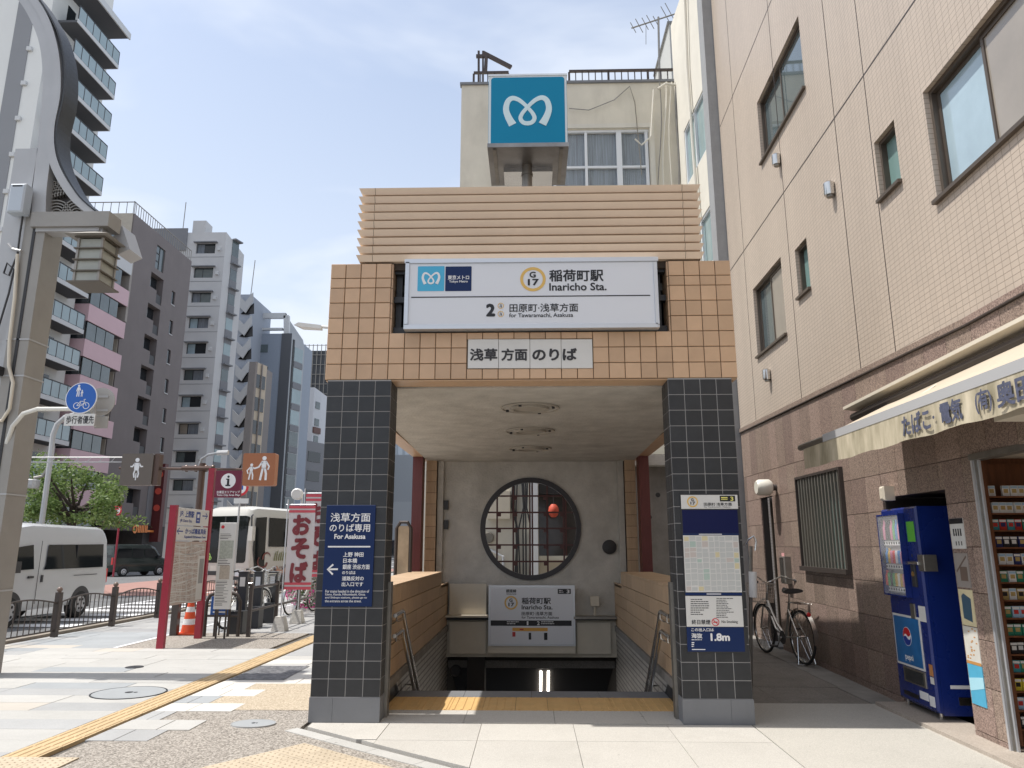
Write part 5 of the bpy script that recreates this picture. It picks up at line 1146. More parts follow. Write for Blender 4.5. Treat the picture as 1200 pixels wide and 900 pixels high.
for x in (-1.30, 1.27):
    for y in (-.845, .845): arch(van, x, y, .40, .36); wheel(van, x, y * 1.015, .33, M('hubcap_grey', (.42, .42, .43), .35, metal=.5))
van.location = (-12.12, 17.5, -.16); van.rotation_euler = (0, 0, math.radians(-90))
# --- dark minivan
m_vd = M('car_dark_green_paint', (.018, .028, .024), .15, spec=.7)
car = thing('minivan', 'small dark green box-shaped minivan driving beyond the white van', 'minivan')
loft([(-1.85, .35, .95, 1.45, .72, .60), (-1.80, .28, 1.0, 1.78, .78, .64), (-1.6, .26, 1.02, 1.86, .80, .66), (.5, .26, 1.02, 1.88, .80, .66), (.9, .26, 1.0, 1.72, .80, .62), (1.3, .26, .98, 1.12, .80, .70), (1.7, .3, .85, 1.0, .77, .70), (1.85, .36, .6, .7, .70, .66)], m_vd, 'body', car)
wv = lambda z: .80 - max(0, z - 1.0) / .8 * .13
sidepoly(car, 'side_window', m_carglass, [(-1.65, 1.08), (-.72, 1.08), (-.72, 1.62), (-1.55, 1.62)], wv); sidepoly(car, 'side_window', m_carglass, [(-.66, 1.08), (.05, 1.08), (.05, 1.62), (-.66, 1.62)], wv); sidepoly(car, 'side_window', m_carglass, [(.12, 1.08), (1.15, 1.06), (.72, 1.60), (.12, 1.62)], wv)
MB().add([(1.30, -.62, 1.14), (1.30, .62, 1.14), (.92, .56, 1.66), (.92, -.56, 1.66)], [(0, 1, 2, 3)]).build('windscreen', m_carglass, car); MB().add([(-1.86, -.58, 1.08), (-1.86, .58, 1.08), (-1.83, .52, 1.6), (-1.83, -.52, 1.6)], [(3, 2, 1, 0)]).build('rear_window', m_carglass, car)
for s in (-1, 1): MB().box(1.66, 1.80, s * .45, s * .72, .74, .88).build('headlight', m_alu, car); MB().box(-1.87, -1.8, s * .60, s * .74, .7, 1.1).build('tail_light', MATS['tail_red'], car); MB().box(.95, 1.1, s * .82, s * .98, 1.05, 1.2).build('mirror', m_dark, car)
for x in (-1.15, 1.20):
    for y in (-.79, .79): arch(car, x, y, .33, .30); wheel(car, x, y * 1.015, .28, m_alu)
car.location = (-24.2, 45.5, -.16); car.rotation_euler = (0, 0, math.radians(62))
# --- coach
m_bus = M('coach_cream_paint', (.58, .56, .51), .28, var=.04, scale=1)
bus = thing('coach', 'cream touring coach with painted emblem on its side waiting on the road', 'bus')
L = 5.8
loft([(-L, .5, 1.5, 3.0, 1.15, 1.0), (-L + .1, .3, 1.6, 3.3, 1.25, 1.15), (L - .55, .3, 1.6, 3.32, 1.25, 1.15), (L - .22, .3, 1.6, 3.24, 1.25, 1.12), (L - .05, .34, 1.5, 3.0, 1.22, 1.06), (L, .4, 1.3, 2.5, 1.15, 1.05)], m_bus, 'body', bus)
FF = Frame((L + .005, 0, 0), (0, 1, 0)); MB().poly(FF, rrect(-1.08, 1.08, 1.10, 2.92, .12), -.25, .012).build('windscreen', m_carglass, bus)
MB().plate(FF, -.03, .03, 1.12, 2.9, .012, .02).build('screen_pillar', m_dark, bus); MB().poly(FF, rrect(-1.1, 1.1, .62, .78, .04), -.1, .012).build('grille', m_dark, bus); MB().plate(FF, -.2, .2, .42, .58, -.1, .02).build('number_plate', m_signw2, bus)
mb = MB(); mb.text(FF, '·183', -.15, .15, .46, .54, .022, .02); mb.build('lettering', m_black, bus)
for s in (-1, 1): MB().poly(FF, rrect(s * .85 - .2, s * .85 + .2, .60, .84, .05), -.1, .018).build('headlight', m_alu, bus)
mb = MB(); mb.disc(FF, -.75, 1.35, .16, .013, .016, 20, .12); mb.disc(FF, -.62, 1.28, .08, .013, .016, 16, .05); mb.build('green_sticker', M('sticker_lime', (.35, .6, .15), .5), bus)
wv = lambda z: 1.25 - max(0, z - 1.6) / 1.7 * .08
for k in range(5): x1 = L - 1.15 - 1.9 * k; sidepoly(bus, 'side_window', m_carglass, [(x1 - 1.82, 1.72), (x1, 1.72), (x1, 2.88), (x1 - 1.82, 2.88)], wv, .012)
sidepoly(bus, 'front_side_window', m_carglass, [(L - .95, .75), (L - .35, .75), (L - .18, 1.6), (L - .32, 2.85), (L - 1.0, 2.9)], wv, .012)
for s in (-1, 1):
    mb = MB(); mb.tube([(L - .1, s * 1.2, 2.95), (L + .15, s * 1.35, 2.9), (L + .18, s * 1.40, 2.5)], .03); mb.build('mirror_arm', m_dark, bus); MB().box(L + .06, L + .24, s * 1.30, s * 1.50, 1.95, 2.5).build('mirror', m_bus, bus)
    for x in (L - 2.6, -L + 2.8): arch(bus, x, s * 1.25, .56, .5); wheel(bus, x, s * 1.262, .48, m_alu, .3)
# painted side decoration
FSb = Frame((0, 1.268, 0), (-1, 0, 0)); rr = random.Random(4)
def swirl(cx, cz, R, t0, t1, w0, w1, n=14):
    return [(cx + R * (1 - .35 * k / n) * math.cos(t0 + (t1 - t0) * k / n) * 1.3, cz + R * (1 - .35 * k / n) * math.sin(t0 + (t1 - t0) * k / n)) for k in range(n + 1)], [w0 + (w1 - w0) * k / n for k in range(n + 1)]
mb1 = MB(); mb2 = MB(); mb3 = MB(); c0 = -3.75
for i, (dx, dz, R, t0, t1, w0, w1) in enumerate([(-1.2, 1.12, .28, 2.4, 6.2, .05, .12), (-.95, 1.30, .22, 3.5, .2, .10, .03), (1.2, 1.15, .3, 1.0, -2.4, .05, .10), (0.1, .98, .42, 3.3, 6.1, .10, .10)]):
    p, w_ = swirl(c0 + dx, dz, R, t0, t1, w0, w1); mb1.ribbon(FSb, p, w_, 0, .003)
p, w_ = swirl(c0 + .1, 1.0, .34, 3.35, 6.0, .14, .14); mb2.ribbon(FSb, p, w_, .003, .005)
for k in range(9): a = c0 - .5 + .14 * k; mb3.ribbon(FSb, [(a, 1.16), (a + .05, 1.40 + .06 * (k % 2)), (a + .1, 1.48 + .05 * ((k + 1) % 3))], [.06, .05, .02], 0, .004)
for k in range(4): a = c0 - .1 + .1 * k; mb1.ribbon(FSb, [(a, .84), (a + .02, .93)], .035, .005, .007)
mb1.build('painted_scroll', M('print_maroon', (.17, .05, .04), .5), bus); mb2.build('painted_ribbon', M('print_salmon', (.50, .28, .20), .5), bus); mb3.build('painted_leaves', M('print_olive', (.18, .19, .05), .5), bus)
MB().plate(FSb, c0 + .1, c0 + .45, .35, .55, -.05, .004).build('vent_grille', m_dark, bus)
bus.location = (-10.44, 35.1, -.16); bus.rotation_euler = (0, 0, math.radians(-107.6))
# =========================================================== CREAM BUILDING BEHIND THE ENTRANCE
m_crw = M('cream_render', (.70, .65, .54), .8, var=.12, scale=1.5, bump=.15, bscale=30, stain=.22)
m_crw2 = M('pale_cream_wall', (.68, .645, .56), .8, var=.1, scale=1.5, bump=.1, bscale=20, stain=.15)
m_curt = M('grey_blue_curtain', (.26, .29, .33), .8, var=.75, scale=3, stretch=(14, 14, .3))
m_wwin = M('white_window_frame', (.72, .74, .76), .4)
YB = 17.5; FBk = FY(YB)
cbg = thing('cream_building', 'cream rendered house behind the station entrance with a curtained window and rooftop railing', 'building', (1, YB, 0))
cx0 = FBk.px(541, 99)[0]; cx1 = 4.32; cz = FBk.px(620, 99)[1]
wa0, wb1 = FBk.px(608, 153); wa1 = FBk.px(760, 153)[0]; wb0 = wb1 - 2.05
mb = MB(); wall_holes(mb, FBk, cx0, cx1, -.2, cz, [(wa0, wa1, wb0, wb1)], .2); mb.add([(cx0, YB, -.2), (cx0, YB + 9, -.2), (cx0, YB + 9, cz), (cx0, YB, cz)], [(3, 2, 1, 0)]); mb.add([(cx0, YB, cz), (cx1, YB, cz), (cx1, YB + 9, cz), (cx0, YB + 9, cz)], [(0, 1, 2, 3)]); mb.add([(cx0, YB + 9, -.2), (cx1 + 3, YB + 9, -.2), (cx1 + 3, YB + 9, cz), (cx0, YB + 9, cz)], [(0, 1, 2, 3)]); mb.build('wall', m_crw, cbg)
MB().box(cx0 - .04, cx1, YB - .05, YB + .12, cz, cz + .07).build('parapet_cap', m_greybase, cbg)
mb = MB(); mb.plate(FBk, wa0 - .2, wa1 + .14, wb1 + .02, wb1 + .14, 0, .05); mb.plate(FBk, wa1 + .02, wa1 + .14, wb0 - .1, wb1 + .02, 0, .05); mb.plate(FBk, wa0 - .14, wa0 - .02, wb0 - .1, wb1 + .02, 0, .05)
mb.build('window_surround', m_crw2, cbg)
mb = MB(); mb.plate(FBk, wa0, wa1, wb1 - .06, wb1, -.1, -.03); mb.plate(FBk, wa0, wa1, wb0, wb0 + .06, -.1, -.03)
q = lambda x: FBk.px(x, 180)[0]
for x, t in ((687, .035), (726, .07), (758.5, .04), (613, .04), (650, .035)): mb.plate(FBk, q(x) - t, q(x) + t, wb0 + .06, wb1 - .06, -.12, -.04)
zc = FBk.px(700, 194.5)[1]; 
for a, b in ((q(613) + .04, q(650) - .035), (q(650) + .035, q(687) - .035), (q(687) + .035, q(726) - .07), (q(726) + .07, q(758.5) - .04)): mb.plate(FBk, a, b, zc - .03, zc + .03, -.12, -.05)
wn = mb.build('window', m_wwin, cbg); 
for a, b in ((q(613), q(650)), (q(650), q(687)), (q(687), q(726)), (q(726), q(758.5))): MB().plate(FBk, a, b, wb0 + .05, wb1 - .05, -.17, -.15).build('pane', m_glassd if a > q(750) else m_curt, wn)
MB().plate(FBk, wa0, wa1, wb0 + .05, wb1 - .05, -.135, -.13).build('glass_sheet', M('clear_pane2', (.8, .9, .95), .02, alpha=.10), wn)
# rooftop railing
rl = thing('rooftop_railing', 'dark railing along the roof edge of the cream house', 'railing', (1, YB, cz)); m_rail = M('rust_brown_rail', (.06, .045, .04), .6)
zr = FBk.px(700, 81)[1]; mb = MB(); r0, r1 = q(555) , cx1
for a0, a1 in ((FBk.px(555, 81)[0], FBk.px(596, 81)[0]), (FBk.px(667, 81)[0], FBk.px(806, 81)[0])):
    MB().box(a0, a1, YB + .05, YB + .11, zr - .03, zr + .03).build('top_rail', m_rail, rl); n = int((a1 - a0) / .17)
    for k in range(n + 1): x = a0 + (a1 - a0) * k / n; w_ = .028 if k % 6 == 0 else .012; MB().box(x - w_, x + w_, YB + .06, YB + .10, cz + .07, zr - .03).build('bar', m_rail, rl)
# hoist arm
p = at(563, 98, Y=YB + .5); ho = thing('roof_hoist', 'rusty steel hoist arm on the roof edge left of the cube sign', 'hoist', p)
mb = MB(); mb.bar(at(561, 98, Y=YB + .5), at(561, 60, Y=YB + .5), .06); mb.bar(at(566, 98, Y=YB + .5), at(566, 60, Y=YB + .5), .05); mb.bar(at(558, 66, Y=YB + .5), at(571, 66, Y=YB + .5), .08); mb.build('mast', m_rail, ho)
mb = MB(); mb.bar(at(566, 62, Y=YB + .5), at(599, 79, Y=YB + .5), .07, .11); mb.bar(at(570, 64, Y=YB + .5), at(569, 84, Y=YB + .5), .09); mb.build('arm', m_rail, ho)
# antenna
p = at(772, 90, Y=YB + 1); an = thing('tv_antenna', 'television aerial on a thin mast above the cream house roof', 'antenna', p)
T = lambda x, y, d=1: at(x, y, Y=YB + d)
MB().tube([T(773, 100), T(771.5, 20)], .03, 6).build('mast', m_steeld, an)
mb = MB(); mb.tube([T(740, 33), T(792, 16)], .022, 6)
for k, (x, l) in enumerate(((742, 6), (749, 8), (756, 7), (762, 8), (768, 5), (781, 12), (787, 14))): yc = 33 - (x - 740) * .327; mb.tube([T(x - l * .55, yc - l), T(x + l * .55, yc + l)], .012, 4)
mb.build('boom', m_steeld, an); MB().tube([T(757, 27), T(757, 52)], .01, 4).build('dangling_wire', m_steeld, an)
# roof tank house
a0, b1 = FY(YB + 1.5).px(784, 28); a1 = FY(YB + 1.5).px(845, 28)[0]
rh = thing('roof_hut', 'grey box-shaped stair hut on the roof of the cream house', 'roof hut', (a0, YB + 1.5, cz)); MB().box(a0, a1 + 1, YB + 1.5, YB + 4, cz, b1).build('wall', M('hut_grey', (.42, .43, .42), .8, stain=.15), rh); MB().box(a0 - .06, a1 + 1, YB + 1.45, YB + 4, b1, b1 + .06).build('roof', m_greybase, rh)
# side wing running back along the alley
wg = thing('cream_side_wing', 'pale cream side wing of the house seen edge-on beside the tiled building', 'building', (4.05, 14, 0))
FWg = Frame((4.04, 14.05, 0), (.045, -1, 0)); zt = at(822, 24, Y=17.3).z
L0 = -3.45; wh = []
def pr(F, x0, y0, x1, y1): return (F.px(x0, (y0 + y1) / 2)[0], F.px(x1, (y0 + y1) / 2)[0], F.px((x0 + x1) / 2, y1)[1], F.px((x0 + x1) / 2, y0)[1])
for (x0, y0, x1, y1) in ((812, 104, 832, 190), (821, 240, 838, 318)): wh.append((-2.75, -.95, FWg.px((x0 + x1) / 2, y1 - 4)[1], FWg.px((x0 + x1) / 2, y0 + 4)[1]))
for k in (1, 2): h = wh[-1]; wh.append((-2.75, -.95, h[2] - 2.9, h[3] - 2.9))
mb = MB(); wall_holes(mb, FWg, L0, .0, -.2, zt, wh, .12); mb.add([(4.04, 14.05, zt), (8, 14.05, zt), (8, 17.5, zt), (4.04, 17.5, zt)], [(0, 1, 2, 3)]); mb.build('wall', m_crw2, wg)
for h in wh:
    m_ = (h[0] + h[1]) / 2; mb = MB(); [mb.plate(FWg, a, b, c, d, -.1, -.02) for a, b, c, d in ((h[0], h[1], h[2], h[2] + .05), (h[0], h[1], h[3] - .05, h[3]), (h[0], h[0] + .05, h[2] + .05, h[3] - .05), (h[1] - .05, h[1], h[2] + .05, h[3] - .05), (m_ - .04, m_ + .04, h[2] + .05, h[3] - .05))]
    w_ = mb.build('window', m_wwin, wg); MB().plate(FWg, h[0], h[1], h[2], h[3], -.09, -.07).build('pane', M('pale_teal_glass', (.30, .40, .41), .06, spec=.9, var=.15), w_)
cst = thing('concrete_fin', 'grey rough concrete strip between the cream wing and the tiled building', 'wall', (4.0, 14, 0)); MB().box(3.80, 4.3, 13.95, 14.35, 0, 18).build('strip', M('grey_fin_concrete', (.30, .305, .31), .85, var=.12, scale=4, bump=.3, bscale=14), cst)
# pipes and cables at the inner corner
cp = thing('corner_conduits', 'bundle of cream pipes and cables running down the inner corner of the cream house', 'pipes', (3.6, YB, 8))
for i, (x, r) in enumerate(((774, .014), (780, .02), (787, .016), (795, .024))):
    pts = [T(x - 1 + 2.2 * math.sin(k * .9 + i * 1.3), 96 + 25 * k, -.12 - .02 * i) for k in range(6)]
    MB().tube(pts, r, 6).build('pipe', m_crw2 if i % 3 else m_steeld, cp, True)
MB().tube([T(766, 105, -.15), T(763, 160, -.15), T(752, 170, -.15), T(744, 163, -.15)], .022, 6).build('pipe', m_crw2, cp, True)
MB().tube([T(806, 96, -.2), T(795, 100, -.2), T(780, 98, -.2), T(771, 104, -.2)], .03, 6).build('pipe', m_crw2, cp, True)
MB().tube([T(667, 127, -.08), T(690, 129, -.08), T(720, 117, -.08), T(738, 101, -.08), T(744, 120, -.08), T(752, 205, -.08)], .012, 4).build('cable', m_steeld, cp, True)
q1 = FWg.p(-1.6, 0, .08); MB().tube([q1 + Vector((0, 0, 16.2)), q1 + Vector((0, .3, 13)), q1 + Vector((0, .1, 9)), q1 + Vector((0, 0, .2))], .035, 6).build('pipe', m_crw2, cp, True)
# ---- little back court seen through the round window
bc = thing('back_house', 'low pale house front with meters and pipes seen through the left of the round window', 'house front', (-.8, 16, 0))
MB().box(-2.6, .05, 16.4, 16.8, -.2, 4.2).build('wall', m_crw2, bc)
MB().box(-.02, .16, 16.2, 16.8, -.2, 4.2).build('drain_pipe', m_wwin, bc)
MB().box(-.95, -.45, 16.2, 16.4, 2.15, 2.75).build('meter_box', m_cream, bc); MB().lathe((-.92, 16.38, 1.75), [(.10, -.12), (.12, -.06), (.12, 0)], 16, 'y').build('meter', m_steeld, bc); MB().lathe((-1.35, 16.38, 1.75), [(.10, -.12), (.12, -.06), (.12, 0)], 16, 'y').build('meter', m_dark, bc)
mb = MB(); rr = random.Random(8)
for k in range(7): x = -.38 + .055 * k; mb.tube([(x, 16.33, 3.4), (x + rr.uniform(-.06, .06), 16.3, 2.4), (x + rr.uniform(-.1, .1), 16.3, 1.9), (x, 16.33, .4)], .018, 5)
mb.build('black_cables', m_dark, bc); MB().tube([(-.9, 16.35, 1.5), (-.6, 16.3, 1.35), (-.55, 16.3, .2)], .03, 8).build('pipe', m_alu, bc)
rs = thing('back_restaurant', 'dark eatery front with wooden shutters seen through the right of the round window', 'shop front', (1, 16, 0))
MB().box(.18, 2.2, 16.5, 16.8, 2.7, 4.2).build('fascia', m_dark, rs); MB().box(.18, 2.2, 16.7, 16.9, 1.35, 2.7).build('window_wall', M('dim_glass', (.07, .06, .055), .15, var=.5, scale=4), rs); MB().box(.18, 2.2, 16.45, 16.8, 1.27, 1.36).build('counter', m_crw2, rs)
MB().box(.18, 2.2, 16.6, 16.8, .95, 1.27).build('shutter_band', m_cream, rs); MB().box(.18, 2.2, 16.55, 16.8, .45, .93).build('blue_panel', M('grey_blue_panel', (.16, .19, .23), .5), rs); MB().box(.18, 2.2, 16.6, 16.8, -.1, .45).build('plinth', m_crw2, rs)
for k in range(4): MB().box(.35 + .42 * k, .38 + .42 * k, 16.62, 16.7, 1.36, 2.7).build('mullion', m_grille, rs)
o = thing('red_lantern', 'round red paper lantern hanging behind the round window', 'lantern', (.50, 16.2, 2.3)); MB().lathe((.50, 16.2, 2.32), [(.05, -.14), (.10, -.08), (.115, .0), (.10, .08), (.05, .14)], 18).build('shade', M('lantern_red', (.55, .08, .04), .6), o, True); MB().tube([(.50, 16.2, 2.44), (.50, 16.2, 2.7)], .008).build('cord', m_dark, o)
# concrete wall seen right of the stair
cw = thing('concrete_side_wall', 'stained bare concrete wall with tie holes right of the stairway', 'wall', (2.6, 14.4, 0))
MB().box(1.9, 3.7, 14.6, 14.9, 0, 3.35).build('wall', m_concd, cw); MB().box(1.85, 3.7, 14.3, 14.62, 3.10, 3.30).build('ledge', m_conc, cw)
for px_, py_ in ((771, 580), (761, 606)): p = at(px_, py_, Y=14.6); MB().lathe(p, [(.045, -.006), (.05, .004)], 14, 'y').build('tie_hole', m_dark, cw)
# =========================================================== FAR BUILDINGS ON THE LEFT
K = 1.22
def Frd(X, Y0, dx=.05): return Frame((X, Y0, 0), (dx, 1, 0))
m_tw = M('tower_white_panel', (.70, .70, .67), .7, var=.05, scale=.3); m_tg = M('tower_grey_panel', (.25, .255, .265), .7, var=.06, scale=.3)
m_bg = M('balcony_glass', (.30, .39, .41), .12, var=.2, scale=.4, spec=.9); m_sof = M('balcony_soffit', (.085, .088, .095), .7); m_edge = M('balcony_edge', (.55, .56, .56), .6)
tw = thing('apartment_tower', 'tall white apartment tower with glass balconies behind the street lamp column', 'building', (-34.5, 45, 0))
FT_ = FY(45.2); TX1 = -34.5; TZ = 44
mb = MB(); mb.box(-60, TX1, 45.2, 52.2, -.2, TZ); mb.build('wall', m_tw, tw)
g0, g1 = FT_.px(13, 60)[0], FT_.px(33, 60)[0]; MB().box(g0, g1, 45.15, 45.2, 0, TZ).build('grey_stripe', m_tg, tw)
MB().box(-60, g0 - 2.0, 45.12, 45.2, 0, TZ).build('grey_stripe', m_tg, tw)
for k in range(14): z = 39.4 - 2.77 * k; MB().box((g0 + g1) / 2 + .6, (g0 + g1) / 2 + .95, 45.0, 45.15, z - .5, z - .2).build('vent_cap', m_edge, tw)
FTs = Frame((TX1, 45.2, 0), (0, 1, 0))
zs = [39.07 - 2.77 * k for k in range(14)]
for k, z in enumerate(zs):
    if z < 2.5: break
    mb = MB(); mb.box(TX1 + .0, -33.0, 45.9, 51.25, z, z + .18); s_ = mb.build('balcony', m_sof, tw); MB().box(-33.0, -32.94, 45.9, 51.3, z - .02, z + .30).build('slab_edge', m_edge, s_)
    MB().box(TX1, -33.0, 51.25, 51.31, z - .02, z + .30).build('slab_edge', m_edge, s_)
    n = 6; w_ = (51.25 - 45.95) / n
    for i in range(n): MB().box(-32.99, -32.96, 45.95 + w_ * i + .04, 45.95 + w_ * (i + 1) - .04, z + .34, z + 1.38).build('glass_panel', m_bg, s_)
    mb = MB()
    for i in range(n + 1): mb.box(-33.0, -32.95, 45.95 + w_ * i - .03, 45.95 + w_ * i + .03, z + .30, z + 1.42)
    mb.box(-33.01, -32.94, 45.95, 51.25, z + 1.40, z + 1.46); mb.build('rail_frame', m_dark, s_)
    MB().box(TX1 + .03, -33.0, 51.26, 51.30, z + .34, z + 1.38).build('glass_panel', m_bg, s_)
    MB().box(TX1, TX1 + .04, 46.8, 47.7, z + .25, z + 2.2).build('window', rr.choice([m_glassd, m_curt, m_glassb]), tw); MB().box(TX1, TX1 + .04, 49.0, 50.4, z + .25, z + 2.2).build('window', rr.choice([m_glassd, m_curt, m_glass]), tw)
    if k % 2: MB().box(TX1 + .2, TX1 + .55, 47.9, 48.7, z + .2, z + .85).build('air_conditioner', m_edge, s_); MB().box(TX1, TX1 + .35, 48.2, 48.6, z + .9, z + 2.3).build('pipe_box', m_edge, tw)
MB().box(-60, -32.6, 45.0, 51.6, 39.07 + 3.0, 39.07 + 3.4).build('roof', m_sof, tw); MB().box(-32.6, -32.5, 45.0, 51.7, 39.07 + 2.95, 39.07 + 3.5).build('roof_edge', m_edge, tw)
MB().box(-60, -34.6, 45.3, 52.1, 42.0, TZ + 3).build('roof_house', m_tw, tw)
# pink block
m_pk = M('pink_panel', (.62, .43, .46), .6, var=.05, scale=1); m_pk2 = M('beige_grey_wall', (.34, .31, .28), .8, var=.1)
pkb = thing('pink_apartment_block', 'apartment block with pink balcony bands squeezed beside the white tower', 'building', (-34, 55, 0))
Y0p, Y1p, Xp = 52.3, 58.0, -33.6; MB().box(-45, Xp - 1.3, Y0p, Y1p, -.2, 25.5).build('wall', m_pk2, pkb)
zt = at(149, 340, X=Xp).z; zbm = at(147, 357, X=Xp).z; bh = zt - zbm; bh = 1.35
for k in range(-1, 8):
    z1 = zt - 2.78 * k; 
    if z1 < 3: break
    yA = 52.6; s_ = MB().box(Xp - .12, Xp, yA, Y1p - .3, z1 - bh, z1).build('balcony_band', m_pk if k >= 0 else m_edge, pkb); MB().box(Xp - 1.3, Xp - .12, yA, yA + .12, z1 - bh, z1).build('band_side', m_pk if k >= 0 else m_edge, s_); MB().box(Xp - 1.3, Xp - .1, yA + .12, Y1p - .3, z1 - bh, z1 - bh + .15).build('floor_slab', m_sof, s_)
    mb = MB(); [MB().box(Xp - .12, Xp - .06, yA + .1 + 1.25 * i + .05, yA + .1 + 1.25 * (i + 1) - .05, z1 + .05, z1 + 1.35).build('window', m_glass, pkb) for i in range(3)]
    MB().box(Xp - 1.3, Xp - .1, Y1p - .3, Y1p, z1 - 2.6, z1 + .2).build('end_wall', m_pk2, pkb) if k < 1 else None
    MB().box(Xp - 1.2, Xp - .15, yA - .01, yA + .05, z1 + .05, z1 + 1.35).build('window', m_glassd, pkb)
# brown block
m_br = M('brown_grey_tile_wall', (.185, .16, .155), .7, var=.12, scale=.5, stain=.1); m_brc = M('cream_side_wall', (.55, .51, .44), .8, var=.1, stain=.15)
bb_ = thing('brown_apartment_block', 'dark brown apartment block with recessed windows and a roof rail', 'building', (-34.2, 58, 0))
FBr = Frame((-34.2, 58.1, 0), (.0, 1, 0)); BT = 29.8; BL = 11.0
holes = []
R4 = lambda x0, y0, x1, y1: pr(FBr, x0, y0, x1, y1)
big = [(175.3 - 3.9 * k, 322 + 35.8 * k, 190.8 - 3.9 * k, 355 + 35.6 * k) for k in range(8)]
sm = [(204.5 - 2.5 * k, 341 + 33.5 * k, 208.5 - 2.5 * k, 357 + 33.5 * k) for k in range(9)]; sm[0] = (200.5, 341, 205, 357)
sm = [(200.8 - 2.6 * k, 341 + 34.3 * k, 205 - 2.6 * k, 357.5 + 34.5 * k) for k in range(8)]
hb = [R4(182.5, 289, 193, 318)]; hB = [R4(*r) for r in big]; hS = [R4(*r) for r in sm]
mb = MB(); wall_holes(mb, FBr, 0, BL, 3.4, BT, hb + hB + hS, .7); mb.add([(-34.2, 58.1, -.2), (-48, 58.1, -.2), (-48, 58.1, BT), (-34.2, 58.1, BT)][::1], [(3, 2, 1, 0)]); mb.add([(-34.2, 58.1 + BL, 3.4), (-48, 58.1 + BL, 3.4), (-48, 58.1 + BL, BT), (-34.2, 58.1 + BL, BT)], [(0, 1, 2, 3)]); mb.add([(-34.2, 58.1, BT), (-34.2, 58.1 + BL, BT), (-48, 58.1 + BL, BT), (-48, 58.1, BT)], [(0, 1, 2, 3)]); mb.build('wall', m_br, bb_)
MB().box(-48, -34.3, 58.04, 58.1, 3.4, BT).build('end_wall', m_brc, bb_)
for i, h in enumerate(hb + hB + hS):
    d = -.68 if 0 < i <= 8 else -.15
    MB().plate(FBr, h[0], h[1], h[2], h[3], d, d + .03).build('window', m_glassd if i else m_glass, bb_)
    if 0 < i <= 8:
        w_ = h[1] - h[0]; MB().plate(FBr, h[0], h[0] + w_ * .55, h[2], h[2] + (h[3] - h[2]) * .45, -.12, -.0).build('balustrade', m_br, bb_); MB().plate(FBr, h[0] + w_ * .55, h[1], h[2], h[2] + (h[3] - h[2]) * .34, -.1, -.06).build('railing', m_dark, bb_); MB().plate(FBr, h[0] + w_ * .22, h[0] + w_ * .5, h[2] + (h[3] - h[2]) * .45, h[3] - .3, -.66, -.6).build('pane', m_bg, bb_)
    elif i: MB().plate(FBr, h[0] - .0, h[1], h[2] - .08, h[2], -.1, .05).build('sill', m_edge, bb_)
    else:
        m_ = (h[0] + h[1]) / 2; mb = MB(); mb.plate(FBr, m_ - .04, m_ + .04, h[2], h[3], -.12, -.08)
        for t in (.33, .66): mb.plate(FBr, h[0], m_ - .04, h[2] + (h[3] - h[2]) * t, h[2] + (h[3] - h[2]) * t + .07, -.12, -.08)
        mb.build('glazing_bar', m_dark, bb_)
mb = MB()
for k in range(28): y = 58.1 + BL * k / 27; mb.box(-34.35, -34.31, y - .02, y + .02, BT, BT + 1.1)
for k in range(20): x = -34.3 - 13.5 * k / 19; mb.box(x - .02, x + .02, 58.2, 58.24, BT, BT + 1.1)
mb.box(-34.36, -34.3, 58.1, 58.1 + BL, BT + 1.1, BT + 1.16); mb.box(-48, -34.3, 58.18, 58.25, BT + 1.1, BT + 1.16); tag(mb.build('roof_rail', m_steeld, bb_), kind='stuff')
# its street level
mb = MB(); mb.box(-38, -37.6, 58.1, 69, -.2, 3.4); mb.box(-37.6, -34.2, 58.1, 58.5, -.2, 3.4); mb.box(-37.6, -34.2, 65.2, 69.1, -.2, 3.4); mb.build('ground_floor', M('shopfront_dark', (.05, .045, .045), .7, var=.3), bb_)
MB().box(-34.35, -33.9, 58.3, 65.2, 2.9, 3.9).build('shop_sign_board', M('sign_dark_brown', (.045, .03, .028), .5), bb_)
Fs = Frame((-33.89, 58.3, 0), (0, 1, 0)); mb = MB(); c = Fs.px(158, 620); mb.disc(Fs, c[0], c[1], .36, 0, .04, 20, .2)
for k, x in enumerate((163, 167, 171)): c = Fs.px(x, 620); mb.plate(Fs, c[0] - .22, c[0] - .06, c[1] - .3, c[1] + .32, 0, .04); mb.plate(Fs, c[0] + .04, c[0] + .2, c[1] - .3, c[1] + .32, 0, .04)
c = Fs.px(176, 622); mb.plate(Fs, c[0] - .5, c[0] + 1.0, c[1] - .12, c[1] + .05, 0, .03); mb.build('orange_lettering', M('sign_orange', (.85, .28, .07), .5), bb_)
MB().box(-34.2, -33.4, 66.4, 67.0, 2.0, 9.0).build('red_vertical_sign', M('sign_dark_red', (.10, .015, .015), .5), bb_)
mb = MB(); F2 = FY(66.38)
for k, yy in enumerate((572, 583, 594)): c = (-33.8, 8 - 1.5 * k); mb.disc(F2, c[0], c[1], .3, 0, .02, 14)
mb.build('roundels', M('roundel_red', (.6, .08, .05), .5), bb_)
MB().box(-34.3, -34.15, 65.3, 66.2, 3.5, 7.6).build('grey_side_panel', m_greybase, bb_)
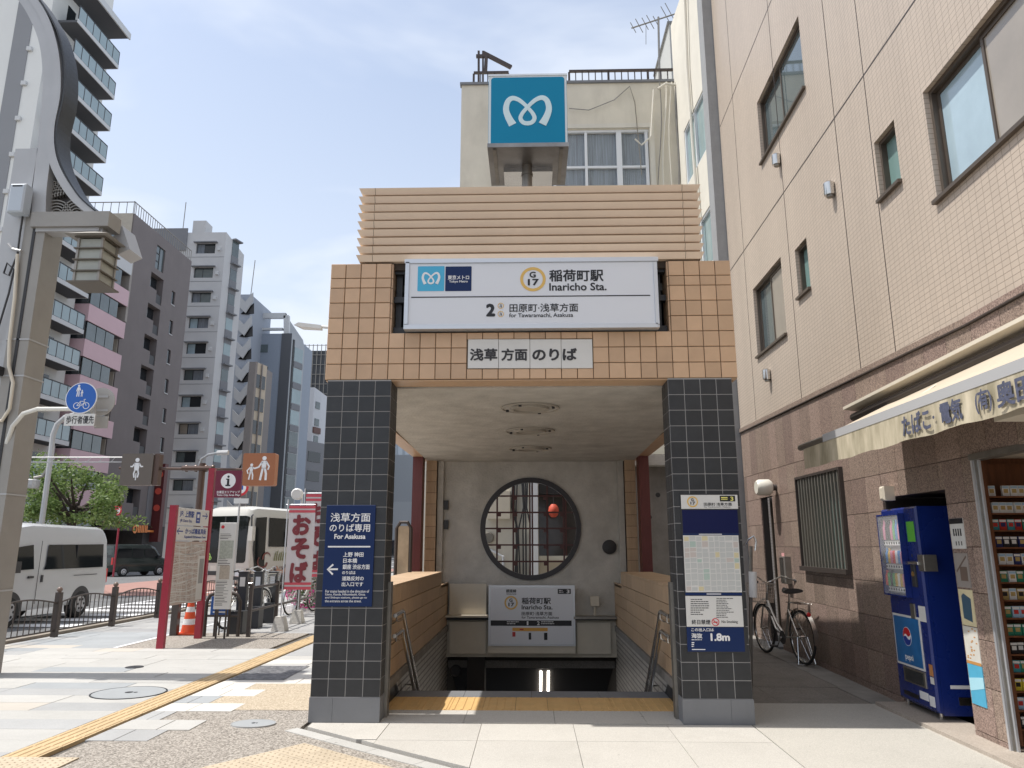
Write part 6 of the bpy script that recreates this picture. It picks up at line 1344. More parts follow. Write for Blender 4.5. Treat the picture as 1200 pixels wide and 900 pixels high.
# light grey block
m_lg = M('light_grey_tile_wall', (.53, .53, .53), .75, var=.05, scale=.4, stain=.05); m_lgd = M('mid_grey_stripe', (.19, .195, .21), .7)
gb = thing('grey_apartment_block', 'light grey apartment block with rows of hooded windows facing the camera', 'building', (-34.4, 77, 0))
GY = 76.9; GX = -34.4; GT = 36.5; FG_ = FY(GY); xl_ = FG_.px(203, 400)[0]
rowsG = [(230, 285, 253, 297), (226.5, 313.3, 249.5, 325.5), (223.5, 342.4, 246, 354.5), (220.3, 372, 243, 384.5), (217.3, 401.8, 240, 414.5), (214.3, 432.9, 237, 445.5), (211.8, 464.2, 234, 477), (208, 496, 231, 509), (205.6, 529, 228.4, 542), (203.5, 562, 227, 575), (201, 596, 225, 608)]
hh_ = [pr(FG_, *r) for r in rowsG]; xa = max(h[0] for h in hh_); wv_ = 2.25; hh_ = [(h[0], h[0] + 2.2, h[2], h[3]) for h in hh_]
x0m = sum(h[0] for h in hh_) / len(hh_); hh_ = [(x0m, x0m + 2.2, h[2], h[3]) for h in hh_]
mb = MB(); wall_holes(mb, FG_, -48, GX, -.2, GT, hh_, .25); FGs = Frame((GX, GY, 0), (.30, 1, 0)); GL = FGs.px(286, 300)[0]
mb.add([FGs.p(0, -.2), FGs.p(GL, -.2), FGs.p(GL, GT - 1.5), FGs.p(0, GT)], [(0, 1, 2, 3)]); q = FGs.p(GL, 0); mb.add([(q.x, q.y, -.2), (-48, q.y, -.2), (-48, q.y, GT), (q.x, q.y, GT - 1.5)], [(0, 1, 2, 3)]); mb.build('wall', m_lg, gb)
for h in hh_:
    w_ = MB().plate(FG_, h[0], h[1], h[2], h[3], -.25, -.22).build('window', m_glassd, gb); MB().plate(FG_, h[0] + .1, h[0] + .9, h[2] + .05, h[3] - .1, -.22, -.20).build('pane', rr.choice([m_glass, m_curt, m_glassb, m_glassl]), w_); MB().plate(FG_, h[0] + 1.0, h[0] + 2.1, h[2] + .05, h[3] - .1, -.22, -.20).build('pane', rr.choice([m_glassd, m_glassd, m_curt, m_glass]), w_)
    MB().plate(FG_, h[0] - .2, h[1] + .25, h[3], h[3] + .12, 0, .35).build('hood', m_lgd, gb); MB().plate(FG_, h[1] + .35, h[1] + .65, h[2] + .3, h[2] + .7, 0, .25).build('vent_cap', m_edge, gb)
    MB().plate(FG_, -48, GX, h[2] - .45, h[2] - .41, 0, .02).build('floor_joint', m_lgd, gb)
    MB().plate(FGs, GL * .35, GL * .68, h[2] + .2, h[3] + .8, .0, .06).build('side_window', m_bg if rr.random() < .6 else m_glass, gb); MB().plate(FGs, GL * .34, GL * .69, h[2] - 1.4, h[2] + .2, 0, .08).build('side_panel', m_lgd, gb); MB().plate(FGs, GL * .32, GL * .72, h[3] + .8, h[3] + .95, 0, .5).build('side_hood', m_lgd, gb)
MB().box(-48, xl_ + .4, GY - .12, GY, GT - 2.2, GT + .5).build('roof_band', m_lgd, gb); MB().box(-38.5, -37, GY + .3, GY + 2, GT, GT + 1.6).build('roof_house', m_lg, gb)
MB().tube([at(214, 272, Y=GY + 1), at(218, 237, Y=GY + 1)], .05, 5).build('lightning_rod', m_steeld, gb)
# stair block with zig-zag parapets
zb_ = thing('stair_tower_block', 'grey building with white zigzag stair parapets between taller blocks', 'building', (-36, 95, 0)); YZ = 95; FZ = FY(YZ)
a0, a1 = FZ.px(262, 400)[0], FZ.px(290, 400)[0]; zt = FZ.px(290, 345)[1]; MB().box(a0 - 6, a1, YZ, YZ + 8, -.2, zt).build('wall', M('stair_block_blue_grey', (.30, .33, .38), .75), zb_)
for k in range(11):
    y = 342 + 26.5 * k; xs_ = 284 - 1.6 * k + (0 if k < 9 else 0); pts = [FZ.px(xs_ + dx, y + dy) for dx, dy in ((-2, 6), (5, 13), (14, 2), (14, 12), (5, 26), (-2, 19))]; MB().poly(FZ, pts[::-1], .3, .5).build('stair_parapet', M('parapet_grey', (.40, .41, .42), .7), zb_); MB().poly(FZ, [FZ.px(xs_ + dx, y + dy) for dx, dy in ((-2, 26), (14, 26), (14, 13), (5, 27))], .05, .1).build('stair_opening', m_dark, zb_)
mb = MB(); mb.tube([FZ.p(*FZ.px(294, 345)), FZ.p(*FZ.px(299, 305))], .06, 5); mb.build('lightning_rod', m_steeld, zb_)
# grey brown narrow block
nb_ = thing('narrow_beige_block', 'narrow grey and beige striped block below the blue-grey one', 'building', (-38, 90, 0)); YN = 88; FN_ = FY(YN); a0, a1 = FN_.px(283, 540)[0], FN_.px(291, 540)[0]; zt = FN_.px(290, 424)[1]
MB().box(a0, a1, YN, YN + 6, -.2, zt).build('wall', M('narrow_grey', (.22, .20, .19), .8), nb_); FNs = Frame((a1, YN, 0), (.25, 1, 0)); NL = FNs.px(313, 432)[0]
MB().add([FNs.p(0, -.2), FNs.p(NL, -.2), FNs.p(NL, zt), FNs.p(0, zt)], [(0, 1, 2, 3)]).build('side_wall', M('narrow_beige', (.50, .42, .32), .8), nb_)
for k in range(9):
    z = zt - 1.5 - 2.9 * k
    if z < 3: break
    for i in range(2): MB().plate(FNs, NL * (.12 + .46 * i), NL * (.42 + .46 * i), z - 1.7, z, 0, .08).build('window', m_glassd, nb_)
MB().plate(FNs, .0, NL * .07, 0, zt, 0, .15).build('pilaster', M('narrow_grey', (.22, .2, .19)), nb_); MB().plate(FNs, NL * .46, NL * .52, 0, zt, .08, .2).build('pilaster', MATS['narrow_grey'], nb_)
# blue-grey glass block with roof frame
bg_ = thing('blue_grey_office', 'blue-grey office block with slanted white roof frame and glass bays', 'building', (-34, 100, 0)); YO = 100; FO = FY(YO)
a0, a1 = FO.px(292, 500)[0], FO.px(335, 500)[0]; a0 = FO.px(285, 500)[0]; zt = FO.px(315, 391)[1]
MB().box(a0, a1, YO, YO + 10, -.2, zt).build('wall', M('office_blue_grey', (.26, .30, .36), .6, var=.08), bg_); am = FO.px(323, 500)[0]
MB().box(am, a1, YO - .1, YO, -.2, zt).build('dark_strip', M('office_dark', (.08, .085, .095), .5), bg_)
FOs = Frame((a1, YO, 0), (.30, 1, 0)); OL = FOs.px(357, 408)[0]; MB().add([FOs.p(0, -.2), FOs.p(OL, -.2), FOs.p(OL, zt - 1.2), FOs.p(0, zt + .3)], [(0, 1, 2, 3)]).build('side_wall', M('office_side', (.36, .38, .40), .5), bg_)
for k in range(8):
    z = zt - 1.8 - 3.05 * k
    if z < 2: break
    MB().plate(FOs, OL * .25, OL * .88, z - 2.0, z, 0, .06).build('glass_bay', m_bg if k < 4 else m_glass, bg_); MB().plate(FOs, OL * .25, OL * .88, z - 2.9, z - 2.1, 0, .1).build('spandrel', m_lgd, bg_)
MB().plate(FOs, OL * .10, OL * .2, 0, zt - .8, .02, .1).build('dark_slot', m_dark, bg_)
mb = MB(); ft = FO.px(300, 370)[1]
w1, w2 = FO.px(296, 388)[0], FO.px(331, 388)[0]; t1 = FO.px(301, 370)[0]; t2 = FO.px(338, 370)[0]
for (p, q_) in (((w1, zt), (t1, ft)), ((t1, ft), (t2 - .4, ft)), ((w2 + .6, zt), (t2 - .3, ft)), ((w1 + .4, zt + .7), (w2, zt + .7))): mb.ribbon(FO, [p, q_], .75 if p[1] != zt + .7 else .3, -.5, .1)
mb.build('roof_frame', m_edge, bg_); q = FOs.p(OL, 0); MB().add([(w2 + .6, YO, zt), (q.x, q.y, zt - 1.4), (q.x - .3, q.y, zt - .1), (t2 - .3, YO, ft)], [(0, 1, 2, 3)]).build('roof_cheek', M('office_side', (.26, .28, .3)), bg_)
for r in ((302, 404, 314, 413), (305, 430, 314, 436)): h = pr(FO, *r); MB().plate(FO, *h, 0, .1).build('window', m_glass, bg_)
# scaffolded dark block, white block
sc = thing('scaffolded_building', 'dark netted building under scaffolding at the end of the row', 'building', (-35, 135, 0)); YS = 135; FS_ = FY(YS); a0, a1 = FS_.px(352, 500)[0], FS_.px(392, 500)[0]; zt = FS_.px(370, 411)[1]
MB().box(a0, a1, YS, YS + 10, -.2, zt).build('wall', M('scaffold_net', (.075, .08, .088), .8, var=.2, scale=.5), sc); mb = MB()
for k in range(9): x = a0 + (a1 - a0) * k / 8; mb.box(x - .06, x + .06, YS - .3, YS - .2, 0, zt + 1.2)
for k in range(18): z = zt + 1 - 1.9 * k; mb.box(a0, a1, YS - .35, YS - .25, z - .05, z + .05)
tag(mb.build('scaffold', m_steeld, sc), kind='stuff')
wb_ = thing('white_narrow_building', 'narrow white building with brown balcony stripes beside the glass office', 'building', (-36, 120, 0)); YW = 120; FW_ = FY(YW); a0, a1 = FW_.px(352, 500)[0], FW_.px(366, 500)[0]; zt = FW_.px(360, 454)[1]
MB().box(a0 - 1, a1, YW, YW + 8, -.2, zt).build('wall', M('white_building', (.55, .56, .58), .7, var=.08), wb_); FWs = Frame((a1, YW, 0), (.3, 1, 0)); WL = FWs.px(377, 462)[0]; MB().add([FWs.p(0, -.2), FWs.p(WL, -.2), FWs.p(WL, zt - .8), FWs.p(0, zt)], [(0, 1, 2, 3)]).build('side_wall', M('white_building', (.55, .56, .58)), wb_)
for k in range(8):
    z = zt - 3.5 - 2.9 * k
    if z < 2: break
    MB().plate(FWs, WL * .25, WL * .8, z, z + 1.2, 0, .1).build('window', m_glass, wb_); MB().plate(FWs, WL * .05, WL * .95, z - 1.3, z - .3, 0, .3).build('balcony_stripe', M('stripe_brown', (.12, .06, .05), .6), wb_) if k > 0 else None
g2 = thing('grey_small_building', 'small dark grey building in front of the white one', 'building', (-33, 112, 0)); FQ = FY(112); h = pr(FQ, 341, 515, 352, 600); MB().box(h[0], h[1], 112, 118, -.2, h[3]).build('wall', M('small_grey', (.16, .165, .175), .7), g2); FQs = Frame((h[1], 112, 0), (.4, 1, 0)); MB().add([FQs.p(0, -.2), FQs.p(6, -.2), FQs.p(6, h[3]), FQs.p(0, h[3])], [(0, 1, 2, 3)]).build('side_wall', M('small_grey2', (.20, .20, .21)), g2)
for k in range(4): MB().plate(FQs, 1.5, 4.5, h[3] - 3.2 - 3 * k, h[3] - 1.6 - 3 * k, 0, .06).build('window', m_glassd, g2)
g3 = thing('distant_pale_building', 'pale distant building low behind the white narrow one', 'building', (-37, 150, 0)); FR = FY(150); h = pr(FR, 366, 565, 392, 660); MB().box(h[0], h[1] + 2, 150, 158, -.2, h[3]).build('wall', M('pale_far', (.42, .44, .45), .7), g3)
for k in range(4): 
    for i in range(3): MB().plate(FR, h[0] + .8 + 2 * i, h[0] + 2.0 + 2 * i, h[3] - 2.4 - 2.6 * k, h[3] - 1.2 - 2.6 * k, 0, .05).build('window', m_glass, g3)
# far block seen through the entrance's left opening
fb = thing('distant_stair_building', 'distant grey building with an outside stair seen through the entrance side opening', 'building', (-27, 150, 0)); F5 = FY(150); h = pr(F5, 458, 533, 486, 660); MB().box(h[0] - 6, h[1], 150, 160, -.2, h[3]).build('wall', M('far_mid_grey', (.30, .32, .34), .7, var=.08), fb)
for k in range(8): z = h[3] - 1 - 2.3 * k; MB().box(h[1], h[1] + 1.6, 150, 151, z - 1.3, z - .5).build('stair_flight', m_lgd, fb); MB().box(h[1] + .0, h[1] + 1.6, 151, 152, z - .3, z).build('stair_landing', m_dark, fb)
MB().box(h[1] - 2.5, h[1] - 1, 149.9, 150, h[3] - 20, h[3] - 19).build('window', m_glassd, fb)
h = pr(FY(190), 440, 380, 512, 660); fb2 = thing('distant_pale_tower', 'distant pale blue tower with vertical stripes seen above the stair building', 'building', (-30, 190, 0)); MB().box(h[0], h[1], 190, 200, -.2, 62).build('wall', M('far_pale_blue', (.40, .45, .50), .6), fb2)
for k in range(9): x = h[0] + (h[1] - h[0]) * k / 9; MB().box(x, x + .5, 189.8, 190, 0, 62).build('fin', M('far_mid_blue', (.28, .32, .36), .6), fb2)
h = pr(FY(120), 470, 588, 498, 665); fb3 = thing('distant_low_building', 'low grey shop building at street level seen through the entrance side opening', 'building', (-20, 120, 0)); MB().box(h[0] - 10, h[1], 120, 126, -.2, h[3]).build('wall', M('far_low_grey', (.33, .35, .37), .7), fb3); MB().box(h[0] - 8, h[1] - 1, 119.8, 120, .2, 2.6).build('shop_window', m_glassd, fb3)
o = thing('purple_sign', 'small purple sign with a white letter seen between the left pillar and the red column', 'sign', at(497, 570, Y=60)); F6 = FY(60); MB().pxplate(F6, 492, 563, 502, 576, 0, .2).build('board', M('sign_purple', (.05, .02, .16), .5), o); MB().pxplate(F6, 491, 530, 502, 562, 0, .2).build('white_board', m_white, o); mb = MB(); mb.pxtext(F6, 'K', 493.5, 565.5, 498, 573.5, .21, .03); mb.build('lettering', m_white, o)
# standing board outside the left opening
o = thing('framed_notice_board', 'weathered beige notice board in a brown frame seen through the left side opening', 'notice board', at(471, 680, Y=12.0)); F7 = FY(12.0); a0, b1 = F7.px(465, 612); a1 = F7.px(482, 612)[0]
mb = MB(); mb.tube([(a0, 12, 0), (a0, 12, b1 - .1), (a0 + .06, 12, b1), (a1 - .06, 12, b1), (a1, 12, b1 - .1), (a1, 12, 0)], .028, 8); mb.build('frame', m_fen, o, True); MB().box(a0 + .03, a1 - .03, 11.99, 12.01, .5, b1 - .06).build('board', M('weathered_board', (.55, .42, .28), .7, var=.35, scale=4), o)
# =========================================================== STREET LAMP COLUMN (left edge)
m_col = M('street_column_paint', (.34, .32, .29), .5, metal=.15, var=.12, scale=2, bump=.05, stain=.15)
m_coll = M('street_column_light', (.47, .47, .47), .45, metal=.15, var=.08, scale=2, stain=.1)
CYc = 9.3; FCc = FY(CYc)
lc = thing('lamp_column', 'tall ornamental grey steel street lamp column with a curved head at the left edge', 'street lamp', (-6.9, CYc, 0))
c = lambda x, y: FCc.px(x, y)
def xcol(y): return c(0, y)[0]
right_pts = [(0, 640), (3, 590), (20, 480), (36, 389), (47, 300), (52, 262)]
# lower shaft: plumb box
xr = (c(50, 270)[0] + c(3, 590)[0]) / 2 ; xr = c(38, 380)[0]; zt = c(45, 250)[1]
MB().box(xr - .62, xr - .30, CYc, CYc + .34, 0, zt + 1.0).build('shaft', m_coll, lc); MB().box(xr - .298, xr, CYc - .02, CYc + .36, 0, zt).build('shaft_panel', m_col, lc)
MB().box(xr - .17, xr - .13, CYc - .03, CYc - .018, .6, zt - .1).build('groove', m_dark, lc)
for z in (1.0, 2.2, 3.75, 4.25): MB().box(xr - .32, xr + .01, CYc - .03, CYc + .37, z, z + .02).build('band', m_coll, lc)
# curved bands of the head
def band_(pts, wd, d0, d1, nm, m): mb = MB(); mb.ribbon(FCc, [c(*p) for p in pts], wd, d0, d1); return mb.build(nm, m, lc)
def smooth(pts, n=5):
    o = []
    for i in range(len(pts) - 1):
        p = [pts[max(0, i - 1)], pts[i], pts[i + 1], pts[min(len(pts) - 1, i + 2)]]
        for k in range(n):
            t = k / n; o.append(tuple(0.5 * ((2 * p[1][a]) + (-p[0][a] + p[2][a]) * t + (2 * p[0][a] - 5 * p[1][a] + 4 * p[2][a] - p[3][a]) * t * t + (-p[0][a] + 3 * p[1][a] - 3 * p[2][a] + p[3][a]) * t ** 3) for a in (0, 1)))
    return o + [pts[-1]]
band_(smooth([(45, 252), (46, 225), (50, 190), (56, 130), (58, 90), (54, 50), (42, 18), (25, -8), (0, -30), (-40, -50), (-90, -60)]), .20, -.3, .0, 'curved_post', m_coll)
band_(smooth([(112, 252), (88, 232), (70, 205), (61, 180), (60, 150), (67, 110), (66, 70), (58, 35), (45, 8), (22, -20), (-10, -45), (-60, -70)]), .115, -.26, .02, 'curved_post', m_coll)
band_(smooth([(118, 252), (95, 232), (78, 205), (69, 180), (68, 150), (76, 112), (77, 75), (70, 42), (56, 14), (34, -16), (0, -45), (-50, -75)]), .022, -.28, .035, 'edge_strip', m_btile)
# swirling openwork in the bracket
mb = MB()
for i, (cx_, cy_) in enumerate(((60, 248), (72, 222), (84, 247), (52, 225))):
    for R in (4, 7.5, 11, 14.5, 18):
        pts = []
        for k in range(15):
            t = PI * (k / 14) * (1.0) + (.3 if i % 2 else 0); x, y = cx_ + R * math.cos(t), cy_ - R * math.sin(t)
            xm_ = 62 + (250 - 198) * 0; lim = 60 + max(0, (y - 200)) * .85 + 2
            if 50 < x < lim and 202 < y < 250: pts.append(c(x, y))
            elif len(pts) > 2: mb.ribbon(FCc, pts, .016, -.18, -.12); pts = []
            else: pts = []
        if len(pts) > 2: mb.ribbon(FCc, pts, .016, -.18, -.12)
tag(mb.build('openwork', m_col, lc), kind='stuff')
mb = MB(); mb.poly(FCc, [c(50, 250), c(108, 250), c(84, 228), c(68, 205), c(60, 195), c(52, 195)], -.24, -.20); mb.build('openwork_back', m_trim, lc)
# bracket arm
a0, b1 = c(43, 252); a1, b0 = c(131, 268); MB().box(a0, a1, CYc - .1, CYc + .2, b0, b1).build('arm', m_col, lc); MB().box(a0 + .05, a1 - .15, CYc - .05, CYc + .15, b0 - .05, b0).build('arm_underside', m_coll, lc)
MB().box(c(112, 270)[0], c(121, 270)[0], CYc - .02, CYc + .12, c(0, 281)[1], b0).build('hanger', m_coll, lc)
# lantern
ln = thing('street_lantern', 'square steel lantern with frosted panes hanging from the lamp column arm', 'lantern', (c(115, 300)[0], CYc, c(115, 330)[1]))
lx0, lx1 = c(92, 310)[0], c(124, 310)[0]; lz0, lz1 = c(113, 334)[1], c(113, 282)[1]; lx0 += .02; ly0, ly1 = CYc - .12, CYc + .25
m_lfr = M('lantern_bronze', (.14, .12, .095), .45, metal=.4); m_lpane = M('lantern_pane', (.42, .43, .38), .3, var=.15, scale=5)
MB().box(lx0 + .02, lx1 - .02, ly0 + .02, ly1 - .02, lz0 + .02, lz1 - .02).build('pane_box', m_lpane, ln)
mb = MB()
for x in (lx0, lx1 - .03):
    for y in (ly0, ly1 - .03): MB().box(x, x + .03, y, y + .03, lz0, lz1).build('corner_post', m_col, ln)
for k in range(5): z = lz0 + (lz1 - lz0) * k / 4; e_ = .025 if k else .05; MB().box(lx0 - e_, lx1 + e_, ly0 - e_, ly1 + e_, z - .008, z + .008).build('slat', m_lfr, ln)
MB().add([(lx0 - .12, ly0 - .12, lz1 + .01), (lx1 + .12, ly0 - .12, lz1 + .01), (lx1 + .10, ly1 + .10, lz1 + .01), (lx0 - .12, ly1 + .12, lz1 + .01), ((lx0 + lx1) / 2 - .06, ly0, lz1 + .08), ((lx0 + lx1) / 2 + .06, ly0, lz1 + .08), ((lx0 + lx1) / 2 + .06, ly1, lz1 + .08), ((lx0 + lx1) / 2 - .06, ly1, lz1 + .08)], [(0, 1, 5, 4), (1, 2, 6, 5), (2, 3, 7, 6), (3, 0, 4, 7), (4, 5, 6, 7), (3, 2, 1, 0)]).build('eaves', m_col, ln)
g = [at(*p, Y=CYc + .25) for p in ((128, 283), (143, 264), (152, 292), (138, 298))]; MB().add(g + [v + Vector((0, .35, 0)) for v in g], [(3, 2, 1, 0), (4, 5, 6, 7), (0, 1, 5, 4), (1, 2, 6, 5), (2, 3, 7, 6), (3, 0, 4, 7)]).build('gable_cap', m_coll, ln)
# light grey box and cables on column
p = c(19, 256); p2 = c(42, 223); o = thing('control_box', 'pale blue-grey control box strapped high on the lamp column', 'control box', (p[0], CYc - .2, p[1])); MB().plate(FCc.off(.05), p[0], p2[0], p[1], p2[1], 0, .16, .02).build('case', M('box_pale_blue', (.50, .55, .60), .45, stain=.08), o); MB().plate(FCc.off(.21), p[0] + .04, p2[0] - .04, p2[1] - .05, p2[1] - .03, 0, .003).build('vent', m_dark, o)
o = thing('column_cables', 'black cables and a pale conduit running down the lamp column', 'cables', (xr - .5, CYc - .05, 1)); V = lambda x, y, d=.06: FCc.p(*c(x, y), d)
MB().tube([V(30, 256), V(27, 275), V(24, 300), V(14, 325), V(8, 322), V(12, 310), V(20, 318), V(14, 345), V(2, 385), V(-6, 410)], .013, 6).build('black_cable', m_dark, o, True); MB().tube([V(24, 300), V(21, 350), V(15, 400), V(14, 430), V(19, 450), V(15, 480), V(6, 494), V(-8, 494)], .022, 8).build('conduit', m_cream, o, True)
MB().tube([V(13, 288), V(18, 294), V(28, 296)], .02, 6).build('clamp', m_coll, o)
p = c(2, 438); o = tag(MB().plate(FCc.off(.0), c(-2, 438)[0], c(6, 438)[0], c(2, 433)[1] - .1, c(2, 433)[1] + .02, 0, .15, .01).build('small_box', m_dark, None, org=FCc.p(p[0], p[1], 0)), 'small dark box on the lamp column above the pale conduit elbow', 'box')
# blue cyclist sign on arm
sg = thing('blue_path_sign', 'round blue walking and cycling path sign with a white plate on a curved arm', 'road sign', FCc.p(*c(95, 466), 0)); Fb = FCc.off(.12)
MB().tube([V(8, 520, 0), V(18, 500, .05), V(32, 486, .08), V(50, 481, .1), V(110, 481, .1)], .028, 8).build('arm', M('arm_cream_white', (.66, .65, .60), .4), sg, True)
a, b = Fb.px(95.8, 466.5); R = Fb.px(114.2, 466)[0] - a; MB().disc(Fb, a, b, R, 0, .012, 48).build('disc', m_white, sg); MB().disc(Fb, a, b, R * .95, .012, .014, 48).build('blue_face', M('road_sign_blue', (.01, .11, .45), .35), sg)
G = Fb.off(.014); mb = MB(); u = R
def person(mb, G, x, y, s): # standing pictogram
    mb.disc(G, x, y + .42 * s, .085 * s, 0, .002, 12); mb.ribbon(G, [(x, y + .32 * s), (x, y + .02 * s)], .17 * s, 0, .002); mb.ribbon(G, [(x - .05 * s, y + .05 * s), (x - .08 * s, y - .4 * s)], .07 * s, 0, .002); mb.ribbon(G, [(x + .05 * s, y + .05 * s), (x + .07 * s, y - .4 * s)], .07 * s, 0, .002); mb.ribbon(G, [(x - .08 * s, y + .28 * s), (x - .15 * s, y + .0 * s)], .05 * s, 0, .002); mb.ribbon(G, [(x + .08 * s, y + .28 * s), (x + .17 * s, y + .05 * s)], .05 * s, 0, .002)
person(mb, G, a - .22 * u, b + .42 * u, .85 * u); person(mb, G, a + .02 * u, b + .27 * u, .48 * u)
mb.disc(G, a - .22 * u, b - .50 * u, .21 * u, 0, .002, 20, .175 * u); mb.disc(G, a + .38 * u, b - .50 * u, .21 * u, 0, .002, 20, .175 * u)
for p_, q_ in (((-.22, -.5), (.0, -.22)), ((.0, -.22), (.25, -.22)), ((.25, -.22), (.38, -.5)), ((.08, -.5), (-.03, -.2)), ((.08, -.5), (.27, -.25)), ((-.22, -.5), (.08, -.5)), ((.25, -.22), (.2, -.1)), ((.2, -.1), (.32, -.1))): mb.ribbon(G, [(a + p_[0] * u, b + p_[1] * u), (a + q_[0] * u, b + q_[1] * u)], .035 * u, 0, .002)
mb.build('pictogram', m_white, sg); r_ = pr(Fb, 76, 485, 111.5, 499); MB().poly(Fb, rrect(*r_, .012), 0, .012).build('plate', m_signw2, sg); mb = MB(); mb.pxtext(G, '歩行者優先', 77.5, 487.2, 110, 496.6, .001, .012); mb.build('lettering', m_black, sg)
MB().tube([V(112, 470, .02), V(112, 500, .02)], .02, 6).build('bracket', m_coll, sg)
o = thing('road_sign', 'round grey back of a road sign behind the blue path sign', 'road sign', FCc.p(*c(120, 471), -.1)); Fk = FCc.off(-.1); a, b = Fk.px(118.5, 471); MB().disc(Fk, a, b, R * .92, 0, .015, 40).build('disc', M('sign_back_grey', (.42, .40, .37), .5, metal=.3), o); mb = MB(); r_ = pr(Fk, 112, 488, 127, 502); MB().plate(Fk, *r_, 0, .015).build('plate', MATS['sign_back_grey'], o)
for yy in (464, 480): r_ = pr(Fk, 110, yy, 128, yy + 2.4); MB().plate(Fk, *r_, .015, .03).build('brace', m_coll, o)
# thin rod truss leading to the gantry signs and their pole
GYy = 17.4; FGa = FY(GYy); W_ = lambda x, y, d=0: FGa.p(*FGa.px(x, y), d)
gt = thing('sign_gantry', 'brown pole with a long horizontal arm carrying square picture signs over the path', 'sign pole', (FGa.px(233, 600)[0], GYy, 0)); m_gan = M('gantry_brown', (.10, .06, .045), .4, metal=.3)
px_ = FGa.px(232.5, 600)[0]; MB().tube([(px_, GYy, 0), (px_, GYy, FGa.px(235, 543)[1])], [.085, .075], 14).build('pole', m_gan, gt, True)
MB().tube([W_(140, 548.5), W_(300, 550.5)], .035, 8).build('arm', m_gan, gt, True); MB().tube([W_(215, 549, .06), W_(250, 549, .06)], .06, 8).build('arm_clamp', m_gan, gt, True)
for dx in (218, 229, 241, 249): MB().tube([W_(dx, 549), W_(dx + 1.5, 549)], .085, 10).build('flange', m_gan, gt)
mb = MB(); mb.tube([W_(-30, 536), W_(144, 536)], .014, 6); mb.tube([W_(-30, 541.5), W_(144, 541.5)], .014, 6)
for k in range(12): mb.tube([W_(-24 + 14 * k, 541.5), W_(-22 + 14 * k + 3, 536)], .009, 4)
tag(mb.build('truss_rods', m_coll, gt), kind='stuff')
MB().tube([W_(234, 545), W_(236, 538), W_(244, 533), W_(255, 531), W_(266, 531)], .03, 8).build('lamp_arm', M('lamp_arm_grey', (.3, .31, .32), .4), gt, True); MB().tube([W_(255, 531, .02), W_(268, 530.5, .02)], .06, 8).build('lamp_head', m_coll, gt, True)
def picsign(name, label, x0, y0, x1, y1, m, depth=.22):
    o = thing(name, label, 'sign', W_((x0 + x1) / 2, y1)); r_ = pr(FGa.off(.12), x0, y0, x1, y1); MB().poly(FGa.off(.12), rrect(*r_, .04), -depth, 0).build('box', m, o); return o, FGa.off(.121), r_
o, G, r_ = picsign('cyclist_sign', 'brown square sign with a white cyclist figure on the gantry arm', 141.5, 531.5, 178.5, 568.5, M('sign_taupe', (.13, .105, .085), .4)); cx_, cy_ = (r_[0] + r_[1]) / 2, (r_[2] + r_[3]) / 2; u = (r_[1] - r_[0])
MB().poly(FGa.off(.10), rrect(r_[1] + .005, r_[1] + .13, r_[2], r_[3], .02), -.2, -.02).build('side_casing', m_gan, o)
mb = MB(); mb.disc(G, cx_, cy_ + .29 * u, .065 * u, 0, .003, 16); mb.poly(G, [(cx_ - .09 * u, cy_ + .20 * u), (cx_ + .09 * u, cy_ + .20 * u), (cx_ + .07 * u, cy_ - .04 * u), (cx_ - .07 * u, cy_ - .04 * u)][::-1], 0, .003)
for s in (-1, 1): mb.ribbon(G, [(cx_ + s * .07 * u, cy_ + .18 * u), (cx_ + s * .14 * u, cy_ + .08 * u), (cx_ + s * .20 * u, cy_ + .09 * u)], .045 * u, 0, .003); mb.ribbon(G, [(cx_ + s * .05 * u, cy_ - .03 * u), (cx_ + s * .075 * u, cy_ - .14 * u), (cx_ + s * .05 * u, cy_ - .26 * u)], .045 * u, 0, .003)
mb.ribbon(G, [(cx_, cy_ - .12 * u), (cx_, cy_ - .34 * u)], .03 * u, 0, .003); mb.build('pictogram', m_white, o)
o, G, r_ = picsign('pedestrian_sign', 'orange-brown square sign with a white adult and child figure on the gantry arm', 284, 531, 322, 569, M('sign_orange_brown', (.36, .13, .05), .4)); x0, x1, y0, y1 = r_; u = x1 - x0; mb = MB()
def walker(x, y, s):
    mb.disc(G, x, y + .40 * s, .085 * s, 0, .003, 14); mb.ribbon(G, [(x, y + .30 * s), (x, y + .0 * s)], [.20 * s, .17 * s], 0, .003); mb.ribbon(G, [(x - .04 * s, y + .02 * s), (x - .08 * s, y - .22 * s), (x - .12 * s, y - .46 * s)], .085 * s, 0, .003); mb.ribbon(G, [(x + .04 * s, y + .02 * s), (x + .10 * s, y - .2 * s), (x + .10 * s, y - .46 * s)], .085 * s, 0, .003)
walker(x0 + .66 * u, y0 + .52 * u, .78 * u); walker(x0 + .28 * u, y0 + .42 * u, .52 * u)
mb.ribbon(G, [(x0 + .60 * u, y0 + .72 * u), (x0 + .50 * u, y0 + .56 * u), (x0 + .38 * u, y0 + .52 * u), (x0 + .31 * u, y0 + .55 * u)], .05 * u, 0, .003); mb.ribbon(G, [(x0 + .73 * u, y0 + .72 * u), (x0 + .82 * u, y0 + .58 * u), (x0 + .79 * u, y0 + .48 * u)], .05 * u, 0, .003); mb.ribbon(G, [(x0 + .24 * u, y0 + .55 * u), (x0 + .15 * u, y0 + .45 * u), (x0 + .19 * u, y0 + .36 * u)], .04 * u, 0, .003); mb.build('pictogram', m_white, o)
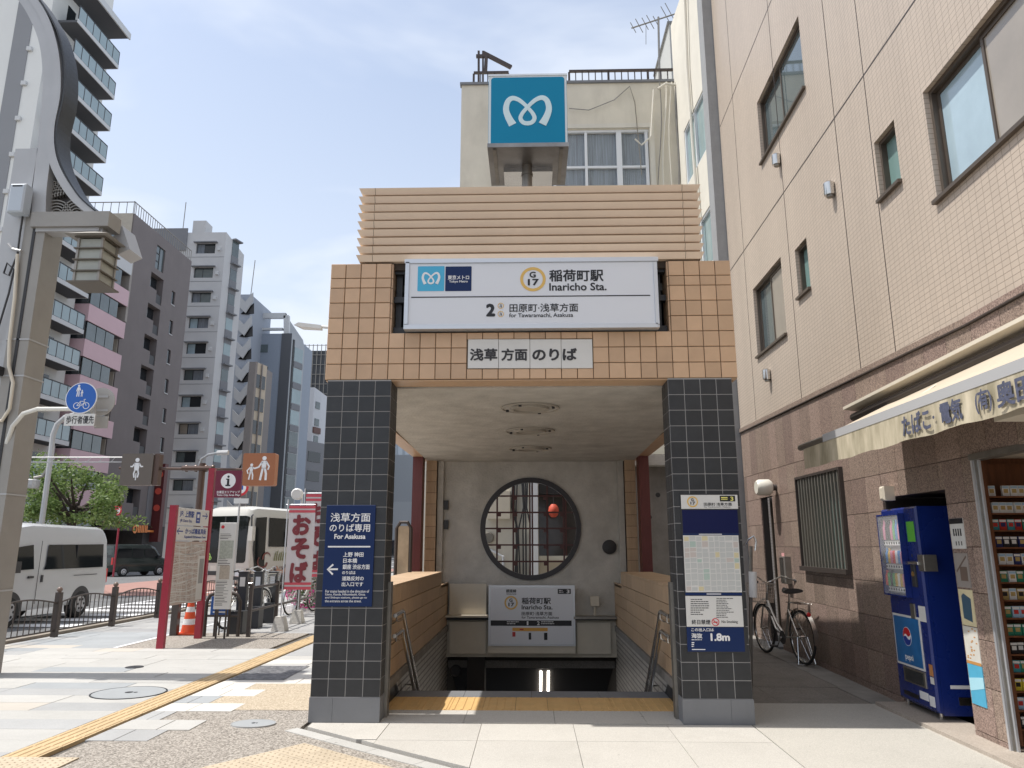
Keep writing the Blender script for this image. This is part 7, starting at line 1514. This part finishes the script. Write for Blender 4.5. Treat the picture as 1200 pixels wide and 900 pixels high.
# =========================================================== MAP SIGN WITH RED POSTS
m_rp = M('crimson_post_paint', (.34, .022, .045), .35, var=.08, scale=5, bump=.03)
ms = thing('area_map_sign', 'street map board between two crimson posts with blue direction panels on top', 'map sign', (-5.78, 12.0, 0)); MX = -5.78
zl = at(207, 592, Y=11.96).z; zr_ = at(247, 549, Y=13.28).z
MB().box(MX - .07, MX + .04, 11.91, 11.99, 0, zl).build('post', m_rp, ms); MB().box(MX - .07, MX + .04, 13.23, 13.31, 0, zr_).build('post', m_rp, ms)
FM = Frame((MX, 0, 0), (0, 1, 0)); bt = FM.px(222, 596)[1]; b2 = FM.px(222, 616.3)[1]; b3 = FM.px(222, 634)[1]; b4 = FM.px(222, 706)[1]
for (z1, z0) in ((bt, b2 + .01), (b2 - .01, b3 + .01)): MB().plate(FM, 12.0, 13.21, z0, z1, -.03, .02, .003).build('direction_panel', m_signw2, ms)
MB().plate(FM, 12.0, 13.21, b4, b3 - .01, -.03, .015, .002).build('map_panel', M('map_panel_salmon', (.53, .42, .36), .4, var=.06), ms)
G = FM.off(.0155); mb = MB(); mg = MB(); rr = random.Random(9)
for k in range(26):
    z = b4 + .04 + (b3 - b4 - .08) * k / 25; mb.ribbon(G, [(12.03 + (13.15 - 12.03) * t / 8, z + .02 * math.sin(t * .8 + k * .4) + (.05 * t / 8 if k % 3 else -.03 * t / 8)) for t in range(9)], .008 if k % 4 else .018, 0, .001)
for k in range(30): y = 12.05 + 1.06 * k / 29; mb.ribbon(G, [(y + .02 * math.sin(t + k), b4 + .03 + (b3 - b4 - .07) * t / 6) for t in range(7)], .007 if k % 5 else .016, 0.001, .0018)
mb.build('map_roads', m_signw2, ms)
for k in range(420): a, b = rr.uniform(12.04, 13.1), rr.uniform(b4 + .05, b3 - .08); mg.plate(G, a, a + rr.uniform(.015, .04), b, b + rr.uniform(.006, .016), 0, .0009)
tag(mg.build('map_blocks', M('map_brown', (.30, .20, .16), .5), ms), kind='stuff')
MB().plate(G, 12.95, 13.19, b4 + .03, b3 - .25, .001, .002).build('map_river', m_signw2, ms); MB().plate(G, 13.0, 13.17, b4 + .3, b3 - .3, .002, .0025).build('map_legend', m_pv[1], ms)
mb = MB(); G2 = FM.off(.0205); h1 = (bt + b2) / 2; h2 = (b2 + b3) / 2
mb.text(G2, 'JR', 12.09, 12.23, h1 - .01, h1 + .09, .001, .015); mb.text(G2, '上野駅', 12.28, 12.62, h1 - .01, h1 + .10, .001, .03); mb.text(G2, 'JR Ueno Sta.', 12.12, 12.56, h1 - .10, h1 - .04, .001, .02); mb.poly(G2, rrect(12.70, 12.86, h1 - .09, h1 + .10, .02), 0, .001)
mb.ribbon(G2, [(12.94, h1 + .04), (13.14, h1 + .04)], .02, 0, .001); mb.ribbon(G2, [(13.07, h1 + .09), (13.15, h1 + .04), (13.07, h1 - .01)], .02, 0, .001)
mb.ribbon(G2, [(12.06, h2 + .03), (12.26, h2 + .03)], .02, 0, .001); mb.ribbon(G2, [(12.13, h2 + .08), (12.05, h2 + .03), (12.13, h2 - .02)], .02, 0, .001); mb.text(G2, 'かっぱ橋道具街', 12.34, 13.14, h2 - .01, h2 + .085, .001, .025); mb.text(G2, 'Kappabashi Kitchenware Town', 12.32, 13.14, h2 - .09, h2 - .035, .001, .02)
mb.build('lettering', M('sign_ink_blue', (.02, .06, .28), .4), ms)
mb = MB(); mb.plate(G2.off(.001), 12.74, 12.82, h1 + .0, h1 + .06, 0, .001); mb.disc(G2.off(.001), 12.755, h1 - .045, .012, 0, .001, 8); mb.disc(G2.off(.001), 12.805, h1 - .045, .012, 0, .001, 8); mb.build('train_symbol', m_white, ms)
# information flag
Fi_ = FY(13.24); r_ = pr(Fi_, 252, 551.5, 282.5, 583); inf = thing('information_flag_sign', 'dark crimson square sign with a white letter i on top of the right crimson post', 'sign', Fi_.p(r_[0], r_[2])); MB().poly(Fi_, rrect(*r_, .01), -.05, .0).build('board', M('sign_crimson', (.16, .012, .04), .4), inf); a, b = Fi_.px(267.5, 563.5); Rr = .135; MB().disc(Fi_, a, b, Rr, 0, .002, 32).build('disc', m_white, inf)
mb = MB(); mb.disc(Fi_, a, b + .075, .022, .002, .004, 14); mb.plate(Fi_, a - .02, a + .02, b - .085, b + .04, .002, .004); mb.plate(Fi_, a - .04, a, b + .02, b + .04, .002, .0038); mb.plate(Fi_, a - .045, a + .045, b - .095, b - .07, .002, .0039); mb.build('letter_i', m_black, inf)
mb = MB(); mb.pxtext(Fi_, '台東区エリアマップ', 254, 575, 281, 578.3, .0015, .02); mb.pxtext(Fi_, 'Taito City Area Map', 254, 579, 281, 581.8, .0015, .02); mb.build('lettering', m_white, inf)
# notice board on a hooped stand
hp = thing('hoop_barrier', 'dark brown arched tube barrier beside the map sign', 'barrier', at(258, 745, Z=0)); YH = 13.55; FHh = FY(YH); c_ = lambda x, y: FHh.p(*FHh.px(x, y)); x0 = FHh.px(239, 745)[0]; x1 = FHh.px(278.5, 745)[0]; zt = FHh.px(258, 695)[1]
MB().tube([(x0, YH, 0), (x0, YH, zt - .15), (x0 + .05, YH, zt - .04), (x0 + .15, YH, zt), (x1 - .15, YH, zt), (x1 - .05, YH, zt - .04), (x1, YH, zt - .15), (x1, YH, 0)], .032, 10).build('hoop', m_fen, hp, True)
for t in (.3, .7): MB().tube([(x0 + (x1 - x0) * t, YH, 0), (x0 + (x1 - x0) * t, YH, zt)], .026, 8).build('upright', m_fen, hp)
MB().tube([(x0, YH, .35), (x1, YH, .35)], .02, 8).build('crossbar', m_fen, hp)
YNb = 13.2; FNb = FY(YNb); r_ = (FNb.px(253, 714)[0], FNb.px(276, 614)[0], FNb.px(264, 714)[1], FNb.px(264, 612.5)[1]); w0_ = (FNb.px(264, 660)[0]); r_ = (w0_ - .150, w0_ + .150, r_[2], r_[3]); nbd = thing('notice_stand', 'tall narrow white printed notice board in front of the arched barrier', 'notice board', (w0_, YNb, 0)); MB().plate(FNb, *r_, -.03, 0, .003).build('board', m_signw2, nbd)
mb = MB(); w2 = r_[1] - r_[0]; hgt = r_[3] - r_[2]; rr = random.Random(12)
for k in range(46):
    t = .13 + .84 * k / 46
    if .2 < t < .42 or .5 < t < .66: continue
    z = r_[3] - hgt * t; l_ = rr.uniform(.5, .9); mb.plate(FNb, r_[0] + .02, r_[0] + .02 + (w2 - .04) * l_, z - .007, z + (.004 if k % 2 else -.0), 0, .001)
mb.pxtext(FNb, '大東橋', 260, 617.5, 272.5, 620.3, .001, .02) if False else None
mb.build('print', M('ink_grey', (.10, .10, .10), .6), nbd)
MB().plate(FNb, r_[0] + .03, r_[1] - .03, r_[3] - hgt * .42, r_[3] - hgt * .21, 0, .001).build('small_map', M('notice_map_green', (.52, .55, .48), .5, var=.4, scale=30), nbd); MB().plate(FNb, r_[0] + .06, r_[1] - .06, r_[3] - hgt * .66, r_[3] - hgt * .50, 0, .001).build('small_panel', M('notice_tan', (.55, .48, .40), .5, var=.3, scale=30), nbd); MB().disc(FNb, r_[0] + .055, r_[3] - .075, .03, 0, .002, 14).build('red_mark', MATS['print_red'], nbd)
for s in (.25, .75): MB().tube([(r_[0] + w2 * s, YNb + .03, 0), (r_[0] + w2 * s, YNb + .03, r_[2] + .3)], .018, 8).build('leg', m_fen, nbd)
o = thing('blue_notice', 'small blue notice board low behind the white notice stand', 'notice', at(258, 722, Y=13.75)); F_ = FY(13.75); r_ = pr(F_, 247, 699, 270, 721); MB().plate(F_, *r_, -.02, 0).build('board', M('notice_blue', (.02, .10, .35), .4), o); mb = MB(); [mb.plate(F_, r_[0] + .05, r_[1] - .05, r_[2] + .04 + .08 * k, r_[2] + .07 + .08 * k, 0, .001) for k in range(3)]; mb.build('print', m_white, o)
MB().tube([((r_[0] + r_[1]) / 2, 13.77, 0), ((r_[0] + r_[1]) / 2, 13.77, r_[2])], .015).build('leg', m_fen, o)
# cone and bollard
q = at(221, 743, Z=0); q.y = 13.9; cn = thing('traffic_cone', 'orange and white striped traffic cone between the crimson posts', 'traffic cone', (q.x, q.y, 0)); m_or = M('cone_orange', (.75, .10, .03), .5); MB().box(q.x - .19, q.x + .19, q.y - .19, q.y + .19, 0, .03).build('base', m_or, cn)
for k, (z0, z1, m_) in enumerate(((.03, .17, m_or), (.17, .27, m_white), (.27, .39, m_or), (.39, .48, m_white), (.48, .70, m_or))): f = lambda z: .145 - .165 * z + .0; MB().lathe((q.x, q.y, 0), [(f(z0), z0), (f(z1), z1)], 20).build('band', m_, cn, True)
q = at(214, 742, Z=0); bo = thing('bollard', 'dark brown square post beside the traffic cone', 'bollard', (q.x, 13.7, 0)); MB().box(q.x - .06, q.x + .06, 13.64, 13.76, 0, .70).build('post', m_fen, bo); MB().box(q.x - .07, q.x + .07, 13.63, 13.77, .70, .73).build('cap', m_dark, bo)
# cycle rack pillars and rails
m_rk = M('rack_dark_grey', (.05, .052, .056), .45, metal=.3, var=.1)
for i, (x, Yv, lb) in enumerate(((284, 14.2, 'nearest dark grey bicycle rack pillar behind the arched barrier'), (302, 15.2, 'middle dark grey bicycle rack pillar'), (319, 16.2, 'farthest dark grey bicycle rack pillar before the banners'))):
    Fk = FY(Yv); a = Fk.px(x, 700)[0]; zt = Fk.px(x, 671)[1]; o = thing('rack_pillar', lb, 'bicycle rack', (a, Yv, 0), 'bicycle rack pillars'); MB().box(a - .085, a + .085, Yv - .05, Yv + .05, 0, zt).build('pillar', m_rk, o); MB().box(a - .08, a + .16, Yv - .32, Yv - .06, 0, .40).build('wheel_lock_box', m_rk, o); MB().plate(FY(Yv - .05), a - .05, a + .05, zt - .25, zt - .08, 0, .004).build('label', m_signw2 if i == 0 else m_alu, o); MB().box(a - .10, a + .10, Yv - .06, Yv + .06, zt, zt + .02).build('cap', m_dark, o)
rlg = thing('tube_railing', 'dark brown two-bar tube railing beside the bicycle racks', 'railing', (-5.0, 13.4, 0)); 
for y in (13.5, 14.9, 16.3, 17.7): MB().box(-5.03, -4.97, y - .03, y + .03, 0, .90).build('post', m_fen, rlg)
for z in (.44, .84): MB().tube([(-5.0, 13.5, z), (-5.0, 17.7, z)], .024, 8).build('rail', m_fen, rlg)
# bicycles at the racks
bs = []
for i, (x, y, rz, lb) in enumerate(((-5.75, 15.2, 1.35, 'silver bicycle parked at the rack pillars nearest the barrier'), (-6.0, 16.6, 1.5, 'second silver bicycle parked behind the rack pillars'), (-5.5, 18.2, 1.4, 'bicycle parked at the far end of the racks beside the flowers'))):
    b_ = dup(bike, (x, y, 0), rz, lb); bs.append(b_)
# banners
m_bw = M('banner_white', (.66, .62, .62), .8, var=.06, scale=3); m_bp = M('banner_pink', (.62, .10, .13), .8); m_bm = M('banner_maroon', (.23, .045, .055), .8)
def banner(x0, x1, y0, y1, Yv, label, txt, wt):
    Fb_ = FY(Yv); r_ = pr(Fb_, x0, y0, x1, y1); o = thing('nobori_banner', label, 'banner', (r_[0] - .04, Yv, 0)); n = 12; w2, h2 = r_[1] - r_[0], r_[3] - r_[2]
    def wob(a, b): return .03 * math.sin((a - r_[0]) * 9 + b * 2) * ((a - r_[0]) / w2)
    mb = MB(); vs = [(a, Yv + wob(a, b), b) for j in range(n + 1) for b in [r_[2] + h2 * j / n] for a in [r_[0] + w2 * i / 6 for i in range(7)]]; mb.add(vs, [(j * 7 + i, j * 7 + i + 1, (j + 1) * 7 + i + 1, (j + 1) * 7 + i) for j in range(n) for i in range(6)]); mb.build('cloth', m_bw, o, True)
    for t0, t1 in ((.965, 1), (.915, .945), (.0, .035), (.055, .085)):
        vs = [(a, Yv + wob(a, r_[2] + h2 * t) - .006, r_[2] + h2 * t) for t in (t0, t1) for a in [r_[0] + w2 * i / 6 for i in range(7)]]; MB().add(vs, [(i, i + 1, 8 + i, 7 + i) for i in range(6)]).build('stripe', m_bp, o, True)
    g = MB()
    for k, ch in enumerate(txt): a0 = r_[0] + w2 * .17; a1 = r_[1] - w2 * .15; b1 = r_[3] - h2 * (.11 + .28 * k); g.text(Fb_.off(.012), ch, a0, a1, b1 - h2 * .25, b1, 0, .05)
    g.v = [(x, y + wob(x, z), z) for x, y, z in g.v]; g.build('lettering', m_bm, o)
    MB().tube([(r_[0] - .03, Yv, .1), (r_[0] - .03, Yv, r_[3] + .12)], .013, 8).build('pole', m_alu, o); MB().tube([(r_[0] - .06, Yv, r_[3] + .02), (r_[1], Yv, r_[3] + .02)], .008, 6).build('crossbar', m_alu, o)
    xx = r_[0] - .03; MB().add([(xx - .13, Yv - .13, 0), (xx + .13, Yv - .13, 0), (xx + .13, Yv + .13, 0), (xx - .13, Yv + .13, 0), (xx - .08, Yv - .08, .26), (xx + .08, Yv - .08, .26), (xx + .08, Yv + .08, .26), (xx - .08, Yv + .08, .26)], [(0, 1, 5, 4), (1, 2, 6, 5), (2, 3, 7, 6), (3, 0, 4, 7), (4, 5, 6, 7), (3, 2, 1, 0)]).build('weight', m_conc, o)
    return o
banner(336, 367, 592.5, 691, 14.5, 'white and pink banner with large maroon characters, nearer of two', 'おそば', 0)
banner(356, 386, 579, 676, 15.9, 'white and pink banner half hidden behind the nearer banner and left pillar', 'おそば', 0)
# round white lamp behind banners, small no-turn sign, far street lamp
o = thing('round_street_mirror', 'round white-rimmed object on a post above the banners', 'mirror', at(348, 600, Y=19)); F_ = FY(19); a, b = F_.px(348, 579); MB().lathe(F_.p(a, b), [(.10, .1), (.15, .06), (.15, -.02), (.12, -.05)], 20, 'y').build('shell', m_signw2, o, True); MB().tube([(a + .1, 19.1, 0), (a + .1, 19.1, b)], .03).build('post', m_alu, o)
o = thing('no_turn_sign', 'small round red-rimmed road sign with a white plate above the coach roof', 'road sign', at(281, 590, Y=22)); F_ = FY(22); a, b = F_.px(281.5, 571.5); MB().disc(F_, a, b, .25, -.02, .0, 28).build('red_rim', MATS['print_red'], o); MB().disc(F_, a, b, .18, 0, .004, 28).build('face', m_white, o); mb = MB(); mb.ribbon(F_, [(a - .07, b - .12), (a - .07, b + .04), (a, b + .10), (a + .07, b + .04), (a + .07, b - .06)], .04, .004, .008); mb.build('arrow', M('road_sign_blue2', (.01, .08, .4), .4), o); r_ = pr(F_, 274, 584, 291, 590); MB().plate(F_, *r_, -.02, 0).build('plate', m_signw2, o); MB().tube([(a, 22.05, 0), (a, 22.05, b + .2)], .03).build('post', m_coll, o)
o = thing('far_street_lamp', 'pale curved street lamp reaching out beside the tan tiled lintel', 'street lamp', at(398, 640, Y=21)); F_ = FY(21); V = lambda x, y: F_.p(*F_.px(x, y)); q = V(402, 400); MB().tube([(q.x, 21, 0), (q.x, 21, q.z - .3), V(398, 388), V(388, 384), V(375, 383)], [.09, .06, .05, .045, .045], 10).build('pole', m_signw2, o, True); mb = MB(); l0, l1 = V(344, 380), V(377, 384); mb.add([l1 + Vector((0, -.12, .05)), l1 + Vector((0, .12, .05)), l0 + Vector((.2, .2, .0)), l0 + Vector((0, 0, -.02)), l0 + Vector((.2, -.2, .0)), l1 + Vector((0, -.12, -.06)), l1 + Vector((0, .12, -.06)), l0 + Vector((.25, .18, -.12)), l0 + Vector((.25, -.18, -.12))], [(0, 1, 2, 3, 4), (6, 5, 8, 7), (0, 4, 8, 5), (1, 6, 7, 2), (4, 3, 8), (3, 2, 7), (3, 7, 8), (0, 5, 6, 1)]); mb.build('head', m_signw2, o)
# curved grey lamp pole near van
o = thing('curved_sign_post', 'thin grey post with a curved top and bracket rising from the tree', 'post', at(52, 612, Y=24)); F_ = FY(24); V = lambda x, y: F_.p(*F_.px(x, y)); q = V(50, 600); MB().tube([(q.x, 24, 0), V(52, 590), V(60, 530), V(62, 510), V(67, 497), V(76, 489), V(88, 486)], .085, 8).build('pole', m_coll, o, True); MB().tube([V(40, 560), V(50, 558), V(58, 545)], .05, 6).build('bracket', m_col, o, True); MB().lathe(V(36, 572), [(.22, 0), (.25, .1), (.25, .25), (.22, .28)], 14).build('bucket', m_coll, o)
# red road sign post far side
o = thing('round_red_sign', 'round red road sign with a small white plate before the brown building', 'road sign', at(137, 640, Y=40)); F_ = FY(40); a, b = F_.px(137, 598.5); MB().disc(F_, a, b, .27, 0, .04, 24).build('disc', MATS['print_red'], o); MB().disc(F_, a, b, .20, .04, .045, 24, .165).build('ring', m_white, o); MB().plate(F_, a - .16, a + .16, b - .05, b + .05, .04, .046).build('bar', m_white, o); r_ = pr(F_, 130.5, 604.5, 143, 610); MB().plate(F_, *r_, 0, .04).build('plate', m_signw2, o); MB().tube([(a + .15, 40.1, 0), (a + .15, 40.1, b + .3)], .05).build('post', m_rp, o)
# =========================================================== PLANTS
def leaves(name, par, n, fn, size, m, seed=1, org=None):
    r = random.Random(seed); mb = MB()
    for _ in range(n):
        p = Vector(fn(r)); s = size * r.uniform(.6, 1.3); a = Vector((r.gauss(0, 1), r.gauss(0, 1), r.gauss(0, .6))).normalized(); b = a.cross(Vector((r.gauss(0, 1), r.gauss(0, 1), r.gauss(0, 1)))).normalized(); i = len(mb.v)
        mb.v += [tuple(p - a * s), tuple(p + b * s * .45), tuple(p + a * s), tuple(p - b * s * .45)]; mb.f.append((i, i + 1, i + 2, i + 3))
    return mb.build(name, m, par)
def leafmat(name, c1, c2, c3):
    m = bpy.data.materials.new(name); m.use_nodes = True; t = m.node_tree; b = t.nodes['Principled BSDF']; g = t.nodes.new('ShaderNodeNewGeometry'); r = t.nodes.new('ShaderNodeValToRGB'); e = r.color_ramp.elements
    e[0].color = (*c1, 1); e[1].color = (*c3, 1); e.new(.5).color = (*c2, 1); t.links.new(g.outputs['Random Per Island'], r.inputs[0]); t.links.new(r.outputs[0], b.inputs['Base Color']); b.inputs['Roughness'].default_value = .55; b.inputs['Transmission Weight'].default_value = 0
    tr = t.nodes.new('ShaderNodeBsdfTranslucent'); t.links.new(r.outputs[0], tr.inputs[0]); mx = t.nodes.new('ShaderNodeMixShader'); mx.inputs[0].default_value = .35; o = t.nodes['Material Output']; t.links.new(b.outputs[0], mx.inputs[1]); t.links.new(tr.outputs[0], mx.inputs[2]); t.links.new(mx.outputs[0], o.inputs[0]); MATS[name] = m; return m
m_leaf = leafmat('tree_leaf', (.07, .12, .03), (.15, .23, .06), (.26, .34, .12)); m_bark = M('tree_bark', (.06, .045, .035), .9, var=.3, bump=.3)
YT = 27.5; FTt = FY(YT); tc_ = FTt.px(88, 590)
tr = thing('street_tree', 'leafy green street tree standing behind the white van', 'tree', (tc_[0], YT, -.1)); bx = tc_[0]
zmid = FTt.px(80, 580)[1]; mb = MB(); mb.tube([(bx, YT, -.15), (bx + .1, YT, 1.0), (bx, YT, zmid - 1.3), (bx + .1, YT, zmid - .3)], [.17, .14, .12, .06], 9); rt = random.Random(5); clumps = []
for k in range(16):
    x, y = rt.choice([(20, 585), (34, 572), (48, 588), (60, 562), (75, 575), (90, 560), (105, 572), (118, 585), (84, 596), (60, 600), (100, 600), (126, 574), (72, 553), (38, 600), (112, 558), (134, 590)][k:k + 1]); p = FTt.px(x, y); z = p[1]; q = Vector((p[0], YT + rt.uniform(-1.6, 1.6), z)); clumps.append((q, rt.uniform(.34, .78))); mb.tube([(bx, YT, zmid - 1.2 + .05 * k), ((bx + q.x) / 2, (YT + q.y) / 2, (zmid - .9 + q.z) / 2 + .1), tuple(q)], [.07, .045, .015], 5)
mb.build('trunk', m_bark, tr, True)
def fn(r):
    c, R = r.choice(clumps); d = Vector((r.gauss(0, 1), r.gauss(0, 1), r.gauss(0, .7))); d.normalize(); return c + d * R * r.random() ** .4
leaves('crown', tr, 6500, fn, .08, m_leaf, 3)
ex = [(FTt.px(140, 612), .5), (FTt.px(125, 606), .5), (FTt.px(20, 604), .6), (FTt.px(60, 606), .7), (FTt.px(95, 608), .6)]
def fn2(r): (a, b), R = r.choice(ex); return (a + r.gauss(0, R * .7), YT + r.gauss(0, .6), b + r.gauss(0, .12))
leaves('low_branches', tr, 1600, fn2, .08, m_leaf, 4)
m_azl = leafmat('azalea_leaf', (.02, .05, .012), (.05, .09, .02), (.10, .15, .05)); m_azf = leafmat('azalea_flower', (.45, .01, .14), (.65, .03, .28), (.75, .12, .40))
for i, (x, y, sx, sy, h) in enumerate(((-5.75, 20.0, .55, 1.5, .95), (-5.7, 24, .55, 2.0, .95))):
    o = thing('azalea_bush', ['nearer', 'farther'][i] + ' azalea bush with bright magenta flowers behind the banners', 'bush', (x, y, 0), 'azalea bushes')
    f = lambda r: (lambda d, k: (x + d.x * sx * k, y + d.y * sy * k, h * .52 + d.z * h * .5 * k))(Vector((r.gauss(0, 1), r.gauss(0, 1), r.gauss(0, 1))).normalized(), r.random() ** .3)
    leaves('foliage', o, 3500, f, .035, m_azl, 7 + i); g_ = lambda r: (lambda d: (x + d.x * sx * 1.03, y + d.y * sy * 1.03, h * .52 + d.z * h * .52))(Vector((r.gauss(0, 1), r.gauss(0, 1), r.gauss(0, 1) + .2)).normalized())
    leaves('flowers', o, 1300, g_, .04, m_azf, 17 + i); mb = MB(); [mb.tube([(x + .03 * k, y, 0), (x + .12 * (k - 2), y + .2 * (k - 2), h * .6)], .012, 5) for k in range(5)]; mb.build('stems', m_bark, o)
# bikes parked before the brown building
ordn2 = ['first', 'second', 'third', 'fourth', 'fifth', 'sixth', 'seventh']
for k in range(7):
    b_ = dup(bike, (-33.2 - .35 * (k % 2), 59.6 + .85 * k, -.03), rg.uniform(-.3, .3), ordn2[k] + ' bicycle from the left in the row parked before the brown building'); b_['group'] = 'bicycles parked before the brown building'

# =========================================================== MORE OF THE NEAR-SIDE STREET ROW
m_row = [M('row_beige', (.40, .36, .30), .8, var=.1), M('row_grey', (.30, .30, .31), .8, var=.1)]
for i, (y0, y1, h) in enumerate(((28, 44, 15), (44.5, 62, 24), (62.5, 90, 19))):
    o = thing('street_building', ['nearest', 'middle', 'farthest'][i] + ' block of the building row behind the cream house', 'building', (3, y0, 0)); MB().box(-2.6, 14, y0, y1, -.02, h).build('wall', m_row[i % 2], o)
    for k in range(int(h / 3) - 1):
        for j in range(int((y1 - y0) / 4)): MB().box(-2.66, -2.6, y0 + 1 + 4 * j, y0 + 3.4 + 4 * j, 1.2 + 3 * k, 2.9 + 3 * k).build('window', m_glassd, o)
